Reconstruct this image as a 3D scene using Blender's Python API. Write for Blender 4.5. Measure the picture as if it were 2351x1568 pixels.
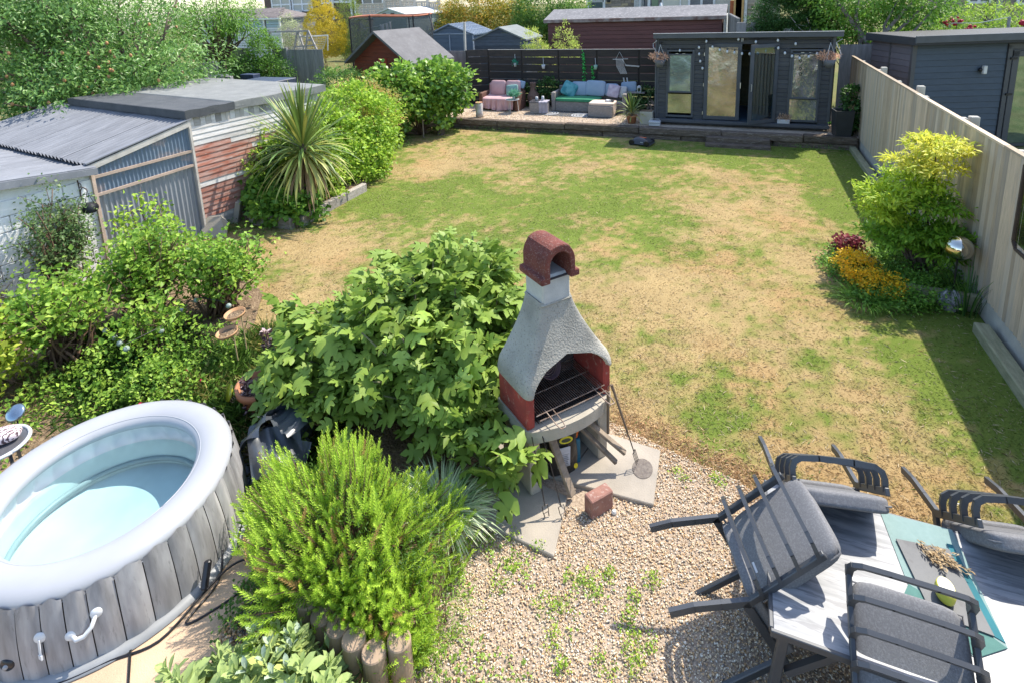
import bpy, bmesh, math, random
import numpy as np
from mathutils import Vector, Matrix, Euler
R_ = math.radians
C = bpy.context.scene.collection
for _o in list(bpy.data.objects): bpy.data.objects.remove(_o)
sc = bpy.context.scene
# ---------------------------------------------------------------- camera (surveyed from the photograph)
CF, CX, CY, PIT, ROL, YAW, CH = 1280.0, 1150.2, 272.0, .206, -.040, R_(23.4), 4.0
def _rz(v): return np.array([math.cos(YAW)*v[0]-math.sin(YAW)*v[1], math.sin(YAW)*v[0]+math.cos(YAW)*v[1], v[2]])
_F = np.array([0, math.cos(PIT), -math.sin(PIT)]); _R = np.array([1., 0, 0]); _U = np.cross(_R, _F)
_R2 = _R*math.cos(ROL)+_U*math.sin(ROL); _U2 = -_R*math.sin(ROL)+_U*math.cos(ROL)
FW, RT, UP = _rz(_F), _rz(_R2), _rz(_U2)
cam = bpy.data.objects.new('camera', bpy.data.cameras.new('camera')); C.objects.link(cam)
m = Matrix.Identity(4)
for i in range(3): m[i][0] = RT[i]; m[i][1] = UP[i]; m[i][2] = -FW[i]
m[2][3] = CH; cam.matrix_world = m
cam.data.sensor_width = 36; cam.data.lens = CF/2351*36
cam.data.shift_x = (1175.5-CX)/2351; cam.data.shift_y = (CY-784)/2351
cam.data.clip_end = 600; cam.data.clip_start = .05
sc.camera = cam
# ---------------------------------------------------------------- light
SUN = Vector((.36, .575, 1.0)).normalized()
w = bpy.data.worlds.new('World'); sc.world = w; w.use_nodes = True
nt = w.node_tree; bg = nt.nodes['Background']
sky = nt.nodes.new('ShaderNodeTexSky'); sky.sky_type = 'NISHITA'; sky.sun_disc = False
sky.sun_elevation = math.asin(SUN.z); sky.sun_rotation = math.atan2(SUN.x, SUN.y)
nt.links.new(sky.outputs[0], bg.inputs[0]); bg.inputs[1].default_value = .15
sl = bpy.data.lights.new('sun', 'SUN'); sl.energy = 3.1; sl.angle = R_(.5); sl.color = (1, .93, .81)
so = bpy.data.objects.new('sun', sl); C.objects.link(so); so.rotation_euler = SUN.to_track_quat('Z', 'Y').to_euler(); so.location = (0, 0, 20)
sc.view_settings.view_transform = 'Standard'; sc.view_settings.look = 'None'
sc.view_settings.exposure = 1.25; sc.view_settings.gamma = 1
# ---------------------------------------------------------------- survey helpers: a point seen in the photograph -> its place on a plane
def ray(u, v): return FW+(u-CX)/CF*RT-(v-CY)/CF*UP
def gp(u, v, z=0.):
    d = ray(u, v); t = (z-CH)/d[2]; return Vector((d[0]*t, d[1]*t, z))
def yp(u, v, y):
    d = ray(u, v); t = y/d[1]; return Vector((d[0]*t, y, CH+d[2]*t))
def xp(u, v, x):
    d = ray(u, v); t = x/d[0]; return Vector((x, d[1]*t, CH+d[2]*t))
def pp(u, v, P0, az):
    a = R_(az); n = (math.cos(a), -math.sin(a)); d = ray(u, v); t = (n[0]*P0[0]+n[1]*P0[1])/(n[0]*d[0]+n[1]*d[1])
    return Vector((d[0]*t, d[1]*t, CH+d[2]*t))
# ---------------------------------------------------------------- materials
MATS = {}
def mat(name, col, col2=None, rough=.65, metal=0., scale=6., detail=4., stretch=(1, 1, 1), bump=0., bscale=None, rnd=.0, attr=False,
        transl=0., spec=.5, coord='Object', contrast=1., col3=None, scale3=30., amt3=.5, thr3=.55):
    if name in MATS: return MATS[name]
    mt = bpy.data.materials.new(name); MATS[name] = mt; mt.use_nodes = True
    t = mt.node_tree; N = t.nodes; L = t.links; b = N['Principled BSDF']
    b.inputs['Roughness'].default_value = rough; b.inputs['Metallic'].default_value = metal
    b.inputs['Specular IOR Level'].default_value = spec
    if coord == 'World':
        g = N.new('ShaderNodeNewGeometry'); src = g.outputs['Position']
    else:
        tc = N.new('ShaderNodeTexCoord'); src = tc.outputs['Object']
    oi = N.new('ShaderNodeObjectInfo')
    mp = N.new('ShaderNodeMapping'); mp.inputs['Scale'].default_value = stretch
    L.new(src, mp.inputs[0])
    if coord != 'World':
        add = N.new('ShaderNodeVectorMath'); add.operation = 'ADD'
        sc_ = N.new('ShaderNodeVectorMath'); sc_.operation = 'SCALE'; sc_.inputs[3].default_value = 37.
        cx = N.new('ShaderNodeCombineXYZ'); L.new(oi.outputs['Random'], cx.inputs[0]); L.new(oi.outputs['Random'], cx.inputs[1])
        L.new(cx.outputs[0], sc_.inputs[0]); L.new(src, add.inputs[0]); L.new(sc_.outputs[0], add.inputs[1]); L.new(add.outputs[0], mp.inputs[0])
    c2 = col2 if col2 else tuple(x*.72 for x in col)
    ns = N.new('ShaderNodeTexNoise'); ns.inputs['Scale'].default_value = scale; ns.inputs['Detail'].default_value = detail
    L.new(mp.outputs[0], ns.inputs[0])
    rp = N.new('ShaderNodeMapRange'); h = .22/contrast
    rp.inputs[1].default_value = .5-h; rp.inputs[2].default_value = .5+h
    L.new(ns.outputs[0], rp.inputs[0])
    mx = N.new('ShaderNodeMix'); mx.data_type = 'RGBA'
    L.new(rp.outputs[0], mx.inputs[0]); mx.inputs[6].default_value = (*col, 1); mx.inputs[7].default_value = (*c2, 1)
    out = mx.outputs[2]
    if attr:
        at = N.new('ShaderNodeAttribute'); at.attribute_name = 'Col'
        ml = N.new('ShaderNodeMix'); ml.data_type = 'RGBA'; ml.blend_type = 'MULTIPLY'; ml.inputs[0].default_value = 1
        L.new(out, ml.inputs[6]); L.new(at.outputs[0], ml.inputs[7]); out = ml.outputs[2]
    if col3:
        n3 = N.new('ShaderNodeTexNoise'); n3.inputs['Scale'].default_value = scale3; n3.inputs['Detail'].default_value = 6; n3.inputs['Roughness'].default_value = .7
        L.new(mp.outputs[0], n3.inputs[0])
        r3 = N.new('ShaderNodeMapRange'); r3.inputs[1].default_value = thr3; r3.inputs[2].default_value = thr3+.08; r3.inputs[4].default_value = amt3
        L.new(n3.outputs[0], r3.inputs[0])
        m3 = N.new('ShaderNodeMix'); m3.data_type = 'RGBA'; L.new(r3.outputs[0], m3.inputs[0]); L.new(out, m3.inputs[6]); m3.inputs[7].default_value = (*col3, 1)
        out = m3.outputs[2]
    if rnd:
        rr = N.new('ShaderNodeMapRange'); rr.inputs[3].default_value = 1-rnd; rr.inputs[4].default_value = 1+rnd
        L.new(oi.outputs['Random'], rr.inputs[0])
        hs = N.new('ShaderNodeHueSaturation'); L.new(rr.outputs[0], hs.inputs['Value']); L.new(out, hs.inputs['Color']); out = hs.outputs[0]
    L.new(out, b.inputs['Base Color'])
    if bump:
        bn = N.new('ShaderNodeTexNoise'); bn.inputs['Scale'].default_value = bscale or scale*6; bn.inputs['Detail'].default_value = 4
        L.new(mp.outputs[0], bn.inputs[0])
        bp = N.new('ShaderNodeBump'); bp.inputs['Strength'].default_value = 1; bp.inputs['Distance'].default_value = bump
        L.new(bn.outputs[0], bp.inputs['Height']); L.new(bp.outputs[0], b.inputs['Normal'])
    if transl:
        tr = N.new('ShaderNodeBsdfTranslucent'); L.new(out, tr.inputs[0])
        ms = N.new('ShaderNodeMixShader'); ms.inputs[0].default_value = transl
        L.new(b.outputs[0], ms.inputs[1]); L.new(tr.outputs[0], ms.inputs[2]); L.new(ms.outputs[0], N['Material Output'].inputs[0])
    return mt
def glassmat(name, col=(.02, .03, .035), rough=.04):
    mt = mat(name, col, rough=rough, spec=.9); return mt
# ---------------------------------------------------------------- mesh building
class MB:
    def __init__(s): s.v = []; s.f = []; s.c = []; s.col = None; s.smooth = False
    def _add(s, vs, fs):
        n = len(s.v); s.v += [tuple(x) for x in vs]; s.f += [tuple(i+n for i in f) for f in fs]
        s.c += [s.col or (1, 1, 1)]*len(vs)
    def box(s, c, size, rot=None):
        h = [x/2 for x in size]; vs = [Vector((x*h[0], y*h[1], z*h[2])) for x in (-1, 1) for y in (-1, 1) for z in (-1, 1)]
        if rot is not None:
            M_ = rot if isinstance(rot, Matrix) else Euler(rot).to_matrix(); vs = [M_@q for q in vs]
        c = Vector(c); s._add([q+c for q in vs], [(0, 1, 3, 2), (4, 6, 7, 5), (0, 4, 5, 1), (2, 3, 7, 6), (0, 2, 6, 4), (1, 5, 7, 3)]); return s
    def bbox(s, c, size, b=.01, rot=None):
        """box with chamfered edges"""
        x, y, z = [q/2 for q in size]; b = min(b, x*.8, y*.8, z*.8); vs = []; 
        for sx in (-1, 1):
            for sy in (-1, 1):
                for sz in (-1, 1):
                    vs += [Vector((sx*x, sy*(y-b), sz*(z-b))), Vector((sx*(x-b), sy*y, sz*(z-b))), Vector((sx*(x-b), sy*(y-b), sz*z))]
        bm = bmesh.new(); bv = [bm.verts.new(q) for q in vs]; bmesh.ops.convex_hull(bm, input=bv)
        bm.verts.index_update()
        M_ = (rot if isinstance(rot, Matrix) else Euler(rot).to_matrix()) if rot is not None else Matrix.Identity(3)
        c = Vector(c); s._add([M_@q.co+c for q in bm.verts], [[q.index for q in f.verts] for f in bm.faces]); bm.free(); return s
    def bar(s, p, q, w=.04, h=None, up=(0, 0, 1), bev=0):
        p, q = Vector(p), Vector(q); h = h or w; d = (q-p); L = d.length; d.normalize(); u = Vector(up)
        if abs(d.dot(u)) > .98: u = Vector((0, 1, 0))
        x = d.cross(u).normalized(); z = x.cross(d)
        M_ = Matrix((x, d, z)).transposed()
        return s.bbox((p+q)/2, (w, L, h), bev, M_) if bev else s.box((p+q)/2, (w, L, h), M_)
    def tube(s, pts, r, n=8, cap=True):
        pts = [Vector(p) for p in pts]; rs = r if isinstance(r, (list, tuple)) else [r]*len(pts)
        vs = []; fs = []; u = None
        for i, p in enumerate(pts):
            d = (pts[min(i+1, len(pts)-1)]-pts[max(i-1, 0)]).normalized()
            if u is None: u = d.orthogonal().normalized()
            u = (u-d*u.dot(d)); u = u.normalized() if u.length > 1e-6 else d.orthogonal().normalized()
            w_ = d.cross(u)
            for k in range(n):
                a = 2*math.pi*k/n; vs.append(p+(u*math.cos(a)+w_*math.sin(a))*rs[i])
        for i in range(len(pts)-1):
            for k in range(n): a = i*n+k; b = i*n+(k+1) % n; fs.append((a, b, b+n, a+n))
        if cap: fs.append(tuple(range(n-1, -1, -1))); fs.append(tuple(range((len(pts)-1)*n, len(pts)*n)))
        s._add(vs, fs); return s
    def lathe(s, prof, c=(0, 0, 0), n=24, rot=None, cap=True, sx=1., sy=1.):
        c = Vector(c); vs = []; fs = []; M_ = Euler(rot).to_matrix() if rot is not None else None
        for r, z in prof:
            for k in range(n):
                a = 2*math.pi*k/n; q = Vector((r*math.cos(a)*sx, r*math.sin(a)*sy, z)); vs.append((M_@q if M_ else q)+c)
        for i in range(len(prof)-1):
            for k in range(n): a = i*n+k; b = i*n+(k+1) % n; fs.append((a, b, b+n, a+n))
        if cap:
            if prof[0][0] > 1e-4: fs.append(tuple(range(n-1, -1, -1)))
            if prof[-1][0] > 1e-4: fs.append(tuple(range((len(prof)-1)*n, len(prof)*n)))
        s._add(vs, fs); return s
    def poly(s, pts, z0, z1):
        n = len(pts); s._add([(x, y, z0) for x, y in pts]+[(x, y, z1) for x, y in pts],
            [tuple(range(n-1, -1, -1)), tuple(range(n, 2*n))]+[(i, (i+1) % n, (i+1) % n+n, i+n) for i in range(n)]); return s
    def prism(s, pts, thick):
        """closed 3D planar outline extruded by vector thick"""
        n = len(pts); t = Vector(thick); pts = [Vector(p) for p in pts]
        s._add(pts+[p+t for p in pts], [tuple(range(n-1, -1, -1)), tuple(range(n, 2*n))]+[(i, (i+1) % n, (i+1) % n+n, i+n) for i in range(n)]); return s
    def grid(s, fn, nu, nv):
        vs = [fn(i/nu, j/nv) for j in range(nv+1) for i in range(nu+1)]
        s._add(vs, [(j*(nu+1)+i, j*(nu+1)+i+1, (j+1)*(nu+1)+i+1, (j+1)*(nu+1)+i) for j in range(nv) for i in range(nu)]); return s
    def ball(s, c, r, n=12, sq=1., sz=1., noise=0, seed=0, rot=None):
        rg = random.Random(seed); c = Vector(c); vs = []; fs = []; m_ = n//2; r3 = r if isinstance(r, (tuple, list)) else (r, r, r)
        M_ = Euler(rot).to_matrix() if rot is not None else None
        for j in range(1, m_):
            ph = math.pi*j/m_
            for k in range(n):
                a = 2*math.pi*k/n; e = 1+noise*rg.uniform(-1, 1)
                q = Vector((r3[0]*math.sin(ph)*math.cos(a)*e, r3[1]*math.sin(ph)*math.sin(a)*e, r3[2]*math.cos(ph)*e)); vs.append((M_@q if M_ else q)+c)
        t_ = Vector((0, 0, r3[2])); t_ = M_@t_ if M_ else t_
        vs += [c+t_, c-t_]; T = len(vs)-2; B = T+1
        for j in range(m_-2):
            for k in range(n): a = j*n+k; b = j*n+(k+1) % n; fs.append((a, a+n, b+n, b))
        for k in range(n): fs.append((T, k, (k+1) % n)); q = (m_-2)*n; fs.append((B, q+(k+1) % n, q+k))
        s._add(vs, fs); return s
    def mesh(s, name, mt, off=(0, 0, 0), smooth=None):
        me = bpy.data.meshes.new(name); o = Vector(off)
        me.from_pydata([(a-o[0], b-o[1], c-o[2]) for a, b, c in s.v], [], s.f)
        if s.col is not None:
            at = me.color_attributes.new('Col', 'FLOAT_COLOR', 'POINT'); at.data.foreach_set('color', np.c_[np.array(s.c), np.ones(len(s.c))].astype(np.float32).ravel())
        me.materials.append(mt)
        if smooth or s.smooth: me.polygons.foreach_set('use_smooth', [True]*len(me.polygons))
        me.validate(); me.update(); return me
    def build(s, name, mt, parent=None, world=False, smooth=None, center=False, label=None):
        """world=True: vertices are world coordinates; center=True: origin to the middle of the piece"""
        base = Vector((0, 0, 0))
        off = pbase(parent) if world and parent else Vector((0, 0, 0))
        if center and s.v:
            a = np.array(s.v); q = Vector(((a.min(0)+a.max(0))/2).tolist()); base = q
            o = bpy.data.objects.new(name, s.mesh(name, mt, base, smooth)); o.location = q-off
        else:
            if parent is None and s.v:
                a = np.array(s.v); base = Vector((float((a[:, 0].min()+a[:, 0].max())/2), float((a[:, 1].min()+a[:, 1].max())/2), float(a[:, 2].min())))
                o = bpy.data.objects.new(name, s.mesh(name, mt, base, smooth)); o.location = base
            else: o = bpy.data.objects.new(name, s.mesh(name, mt, off, smooth))
        C.objects.link(o)
        if parent: o.parent = parent
        if label: o['label'] = label
        return o
def pbase(p):
    q = Vector((0, 0, 0))
    while p: q = q+p.location; p = p.parent
    return q
def tag(o, label=None, cat=None, group=None, kind=None):
    if label: o['label'] = label
    if cat: o['category'] = cat
    if group: o['group'] = group
    if kind: o['kind'] = kind
    return o
def thing(name, label, cat, loc=(0, 0, 0), rz=0., group=None):
    o = bpy.data.objects.new(name, None); C.objects.link(o); o.location = loc; o.rotation_euler = (0, 0, rz); o.empty_display_size = .1
    return tag(o, label, cat, group)
def struct(name, mb, mt, smooth=None): return tag(mb.build(name, mt, smooth=smooth), kind='structure')
def dup(root, loc=None, rz=None, label=None, scale=None):
    def cp(o, par):
        c = o.copy(); C.objects.link(c); c.parent = par
        for ch in [x for x in KIDS.get(o.name, [])] : cp(ch, c)
        return c
    if root.name not in KIDS or True:
        for o in list(C.objects):
            pass
    idx = {}
    for o in C.objects:
        if o.parent: idx.setdefault(o.parent.name, []).append(o)
    def cp2(o, par):
        c = o.copy(); C.objects.link(c); c.parent = par
        for ch in idx.get(o.name, []): cp2(ch, c)
        return c
    r = cp2(root, None)
    if loc is not None: r.location = loc
    if rz is not None: r.rotation_euler = (0, 0, rz)
    if scale is not None: r.scale = (scale,)*3
    if label: r['label'] = label
    return r
KIDS = {}
def piece(name, me, parent, loc, rot=(0, 0, 0), scale=(1, 1, 1)):
    o = bpy.data.objects.new(name, me); C.objects.link(o); o.parent = parent; o.location = loc; o.rotation_euler = rot; o.scale = scale; return o
# ---------------------------------------------------------------- foliage
def norm(a): return a/np.maximum(np.linalg.norm(a, axis=1), 1e-6)[:, None]
def leafmesh(name, P, D, Nn, Ls, Ws, col, mt, fold=.25, curl=0.):
    """one mesh of folded diamond leaves"""
    n = len(P); D = norm(D); S = norm(np.cross(D, Nn)); Nn = np.cross(S, D); Ls = np.broadcast_to(Ls, (n,))[:, None]; Ws = np.broadcast_to(Ws, (n,))[:, None]
    mid = P+D*Ls*.45+Nn*curl*Ls
    V = np.stack([P, mid+S*Ws/2+Nn*Ws*fold, P+D*Ls-Nn*curl*Ls, mid-S*Ws/2+Nn*Ws*fold], 1).reshape(-1, 3)
    i = np.arange(n)*4; F = np.stack([i, i+1, i+2, i, i+2, i+3], 1).reshape(-1)
    me = bpy.data.meshes.new(name); me.vertices.add(4*n); me.vertices.foreach_set('co', V.astype(np.float32).ravel())
    me.loops.add(6*n); me.loops.foreach_set('vertex_index', F.astype(np.int32)); me.polygons.add(2*n)
    me.polygons.foreach_set('loop_start', (np.arange(2*n)*3).astype(np.int32))
    at = me.color_attributes.new('Col', 'FLOAT_COLOR', 'POINT')
    c4 = np.c_[np.repeat(col, 4, 0), np.ones(4*n)]; at.data.foreach_set('color', c4.astype(np.float32).ravel())
    me.materials.append(mt); me.update(calc_edges=True); return me
def leafobj(name, args, mt, parent, fold=.25, curl=0., kind=None):
    P, D, Nn, Ls, Ws, col = args
    if parent is not None: P = P-np.array(pbase(parent))
    o = bpy.data.objects.new(name, leafmesh(name, P, D, Nn, Ls, Ws, col, mt, fold, curl)); C.objects.link(o)
    if parent is not None: o.parent = parent
    if kind: o['kind'] = kind
    return o
def crown_pts(ells, ncl, npl, cr, L, W, cols, seed=0, droop=0., inner=.2, up=.7, jit=.35, zmin=None, lower=-1., lob=1.):
    rg = np.random.default_rng(seed); E = [(np.array(c), np.array(r)) for c, r in ells]
    wt = np.array([(r[0]*r[1]+r[1]*r[2]+r[0]*r[2]) for c, r in E]); wt /= wt.sum()
    k = rg.choice(len(E), ncl, p=wt); d = norm(rg.normal(size=(ncl, 3)))
    d[:, 2] = np.where(d[:, 2] < lower, -d[:, 2]*.5, d[:, 2]); d = norm(d)
    rf = 1-np.abs(rg.normal(0, inner, ncl)); rf *= 1+lob*(.11*np.sin(d[:, 0]*7+k+d[:, 1]*4)+.09*np.sin(d[:, 2]*9+d[:, 1]*6+k*2)+.05*np.sin(d[:, 0]*17+d[:, 2]*13))
    c = np.array([E[i][0] for i in k])+d*np.array([E[i][1] for i in k])*rf[:, None]
    nm = np.repeat(norm(d), npl, 0); n = ncl*npl
    P = np.repeat(c, npl, 0)+rg.normal(0, cr, (n, 3))*np.array([1, 1, .7])
    D = nm*.7+rg.normal(0, .6, (n, 3)); D[:, 2] -= droop
    Nn = nm*.5+rg.normal(0, jit, (n, 3)); Nn[:, 2] += up
    cols = np.array(cols); cc = np.repeat(rg.random(ncl), npl); cc = np.clip(cc*.65+rg.random(n)*.35, 0, .999)*(len(cols)-1)
    i = cc.astype(int); f = (cc-i)[:, None]; col = cols[i]*(1-f)+cols[i+1]*f; col = col*rg.uniform(.8, 1.2, (n, 1))
    Ls = L*rg.uniform(.65, 1.2, n); Ws = W*Ls/L*rg.uniform(.8, 1.15, n)
    if zmin is not None:
        q = P[:, 2] > zmin; P, D, Nn, Ls, Ws, col = P[q], D[q], Nn[q], Ls[q], Ws[q], col[q]
    return P, D, Nn, Ls, Ws, col
LEAF = mat('leaf', (1.75, 1.68, 1.5), (1.4, 1.36, 1.2), rough=.5, scale=3, attr=True, transl=.42, spec=.35, coord='World')
LEAFG = mat('glossy_leaf', (1.75, 1.68, 1.5), (1.4, 1.36, 1.2), rough=.38, scale=3, attr=True, transl=.38, spec=.5, coord='World')
BARK = mat('bark', (.16, .12, .085), (.07, .05, .035), rough=.9, scale=14, bump=.01)
TWIG = mat('twig', (.20, .12, .07), (.10, .06, .04), rough=.85, scale=20)
GREENS = [(.045, .10, .018), (.09, .19, .03), (.15, .28, .045), (.23, .36, .06)]
def branch_set(mb, base, tips, r0, rg, n=4, wob=.08):
    base = Vector(base)
    for t in tips:
        t = Vector(t); pts = [base.lerp(t, i/n)+(Vector((rg.uniform(-wob, wob), rg.uniform(-wob, wob), rg.uniform(-wob, wob)*.5)) if 0 < i < n else Vector()) for i in range(n+1)]
        mb.tube(pts, [r0*(1-.8*i/n) for i in range(n+1)], 5)
def bush(name, label, cat, base, ells, ncl, npl, cr, L, W, cols, seed=0, droop=0., inner=.2, up=.7, jit=.35, stems=8, r0=.02, mt=None, zmin=None, group=None, lower=-1., lob=1., stemname='stem', leafname='foliage', trunk=False):
    t = thing(name, label, cat, base, group=group); rg = random.Random(seed)
    pts = crown_pts(ells, ncl, npl, cr, L, W, cols, seed, droop, inner, up, jit, zmin, lower, lob)
    leafobj(leafname, pts, mt or LEAF, t)
    mb = MB(); P = pts[0]; tips = [P[rg.randrange(len(P))] for _ in range(stems)]
    if trunk:
        c = Vector(ells[0][0]); top = Vector(base).lerp(c, .55); mb.tube([base, Vector(base).lerp(top, .5)+Vector((.03, .02, 0)), top], [r0*2.2, r0*1.8, r0*1.5], 8)
        branch_set(mb, top, tips, r0*1.2, rg, wob=.15)
    else: branch_set(mb, base, tips, r0, rg)
    mb.build('trunk' if trunk else stemname, BARK if trunk else TWIG, t, world=True, smooth=True); return t
# ================================================================ SETTING
RG = np.random.default_rng(11)
def vnoise(x, y, s, seed):
    g = np.random.default_rng(seed).random((64, 64)); u = x*s; v = y*s; i = np.floor(u).astype(int); j = np.floor(v).astype(int); a = u-i; b = v-j
    a = a*a*(3-2*a); b = b*b*(3-2*b); G_ = lambda p, q: g[p % 64, q % 64]
    return (G_(i, j)*(1-a)+G_(i+1, j)*a)*(1-b)+(G_(i, j+1)*(1-a)+G_(i+1, j+1)*a)*b
def fbm(x, y, s, seed): return (vnoise(x, y, s, seed)*.5+vnoise(x, y, s*2.1, seed+1)*.27+vnoise(x, y, s*4.3, seed+2)*.15+vnoise(x, y, s*9, seed+3)*.08)
GREENSPOT = [(1230, 385, .8, .8, .6), (900, 455, 1.1, 1.0, .9), (1100, 470, 1.3, .8, .9), (1400, 500, .9, .8, .7), (1430, 420, .7, .6, .8), (1050, 425, .8, .6, .7),
             (1880, 390, .5, 1.6, 1.), (1900, 470, .4, 1.2, .9), (1700, 380, 1., .7, .5), (2250, 980, .3, .7, .9), (2150, 880, .35, .9, .8), (2060, 800, .3, .6, .5), (1700, 900, .6, .6, .25),
             (1500, 345, 2., .5, .8), (1750, 350, 1.6, .4, .9), (1250, 325, 1.5, .4, .5), (1620, 990, .25, .2, 1.), (1530, 1010, .15, .2, 1.), (1690, 1050, .3, .12, 1.), (1000, 700, .8, .6, .4), (700, 620, .7, .5, .4), (1850, 950, .4, .5, .5)]
TANSPOT = [(1700, 480, 1., .8, .7), (1500, 640, .7, .7, .7), (1480, 700, .7, .7, .6), (1640, 830, .6, .6, .5), (1830, 600, .5, .9, .9), (720, 580, .8, .5, .8), (650, 690, .5, .4, .6), (1900, 770, .3, .5, .9),
           (1120, 350, 1., .4, .7), (1000, 385, .6, .4, .7), (1600, 1030, .9, .3, .5), (1900, 1090, .8, .35, 1.), (1450, 950, .4, .3, .7), (1820, 430, .5, .9, .7), (950, 330, .5, .3, .6), (1340, 380, .5, .5, .5)]
SG = [(gp(u, v), a, b, c) for u, v, a, b, c in GREENSPOT]; ST = [(gp(u, v), a, b, c) for u, v, a, b, c in TANSPOT]
def lawncol(x, y):
    n = fbm(x, y, .55, 3); m2 = fbm(x+9, y, 1.7, 8); hf = fbm(x+3, y+5, 7., 61); g = (n-.5)*2.0+(m2-.5)*1.5+(hf-.5)*2.1+(fbm(x, y+20, 16., 71)-.5)*1.2+.54
    for p, a, b, c in SG: g = g+c*.70*np.exp(-((x-p.x)/a)**2-((y-p.y)/b)**2)
    for p, a, b, c in ST: g = g-c*.85*np.exp(-((x-p.x)/a)**2-((y-p.y)/b)**2)
    g = g+.7*np.clip((x-2.05)/.4, 0, 1)                         # damp strip kept green by the fence
    g = .04+.93*np.clip(g, 0, 1)[..., None]; e = fbm(x, y, 3.2, 21)[..., None]
    tan = np.array([.405, .295, .145])*(1+.35*(e-.5)); grn = np.array([.180, .215, .045])*(1+.4*(e-.5)); lush = np.array([.095, .180, .022])
    org = np.array([.42, .265, .125]); o = np.clip((fbm(x+30, y+7, 1.1, 40)-.52)*6, 0, 1)[..., None]
    t = tan*(1-o*.6)+org*o*.6
    c = t*(1-g)+grn*g; k = np.clip((g-.8)*4, 0, 1)*.6; return c*(1-k)+lush*k
def colgrid(name, x0, x1, y0, y1, st, zf, cf, mt):
    nx, ny = int((x1-x0)/st)+1, int((y1-y0)/st)+1; X, Y = np.meshgrid(np.linspace(x0, x1, nx), np.linspace(y0, y1, ny))
    Z = zf(X, Y); V = np.stack([X, Y, Z], -1).reshape(-1, 3); i = (np.arange(ny-1)[:, None]*nx+np.arange(nx-1)[None]).ravel()
    F = np.stack([i, i+1, i+nx+1, i+nx], 1).ravel(); me = bpy.data.meshes.new(name); me.vertices.add(len(V)); me.vertices.foreach_set('co', V.astype(np.float32).ravel())
    me.loops.add(len(F)); me.loops.foreach_set('vertex_index', F.astype(np.int32)); me.polygons.add(len(i)); me.polygons.foreach_set('loop_start', (np.arange(len(i))*4).astype(np.int32))
    me.polygons.foreach_set('use_smooth', [True]*len(i))
    if cf is not None:
        c = cf(X, Y).reshape(-1, 3); at = me.color_attributes.new('Col', 'FLOAT_COLOR', 'POINT'); at.data.foreach_set('color', np.c_[c, np.ones(len(c))].astype(np.float32).ravel())
    me.materials.append(mt); me.update(calc_edges=True); o = bpy.data.objects.new(name, me); C.objects.link(o); o['kind'] = 'structure'; return o
def terr(X, Y):
    z = np.where(Y > 19.2, .30+np.clip(Y-19.2, 0, 60)*.045, -.02); k = np.clip((Y-17)/2.5, 0, 1)
    z = np.where((Y <= 19.2), -.02+.0*X, z); z = np.where((X < -9.6) & (Y > 9), np.clip((Y-9)*.03, 0, .3)+np.clip(Y-19.2, 0, 60)*.045, z); return z
GRASSM = mat('lawn_turf', (1, 1, 1), (.86, .85, .82), rough=.95, scale=45, detail=6, attr=True, bump=.012, bscale=140, coord='World', spec=.1, contrast=1.3)
GROUNDM = mat('rough_ground', (.20, .17, .08), (.10, .13, .04), rough=1, scale=.8, bump=.03, bscale=20, coord='World', spec=.1)
colgrid('ground', -75, 60, -6, 130, 1.5, terr, None, GROUNDM)
def lz(X, Y): return .004+.014*fbm(X, Y, 1.3, 5)+.006*fbm(X, Y, 9, 6)
colgrid('lawn', -10.2, 2.84, 3.2, 15.75, .06, lz, lawncol, GRASSM)
# grass blades of the lawn
BLADE = mat('grass_blade', (1, 1, 1), (.8, .8, .8), rough=.6, scale=5, attr=True, transl=.3, coord='World', spec=.25)
def blades(name, X, Y, Z, L, W, col, lean=1., up=.6, seed=0, label=None, cat=None):
    rg = np.random.default_rng(seed); n = len(X); a = rg.uniform(0, 6.283, n); D = np.stack([np.cos(a)*lean, np.sin(a)*lean, rg.uniform(.2, 1, n)*up], 1)
    P = np.stack([X, Y, Z], 1); N_ = rg.normal(size=(n, 3)); N_[:, 2] += 1
    o = leafobj(name, (P, D, N_, L, W, col), BLADE, None, fold=0, curl=.06, kind='stuff')
    if label: tag(o, label, cat)
    return o
n = 260000; dd = RG.random(n)**1.9; Y = 3.9+dd*11.7; X = -9.3+RG.random(n)*12.1
keep = ~((Y < 4.75) & (X < 1.4) & (X > -2.5) & (Y < 4.75-.25*np.abs(X+.2))); X, Y = X[keep], Y[keep]
col = lawncol(X, Y)*RG.uniform(.95, 1.3, (len(X), 1)); dry = RG.random(len(X)) < .16; col[dry] = np.array([.52, .43, .27])*RG.uniform(.8, 1.2, (dry.sum(), 1))
blades('lawn_grass', X, Y, .012+0*X, RG.uniform(.012, .045, len(X)), RG.uniform(.003, .007, len(X)), col, up=.55, label='short mown grass, parched to straw in large patches', cat='grass')
n = 9000; dd = RG.random(n)**1.6; Y = 4.3+dd*11; X = -9+RG.random(n)*11.7; u_ = RG.random(n)[:, None]; col = np.where(u_ < .55, np.array([[.60, .50, .33]]), np.where(u_ < .8, np.array([[.30, .20, .11]]), np.array([[.12, .24, .04]])))*RG.uniform(.8, 1.2, (n, 1))
blades('lawn_clippings', X, Y, .022+0*X, RG.uniform(.03, .085, n), RG.uniform(.004, .009, n), col, up=.12, seed=9, label='loose dry clippings, straws and clover scattered over the lawn', cat='clippings')
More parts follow.
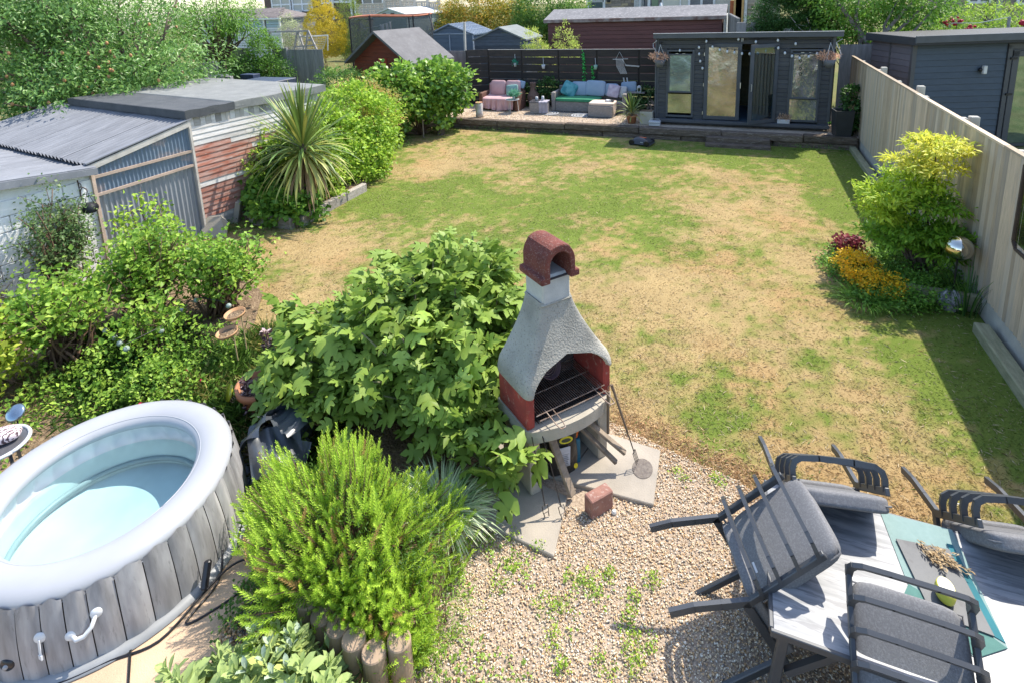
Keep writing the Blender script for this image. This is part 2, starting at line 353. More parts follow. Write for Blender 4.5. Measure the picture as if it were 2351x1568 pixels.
# ---- gravel patio, stones as real geometry
GRAVB = mat('gravel_bed', (.50, .40, .30), (.30, .23, .17), rough=1, scale=60, detail=6, bump=.01, bscale=120, coord='World', spec=.1, contrast=1.6)
STONEM = mat('pebble', (1, 1, 1), (.75, .75, .75), rough=.75, scale=60, attr=True, spec=.3, coord='World')
pat = [(-2.4, .2), (3.0, .2), (3.0, 3.1), (2.2, 3.6), (1.6, 4.0), (1.1, 4.2), (.75, 4.15), (.45, 4.12), (.15, 4.33), (-.2, 4.4), (-.55, 4.5), (-.95, 4.62), (-1.6, 4.3), (-2.0, 3.4), (-2.35, 2.3)]
struct('gravel_patio', MB().poly(pat, -.05, .022), GRAVB)
def inpoly(X, Y, P):
    c = np.zeros(len(X), bool); j = len(P)-1
    for i in range(len(P)):
        xi, yi = P[i]; xj, yj = P[j]; q = ((yi > Y) != (yj > Y)) & (X < (xj-xi)*(Y-yi)/(yj-yi+1e-9)+xi); c ^= q; j = i
    return c
PALE = np.array([(.78, .58, .37), (.88, .74, .53), (.68, .45, .25), (.56, .48, .38), (.92, .84, .70), (.36, .29, .23), (.70, .45, .22), (.25, .23, .22)])
def stones(name, X, Y, Z, r, col, label=None, cat=None, parent=None):
    n = len(X); rg = np.random.default_rng(n); base = np.array([(1, 0, 0), (0, 1, 0), (-1, 0, 0), (0, -1, 0), (0, 0, .8), (0, 0, -.8)], float)
    f = np.array([(0, 1, 4), (1, 2, 4), (2, 3, 4), (3, 0, 4), (1, 0, 5), (2, 1, 5), (3, 2, 5), (0, 3, 5)])
    a = rg.uniform(0, 6.28, n); c, s = np.cos(a), np.sin(a); V = base[None]*rg.uniform(.6, 1.3, (n, 6, 1))*r[:, None, None]*np.stack([rg.uniform(.8, 1.4, n), rg.uniform(.6, 1, n), rg.uniform(.5, .9, n)], 1)[:, None]
    V[..., 0], V[..., 1] = V[..., 0]*c[:, None]-V[..., 1]*s[:, None], V[..., 0]*s[:, None]+V[..., 1]*c[:, None]
    V[..., 2] += V[..., 0]*rg.uniform(-.5, .5, n)[:, None]; V += np.stack([X, Y, Z], 1)[:, None]
    F = (f[None]+np.arange(n)[:, None, None]*6).ravel(); me = bpy.data.meshes.new(name); me.vertices.add(6*n); me.vertices.foreach_set('co', V.astype(np.float32).ravel())
    me.loops.add(24*n); me.loops.foreach_set('vertex_index', F.astype(np.int32)); me.polygons.add(8*n); me.polygons.foreach_set('loop_start', (np.arange(8*n)*3).astype(np.int32))
    at = me.color_attributes.new('Col', 'FLOAT_COLOR', 'POINT'); at.data.foreach_set('color', np.c_[np.repeat(col, 6, 0), np.ones(6*n)].astype(np.float32).ravel())
    me.materials.append(STONEM); me.update(calc_edges=True); o = bpy.data.objects.new(name, me); C.objects.link(o); o['kind'] = 'stuff'
    if label: tag(o, label, cat)
    return o
n = 100000; X = RG.uniform(-2.4, 2.2, n); Y = RG.uniform(1.4, 4.6, n); k = inpoly(X, Y, pat) & ~((Y > 3.6) & (X < -.9) & (X > -1.9)); X, Y = X[k], Y[k]
col = PALE[RG.choice(8, len(X), p=[.26, .23, .16, .08, .13, .04, .08, .02])]*RG.uniform(.82, 1.1, (len(X), 1))
stones('gravel', X, Y, .022+RG.uniform(0, .012, len(X)), RG.uniform(.004, .0105, len(X)), col, 'pale mixed gravel spread between the lawn and the table', 'gravel')
n = 2600; X = RG.uniform(-2.95, -2.15, n); Y = RG.uniform(1.85, 2.4, n)
stones('dark_pebbles', X, Y, .02+RG.uniform(0, .02, n), RG.uniform(.009, .02, n), PALE[RG.choice(8, n, p=[.1, .1, .2, .2, .1, .15, .1, .05])]*RG.uniform(.35, .8, (n, 1)), 'coarse dark pebbles between the tub paving and the edging logs', 'pebbles')
n = 3500; X = np.concatenate([RG.normal(-.5, .5, n//2), RG.uniform(-9, 2, n-n//2)]); Y = np.concatenate([RG.normal(4.55, .10, n//2), RG.uniform(15.95, 16.1, n-n//2)])
# straw fringe where the lawn meets the gravel
n = 11000; X = RG.uniform(-1., 2.75, n); Y = np.interp(X, [-1, -.5, 0, .5, 1, 1.5, 2.7], [4.6, 4.5, 4.4, 4.25, 4.2, 4.1, 3.6])+RG.normal(.03, .13, n); g = fbm(X, Y, 1.6, 77)[:, None]
col = np.where(g > .56, np.array([[.12, .22, .03]]), np.array([[.62, .43, .24]]))*RG.uniform(.8, 1.3, (n, 1))
blades('straw_fringe', X, Y, .01+0*X, RG.uniform(.02, .075, n), RG.uniform(.004, .009, n), col, up=.7, seed=5, label='ragged dry straw and green tufts along the gravel edge', cat='dry grass')
# paving and soil by the hot tub
PAVE = mat('sand_paving', (.60, .43, .29), (.42, .30, .20), rough=.9, scale=3, bump=.004, bscale=120, col3=(.25, .2, .15), scale3=18, amt3=.4, thr3=.6)
struct('paved_path', MB().poly([(-5.6, .2), (-2.2, .2), (-2.2, 1.7), (-2.55, 2.05), (-2.95, 2.35), (-3.1, 3.0), (-3.3, 3.2), (-5.6, 3.2)], -.05, .012), PAVE)
SOIL = mat('bed_soil', (.26, .185, .12), (.13, .09, .055), rough=1, scale=6, bump=.03, bscale=40, col3=(.42, .32, .2), scale3=25, amt3=.7, coord='World', spec=.1)
soil = [(-12, .5), (-5.3, .5), (-5.1, 2.9), (-3.6, 3.25), (-3.2, 3.0), (-2.9, 2.2), (-2.3, 2.2), (-1.9, 3.2), (-1.75, 4.6), (-2.6, 5.3), (-4.6, 5.2), (-5.4, 4.4), (-6.2, 5.4), (-7.6, 5.9), (-9.1, 6.2), (-12, 3.5)]
struct('flower_bed', MB().poly(soil, -.05, .030), SOIL)
# ---- raised terrace
TER = mat('terrace_gravel', (.58, .47, .36), (.36, .28, .21), rough=1, scale=12, detail=8, bump=.01, bscale=90, coord='World', col3=(.2, .13, .09), scale3=5, amt3=.7, thr3=.62, spec=.1)
struct('terrace', MB().poly([(-9.6, 15.95), (2.84, 15.95), (2.84, 19.4), (-9.6, 19.4)], -.05, .32), TER)
n = 9000; X = RG.uniform(-8.6, -2.2, n); Y = RG.uniform(16., 18.2, n)
stones('terrace_chippings', X, Y, .32+RG.uniform(0, .01, n), RG.uniform(.008, .018, n), PALE[RG.choice(8, n)]*RG.uniform(.7, 1.1, (n, 1)), 'loose pale chippings and bark strewn over the raised terrace', 'gravel')
SLP = mat('sleeper_wood', (.20, .155, .12), (.07, .055, .045), rough=.95, scale=5, stretch=(1, 6, 6), bump=.012, bscale=30, col3=(.35, .31, .26), scale3=9, amt3=.75, thr3=.56, rnd=.25, spec=.15)
SLPL = mat('pale_sleeper_wood', (.42, .38, .33), (.25, .22, .19), rough=.95, scale=5, stretch=(1, 6, 6), bump=.01, bscale=30, col3=(.1, .08, .06), scale3=14, amt3=.7, thr3=.6, rnd=.15)
t = thing('sleeper_wall', 'low wall of dark timber sleepers in two courses holding up the terrace', 'retaining wall', (-3, 15.85, 0))
rg = random.Random(4); xs = [-8.75, -6.95, -4.75, -2.55, -.35, 1.6, 2.8]
for a, b in zip(xs, xs[1:]): MB().bbox(((a+b)/2, 15.84+rg.uniform(-.01, .01), .245+rg.uniform(-.005, .01)), (b-a-.015, .24, .19), .02, (0, rg.uniform(-.004, .004), 0)).build('sleeper', SLP, t, world=True, center=True)
xs = [-8.75, -7.9, -6.0, -3.6, -1.4, .9, 2.8]
for a, b in zip(xs, xs[1:]): MB().bbox(((a+b)/2, 15.87+rg.uniform(-.01, .01), .065), (b-a-.015, .22, .16), .02).build('sleeper', SLP, t, world=True, center=True)
t = thing('timber_steps', 'two dark sleeper steps below the open door of the garden room', 'steps', (.05, 15.45, 0))
MB().bbox((.05, 15.6, .15), (1.55, .22, .14), .015).build('step', SLP, t, world=True, center=True)
MB().bbox((.05, 15.37, .045), (1.58, .24, .10), .015).build('step', SLP, t, world=True, center=True)
MB().bbox((.05, 15.5, .045), (1.5, .1, .07), .01).build('riser', SLPL, t, world=True, center=True)
# ---- right-hand boundary fence: every board a part
FW_ = mat('fence_wood', (.54, .42, .29), (.38, .32, .25), rough=.85, scale=3.5, stretch=(14, 14, 1), bump=.004, bscale=12, col3=(.16, .11, .07), scale3=7, amt3=.8, thr3=.63, rnd=.26, spec=.2)
CONC = mat('concrete_post', (.47, .45, .39), (.36, .34, .30), rough=.95, scale=8, bump=.004, bscale=80, rnd=.06)
t = thing('board_fence', 'tall weathered feather-edge board fence with concrete gravel boards along the right side', 'fence', (2.9, 9, 0))
FW2 = mat('fence_wood_grey', (.49, .405, .30), (.37, .325, .27), rough=.88, scale=3, stretch=(12, 12, .8), bump=.004, bscale=12, col3=(.14, .11, .08), scale3=9, amt3=.8, thr3=.63, rnd=.2, spec=.2); FW3 = mat('fence_wood_warm', (.53, .42, .30), (.39, .32, .235), rough=.85, scale=4, stretch=(16, 16, 1.2), bump=.004, bscale=12, col3=(.17, .10, .05), scale3=6, amt3=.85, thr3=.62, rnd=.2, spec=.2)
me = []
for q in range(9):
    b = MB(); w_ = .118; d = [.032, .028, .034, .03, .031][q % 5]; b._add([(0, -w_/2, 0), (-d, w_/2, 0), (.006, w_/2, 0), (.006, -w_/2, 0), (0, -w_/2, 1.86), (-d, w_/2, 1.86+.004*q), (.006, w_/2, 1.86), (.006, -w_/2, 1.86)], [(0, 1, 2, 3), (7, 6, 5, 4), (0, 4, 5, 1), (1, 5, 6, 2), (2, 6, 7, 3), (3, 7, 4, 0)])
    me.append(b.mesh('board', (FW_, FW_, FW2, FW_, FW3, FW2, FW_, FW2, FW3)[q]))
rg = random.Random(8); y = .6; i = 0
while y < 17.9:
    piece('board', me[rg.randrange(9)], t, (2.875-2.9, y-9, .27+rg.uniform(-.004, .006)), (0, 0, rg.uniform(-.01, .01))); y += .1+rg.uniform(-.003, .003)
y = .6
for k in range(10):
    a = .6+k*1.83; b_ = min(a+1.82, 17.9)
    if b_-a < .3: break
    MB().box((2.878, (a+b_)/2, .135), (.045, b_-a, .27)).build('gravel_board', CONC, t, world=True, center=True)
    MB().box((2.87, (a+b_)/2, 2.15), (.065, b_-a, .028)).build('capping_rail', FW_, t, world=True, center=True)
    for z in (.5, 1.2, 1.95): MB().box((2.915, (a+b_)/2, z), (.05, b_-a, .07)).build('rail', FW_, t, world=True, center=True)
for k in range(10):
    yy = .58+k*1.83; hh = 2.12
    MB().bbox((2.975, yy, hh/2), (.11, .10, hh), .012).build('fence_post', CONC, t, world=True, center=True)
# short stubs that stand above the fence on the neighbour's side
t2 = thing('concrete_posts', 'row of square concrete posts showing above the right-hand fence', 'posts', (3.1, 11, 0))
bpy.data.objects.remove(t2)
for k, (u0, v0) in enumerate([(2237, 268), (2115, 198), (2030, 155), (1962, 122)]):
    p = xp(u0, v0, 3.14); tag(MB().bbox((3.14, p.y, p.z/2), (.12, .11, p.z), .012).build('concrete_post', CONC), 'concrete post rising above the fence, %s counted from the near end' % ['first', 'second', 'third', 'fourth'][k], 'post', 'concrete posts behind the fence')
# kerb timbers lying at the fence foot
TIM = mat('green_timber', (.34, .32, .2), (.2, .2, .11), rough=.9, scale=5, stretch=(6, 1, 6), bump=.005, bscale=30, col3=(.45, .4, .28), amt3=.5)
tag(MB().bbox((2.72, 6.55, .07), (.15, 1.9, .14), .012).build('edging_timber', TIM), 'mossy timber sleeper lying along the foot of the fence, nearer one', 'sleeper')
tag(MB().bbox((2.70, 14.2, .06), (.14, 3.2, .12), .012).build('edging_timber', TIM), 'long mossy timber lying along the far foot of the fence', 'sleeper')
tag(MB().bbox((2.48, 8.02, .13), (.75, .09, .22), .012, (0, 0, -.08)).build('bed_edging_board', TIM), 'tan timber board edging the near side of the maple bed', 'edging board')
# ================================================================ LEFT OUTBUILDINGS
AW = Vector((-8.92, 6.69, 0)); DW = Vector((.132, .991, 0)); NW = Vector((.991, -.132, 0)); AZW = math.atan2(.991, .132)-math.pi/2
def W(s, n, z): return AW+DW*s+NW*n+Vector((0, 0, z))
RW = Matrix((DW, -NW, Vector((0, 0, 1)))).transposed()       # local x along the wall, y into the shed
def wbox(mb, s0, s1, n0, n1, z0, z1, b=0):
    c = W((s0+s1)/2, (n0+n1)/2, (z0+z1)/2); (mb.bbox(c, (s1-s0, n1-n0, z1-z0), b, RW) if b else mb.box(c, (s1-s0, n1-n0, z1-z0), RW)); return mb
SHRED = mat('faded_red_board', (.35, .12, .075), (.44, .29, .245), rough=.85, scale=3.2, stretch=(6, .7, 7), bump=.004, bscale=20, col3=(.52, .47, .43), scale3=5, amt3=.75, thr3=.60, rnd=.18, contrast=1.5)
SHWH = mat('peeling_white_board', (.66, .64, .62), (.48, .45, .42), rough=.85, scale=3, stretch=(6, .7, 7), bump=.003, bscale=20, col3=(.32, .22, .17), scale3=6, amt3=.6, thr3=.63, rnd=.12)
SHGR = mat('grey_board', (.40, .38, .35), (.28, .26, .24), rough=.9, scale=3, stretch=(6, .7, 7), bump=.003, rnd=.2)
FELTB = mat('black_roof_felt', (.055, .06, .066), (.085, .09, .095), rough=.95, scale=4, bump=.002, bscale=300, col3=(.16, .16, .16), scale3=60, amt3=.4)
FELTG = mat('grey_roof_felt', (.22, .225, .215), (.165, .17, .165), rough=.95, scale=3, bump=.002, bscale=300, col3=(.29, .29, .275), scale3=10, amt3=.5)
CORR = mat('corrugated_roofing', (.225, .235, .26), (.15, .16, .18), rough=.8, scale=2.5, stretch=(3, .7, 1), bump=.002, bscale=60, col3=(.34, .35, .36), scale3=14, amt3=.5, thr3=.6, rnd=.04)
TIN = mat('zinc_sheet', (.34, .37, .40), (.22, .24, .27), rough=.5, metal=.25, scale=2.5, stretch=(1, 1, .25), col3=(.45, .44, .42), scale3=12, amt3=.5, rnd=.06)
POLY = mat('smoky_plastic_sheet', (.10, .15, .22), (.16, .21, .27), rough=.35, scale=1.6, col3=(.38, .30, .27), scale3=2.2, amt3=.55, thr3=.55, rnd=.05, spec=.6)
LATH = mat('weathered_batten', (.50, .38, .30), (.36, .28, .22), rough=.9, scale=6, bump=.003, rnd=.1)
PALEW = mat('pale_wood', (.55, .52, .47), (.40, .37, .33), rough=.9, scale=6, bump=.003, rnd=.1)
t = thing('timber_shed', 'timber shed with peeling red and white horizontal boards under a flat felt roof', 'shed', W(1.2, -2, 0))
rg = random.Random(3); zz = .12; k = 0
while zz < 2.02:
    cuts = [0, rg.uniform(.5, 1.3), rg.uniform(1.7, 2.3), 3.0] if rg.random() < .45 else [0, rg.uniform(1.2, 2.0), 3.0]
    for a, b in zip(cuts, cuts[1:]):
        m_ = SHGR if zz < .27 else (SHWH if (zz > 1.66 or (1.30 < zz < 1.38)) else (SHWH if rg.random() < .10 else SHRED))
        c = W((a+b)/2, .012, zz+.048); mb = MB(); L_ = (b-a)/2-.002
        v = [Vector((x*L_, y, z)) for x in (-1, 1) for (y, z) in ((-.012, -.048), (.010, -.048), (.010, .046), (.0, .046))]
        mb._add([c+RW@q for q in v], [(0, 1, 2, 3), (7, 6, 5, 4), (0, 4, 5, 1), (1, 5, 6, 2), (2, 6, 7, 3), (3, 7, 4, 0)])
        mb.build('board', m_, t, world=True, center=True)
    zz += .098; k += 1
s = 0.02
while s < 2.95:
    wd = rg.uniform(.07, .12); wbox(MB(), s, s+wd-.006, .0, .02, 2.03, 2.24).build('short_board', rg.choice([SHWH, SHGR, PALEW]), t, world=True, center=True); s += wd
wbox(MB(), .0, 3.0, -4.2, -.0, .02, 2.22).build('wall', SHGR, t, world=True)
wbox(MB(), -.045, .0, -.03, .055, .0, 2.2).build('corner_post', PALEW, t, world=True)
for s0, s1, m_, z1 in ((-.06, .86, FELTB, 2.34), (.863, 3.1, FELTG, 2.355)):
    o = wbox(MB(), s0, s1, -4.3, .07, 2.225, z1, .02).build('roof_felt', m_, t, world=True)
FASC = [FELTB, FELTG]
for s0, s1, m_ in ((-.07, .87, FELTB), (.873, 3.1, FELTG)):
    mb = MB(); nn = 10
    mb.grid(lambda u, v, s0=s0, s1=s1: W(s0+(s1-s0)*u, .073+.006*math.sin(u*9+s0*5), 2.345-.15*v+.008*math.sin(u*14)), nn, 2); mb.build('felt_edge', m_, t, world=True)
wbox(MB(), -.075, -.062, -4.3, .07, 2.20, 2.34).build('felt_edge', FELTB, t, world=True)
def corr(mb, P, U, V, lu, lv, pitch=.076, amp=.011, per=8):
    """corrugated sheet: P corner, U across the corrugations, V along them"""
    U, V = Vector(U).normalized(), Vector(V).normalized(); N_ = U.cross(V); n = int(lu/pitch*per)
    mb.grid(lambda a, b: P+U*(lu*a)+V*(lv*b)+N_*(amp*math.sin(2*math.pi*a*lu/pitch)), n, 2); return mb
t = thing('lean_to', 'lean-to shed with corrugated sheet roof, smoky plastic upper wall and zinc lower wall', 'shed', W(-.8, -2, 0))
# roof: falls from z 2.17 at the shed to 1.80 at its lower edge
V1 = (W(-1.66, 0, 1.80)-W(.0, 0, 2.17)); L1 = V1.length
for i in range(6):
    o = corr(MB(), W(.0, .02-.86*(i+1), 2.17+.006*(i % 2)), NW, V1, .90, L1, .13, .030).build('roof_sheet', CORR, t, world=True)
mb = MB(); mb.prism([W(.0, .035, 2.16), W(-1.66, .035, 1.79), W(-1.66, .035, 1.70), W(.0, .035, 2.06)], NW*.025); mb.build('barge_board', PALEW, t, world=True)
mb = MB(); mb.bar(W(.03, .03, 2.195), W(-1.68, .03, 1.825), .09, .02); mb.build('ridge_flashing', CORR, t, world=True)
# upper plastic wall, top follows the roof
mb = MB(); n = 160
def polyp(a, b):
    s = -1.62+1.62*a; top = 2.06+(s)*.223; bot = 1.30+.06*a; return W(s, .02+.009*math.sin(2*math.pi*s/.062), bot+(top-bot)*b)
mb.grid(polyp, n*2, 2); mb.build('plastic_sheet', POLY, t, world=True, smooth=True)
mb = MB(); mb.grid(lambda a, b: W(-1.60+1.60*a, .0+.012*math.sin(2*math.pi*(a*1.6)/.078), .02+1.30*b), 200, 2); mb.build('zinc_wall', TIN, t, world=True, smooth=True)
for z0, z1 in ((1.30, 1.36), (1.59, 1.615)): MB().bar(W(-1.62, .045, z0), W(-.02, .045, z1), .025, .045).build('batten', LATH, t, world=True, center=True)
MB().bar(W(-1.62, .04, .2), W(-1.62, .04, 1.70), .05, .05).build('corner_batten', LATH, t, world=True, center=True)
MB().bar(W(-.02, .04, .0), W(-.02, .04, 2.06), .05, .04).build('corner_batten', PALEW, t, world=True, center=True)
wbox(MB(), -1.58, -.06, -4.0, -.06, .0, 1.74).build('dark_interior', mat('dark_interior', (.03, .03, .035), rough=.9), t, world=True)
# white block store
WHT = mat('white_painted_block', (.80, .80, .78), (.70, .70, .68), rough=.85, scale=3, bump=.006, bscale=60, col3=(.45, .44, .42), scale3=14, amt3=.35, thr3=.66, rnd=.05)
B0 = Vector((-9.10, 5.12, 0)); a_ = R_(7.6); DB = Vector((-math.sin(a_), -math.cos(a_), 0)); NB = Vector((math.cos(a_), -math.sin(a_), 0)); RB = Matrix((DB, NB, Vector((0, 0, 1)))).transposed()
t = thing('white_store', 'white painted block outhouse with a corrugated roof at the left edge', 'outbuilding', B0+DB*1.5-NB*1.5)
for r_ in range(7):
    xs = [0]+[(.22 if r_ % 2 else .44)+.44*j for j in range(8)]
    for a, b in zip(xs, xs[1:]):
        MB().bbox(B0+DB*((a+b)/2)-NB*.05+Vector((0, 0, .11+.222*r_+.02)), (b-a-.008, .1, .214), .008, RB).build('block', WHT, t, world=True, center=True)
MB().prism([B0-NB*.04+Vector((0, 0, 1.55)), B0+DB*3.6-NB*.04+Vector((0, 0, 1.55)), B0+DB*3.6-NB*.04+Vector((0, 0, 2.05)), B0-NB*.04+Vector((0, 0, 1.68))], -NB*.06).build('gable_infill', WHT, t, world=True)
MB().box(B0+DB*1.75-NB*1.6+Vector((0, 0, .78)), (3.5, 3.0, 1.52), RB).build('wall', WHT, t, world=True)
# side wall return between B0 and the lean-to
V2 = (B0+DB*1.3+Vector((0, 0, 1.62)))-(W(-1.60, .0, 1.77))
pA, pB = W(-1.60, .03, 1.765), W(-1.60, -5., 1.765)

mb = MB(); NN = 240
def roof2(a, b):
    p = B0+NB*.10-NB*5.2*a; return p+DB*3.6*b+Vector((0, 0, 1.715+.45*b*.85+.024*math.sin(2*math.pi*a*38)))
mb.grid(roof2, 38*10, 3); mb.build('roof_sheet', CORR, t, world=True, smooth=True)
mb = MB(); q0, q1 = B0+NB*.11+Vector((0, 0, 1.75)), B0+NB*.11+DB*3.6+Vector((0, 0, 2.13)); mb.prism([q0, q1, q1-Vector((0, 0, .12)), q0-Vector((0, 0, .10))], NB*.03); mb.prism([q0+Vector((0, 0, .005)), q1+Vector((0, 0, .005)), q1-NB*.16+Vector((0, 0, .035)), q0-NB*.16+Vector((0, 0, .035))], (0, 0, .01)); mb.build('eaves_flashing', CORR, t, world=True)
# lantern on its bracket
IRON = mat('rusty_iron', (.10, .065, .05), (.05, .04, .035), rough=.7, metal=.3, scale=20)
BLKM = mat('black_metal', (.03, .03, .033), rough=.45, metal=.5)
pl = pp(207, 478, B0+NB*.24, 7.6)
t = thing('wall_lantern', 'round black wire lantern hanging from a scrolled iron bracket on the white wall', 'lantern', pl)
mb = MB(); pr = [(.0, .075), (.035, .072), (.07, .055), (.098, .02), (.104, -.01), (.09, -.045), (.06, -.07), (.0, -.08)]; mb.lathe(pr, pl, 20); mb.build('lantern_body', mat('dark_mesh', (.05, .055, .06), (.02, .02, .025), rough=.5, scale=60, metal=.3), t, world=True, smooth=True)
mb = MB()
for z in np.linspace(-.07, .07, 13):
    r = .106*math.sqrt(max(0, 1-(z/.085)**2))+.003; mb.tube([pl+Vector((r*math.cos(a), r*math.sin(a), z)) for a in np.linspace(0, 6.283, 19)], .0028, 4)
mb.build('wire_hoops', BLKM, t, world=True)
mb = MB(); tp = pl+Vector((0, 0, .26)); mb.tube([pl+DB*-.06+Vector((0, 0, .06)), tp, pl+DB*.06+Vector((0, 0, .06))], .006, 6); mb.build('hanger', BLKM, t, world=True)
mb = MB(); wl = tp-NB*.24; mb.bar(wl+Vector((0, 0, -.18)), wl+Vector((0, 0, .14)), .02, .012)
mb.tube([wl+Vector((0, 0, -.1)), wl+NB*.03+Vector((0, 0, -.02)), wl+NB*.12+Vector((0, 0, .05)), tp+Vector((0, 0, .03)), tp+NB*.02+Vector((0, 0, .0))], .008, 6)
mb.tube([wl+NB*(.05+.035*math.cos(a))+Vector((0, 0, .07+.035*math.sin(a))) for a in np.linspace(-2, 3.5, 12)], .007, 6); mb.build('bracket', IRON, t, world=True)
# ================================================================ BARBECUE
CONG = mat('pebbled_concrete', (.45, .43, .37), (.27, .26, .225), rough=.95, scale=2.6, contrast=1.3, bump=.009, bscale=65, col3=(.15, .145, .13), scale3=62, amt3=.8, thr3=.56, spec=.2)
CONB = mat('smooth_concrete', (.44, .40, .33), (.32, .29, .235), rough=.95, scale=4, bump=.003, bscale=70, col3=(.22, .2, .17), scale3=40, amt3=.5, thr3=.62, spec=.2)
CONN = mat('pale_concrete', (.50, .50, .47), (.38, .38, .36), rough=.95, scale=9, bump=.004, bscale=120, col3=(.24, .24, .23), scale3=90, amt3=.6, thr3=.6)
REDP = mat('red_painted_concrete', (.36, .05, .035), (.20, .035, .028), rough=.85, scale=6, bump=.005, bscale=70, col3=(.36, .20, .15), scale3=14, amt3=.8, thr3=.57)
REDC = mat('lichened_red_concrete', (.175, .05, .034), (.11, .03, .024), rough=.95, scale=8, bump=.008, bscale=80, col3=(.32, .23, .19), scale3=60, amt3=.65, thr3=.55)
SOOT = mat('sooty_lining', (.10, .085, .08), (.03, .025, .025), rough=.95, scale=5, bump=.003, col3=(.25, .12, .10), scale3=4, amt3=.5)
WIRE = mat('rusty_wire', (.50, .42, .36), (.30, .18, .12), rough=.45, metal=.7, scale=30)
WIRD = mat('dark_wire', (.08, .07, .07), (.04, .035, .03), rough=.5, metal=.6, scale=30)
t = thing('barbecue', 'concrete masonry barbecue with flared grey hood, red firebox and arched red chimney cap', 'barbecue', (-1.14, 3.855, .05), R_(52.7))
BQ = t
for sx in (-1, 1): MB().bbox((sx*.35, .25, .265), (.10, .46, .53), .012).build('base_wall', CONB, t)
MB().bbox((0, .475, .265), (.60, .05, .52), .005).build('back_wall', CONB, t)
fr = [(.43, 0.02), (.43, .48), (-.43, .48), (-.43, .02)]+[(x, -.0-.10*(1-(x/.43)**2)+.0) for x in np.linspace(-.40, .40, 13)]
MB().poly(fr, .525, .63).build('hearth_slab', CONB, t)
for sx in (-1, 1): MB().bbox((sx*.385, .235, .80), (.075, .45, .34), .012).build('firebox_side', REDP, t)
MB().bbox((0, .455, .85), (.70, .04, .44), .005).build('firebox_back', SOOT, t)
MB().box((0, .25, .637), (.68, .38, .012)).build('ash_floor', SOOT, t)
HZ = [(.90, .44, -.035, .50), (.98, .435, -.03, .50), (1.05, .41, -.01, .49), (1.15, .345, .03, .465), (1.28, .275, .065, .435), (1.40, .218, .095, .41), (1.51, .175, .113, .392), (1.60, .15, .122, .38)]
def hsec(z):
    for i in range(len(HZ)-1):
        if z <= HZ[i+1][0] or i == len(HZ)-2:
            k = (z-HZ[i][0])/(HZ[i+1][0]-HZ[i][0]); return [HZ[i][j]*(1-k)+HZ[i+1][j]*k for j in (1, 2, 3)]
mb = MB(); NR = 72; NT = 16; hv = []
def sq(a, e=.22):                                             # rounded square, unit half-size
    c, s = math.cos(a), math.sin(a); return math.copysign(abs(c)**e, c), math.copysign(abs(s)**e, s)
for j in range(NT+1):
    for i in range(NR):
        a = 2*math.pi*i/NR; x, y = sq(a); zb = .92
        if y < -.6 and abs(x) < .86:
            q = x/.86; zb = .92+.235*math.sqrt(max(0, 1-q*q))**1.0
        z = zb+(1.60-zb)*(j/NT); w_, y0, y1 = hsec(z); hv.append(Vector((x*w_-.04*(z-.92)/.68, (y0+y1)/2+y*(y1-y0)/2, z)))
mb._add(hv, [(j*NR+i, j*NR+(i+1) % NR, (j+1)*NR+(i+1) % NR, (j+1)*NR+i) for j in range(NT) for i in range(NR)])
o = mb.build('hood', CONG, t, smooth=True); sm = o.modifiers.new('s', 'SOLIDIFY'); sm.thickness = .045; sm.offset = -1
bv = o.modifiers.new('b', 'BEVEL'); bv.width = .012; bv.segments = 2; bv.limit_method = 'ANGLE'; bv.angle_limit = R_(50)
mb = MB(); ni = []
for z in (.96, 1.1, 1.3, 1.5):
    w_, y0, y1 = hsec(z); ni += [(-w_*.86, y1-.06, z), (w_*.86, y1-.06, z)]
mb._add(ni, [(0, 1, 3, 2), (2, 3, 5, 4), (4, 5, 7, 6)]); mb.build('sooty_lining', SOOT, t)
MB().bbox((-.04, .25, 1.695), (.27, .262, .25), .015).build('chimney_block', CONN, t)
MB().bbox((-.04, .25, 1.578), (.295, .28, .025), .01).build('mortar_joint', CONG, t)
out = [(-.195, 0), (-.195, .05), (-.152, .055), (-.152, .12)]+[(.152*math.cos(a), .135+.152*math.sin(a)) for a in np.linspace(math.pi, 0, 17)]+[(.152, .12), (.152, .055), (.195, .05), (.195, 0), (.092, 0), (.092, .12)]+[(.092*math.cos(a), .135+.092*math.sin(a)) for a in np.linspace(0, math.pi, 13)]+[(-.092, .12), (-.092, 0)]
out = [(x*(.94 if abs(x) > .1 else 1.06), z) for x, z in out]
mb = MB(); mb.prism([(x-.045, .05, 1.79+z*1.06) for x, z in out], (0, .335, 0)); o = mb.build('chimney_cap', REDC, t)
bv = o.modifiers.new('b', 'BEVEL'); bv.width = .01; bv.segments = 2; bv.limit_method = 'ANGLE'; bv.angle_limit = R_(50)
MB().box((-.045, .24, 1.80), (.19, .30, .004)).build('flue_base', SOOT, t); MB().box((-.045, .36, 1.93), (.18, .01, .22)).build('flue_back', SOOT, t)
# wire grates
t = thing('grill_rack', 'rusty wire grill rack with two looped handles resting in the barbecue', 'grill rack', (-1.14, 3.855, .05), R_(52.7))
mb = MB()
for x in np.linspace(-.325, .325, 34): mb.tube([(x, .43, .75), (x, -.005, .742)], .003, 5)
mb.build('rods', WIRE, t)
mb = MB()
for y in (.0, .43, .22): mb.tube([(-.345, y, .742), (.345, y, .742)], .0045, 5)
mb.tube([(-.33, -.03, .715), (0, -.045, .722), (.34, -.03, .71)], .005, 5); mb.build('frame', WIRE, t)
for x in (-.22, .27):
    MB().tube([(x-.03, .03, .745), (x-.03, -.15, .725), (x-.02, -.19, .72), (x+.02, -.19, .72), (x+.03, -.15, .725), (x+.03, .03, .745)], .0045, 6).build('handle', WIRE, t)
t = thing('lower_grate', 'black fire grate of thin bars below the grill rack', 'fire grate', (-1.14, 3.855, .05), R_(52.7))
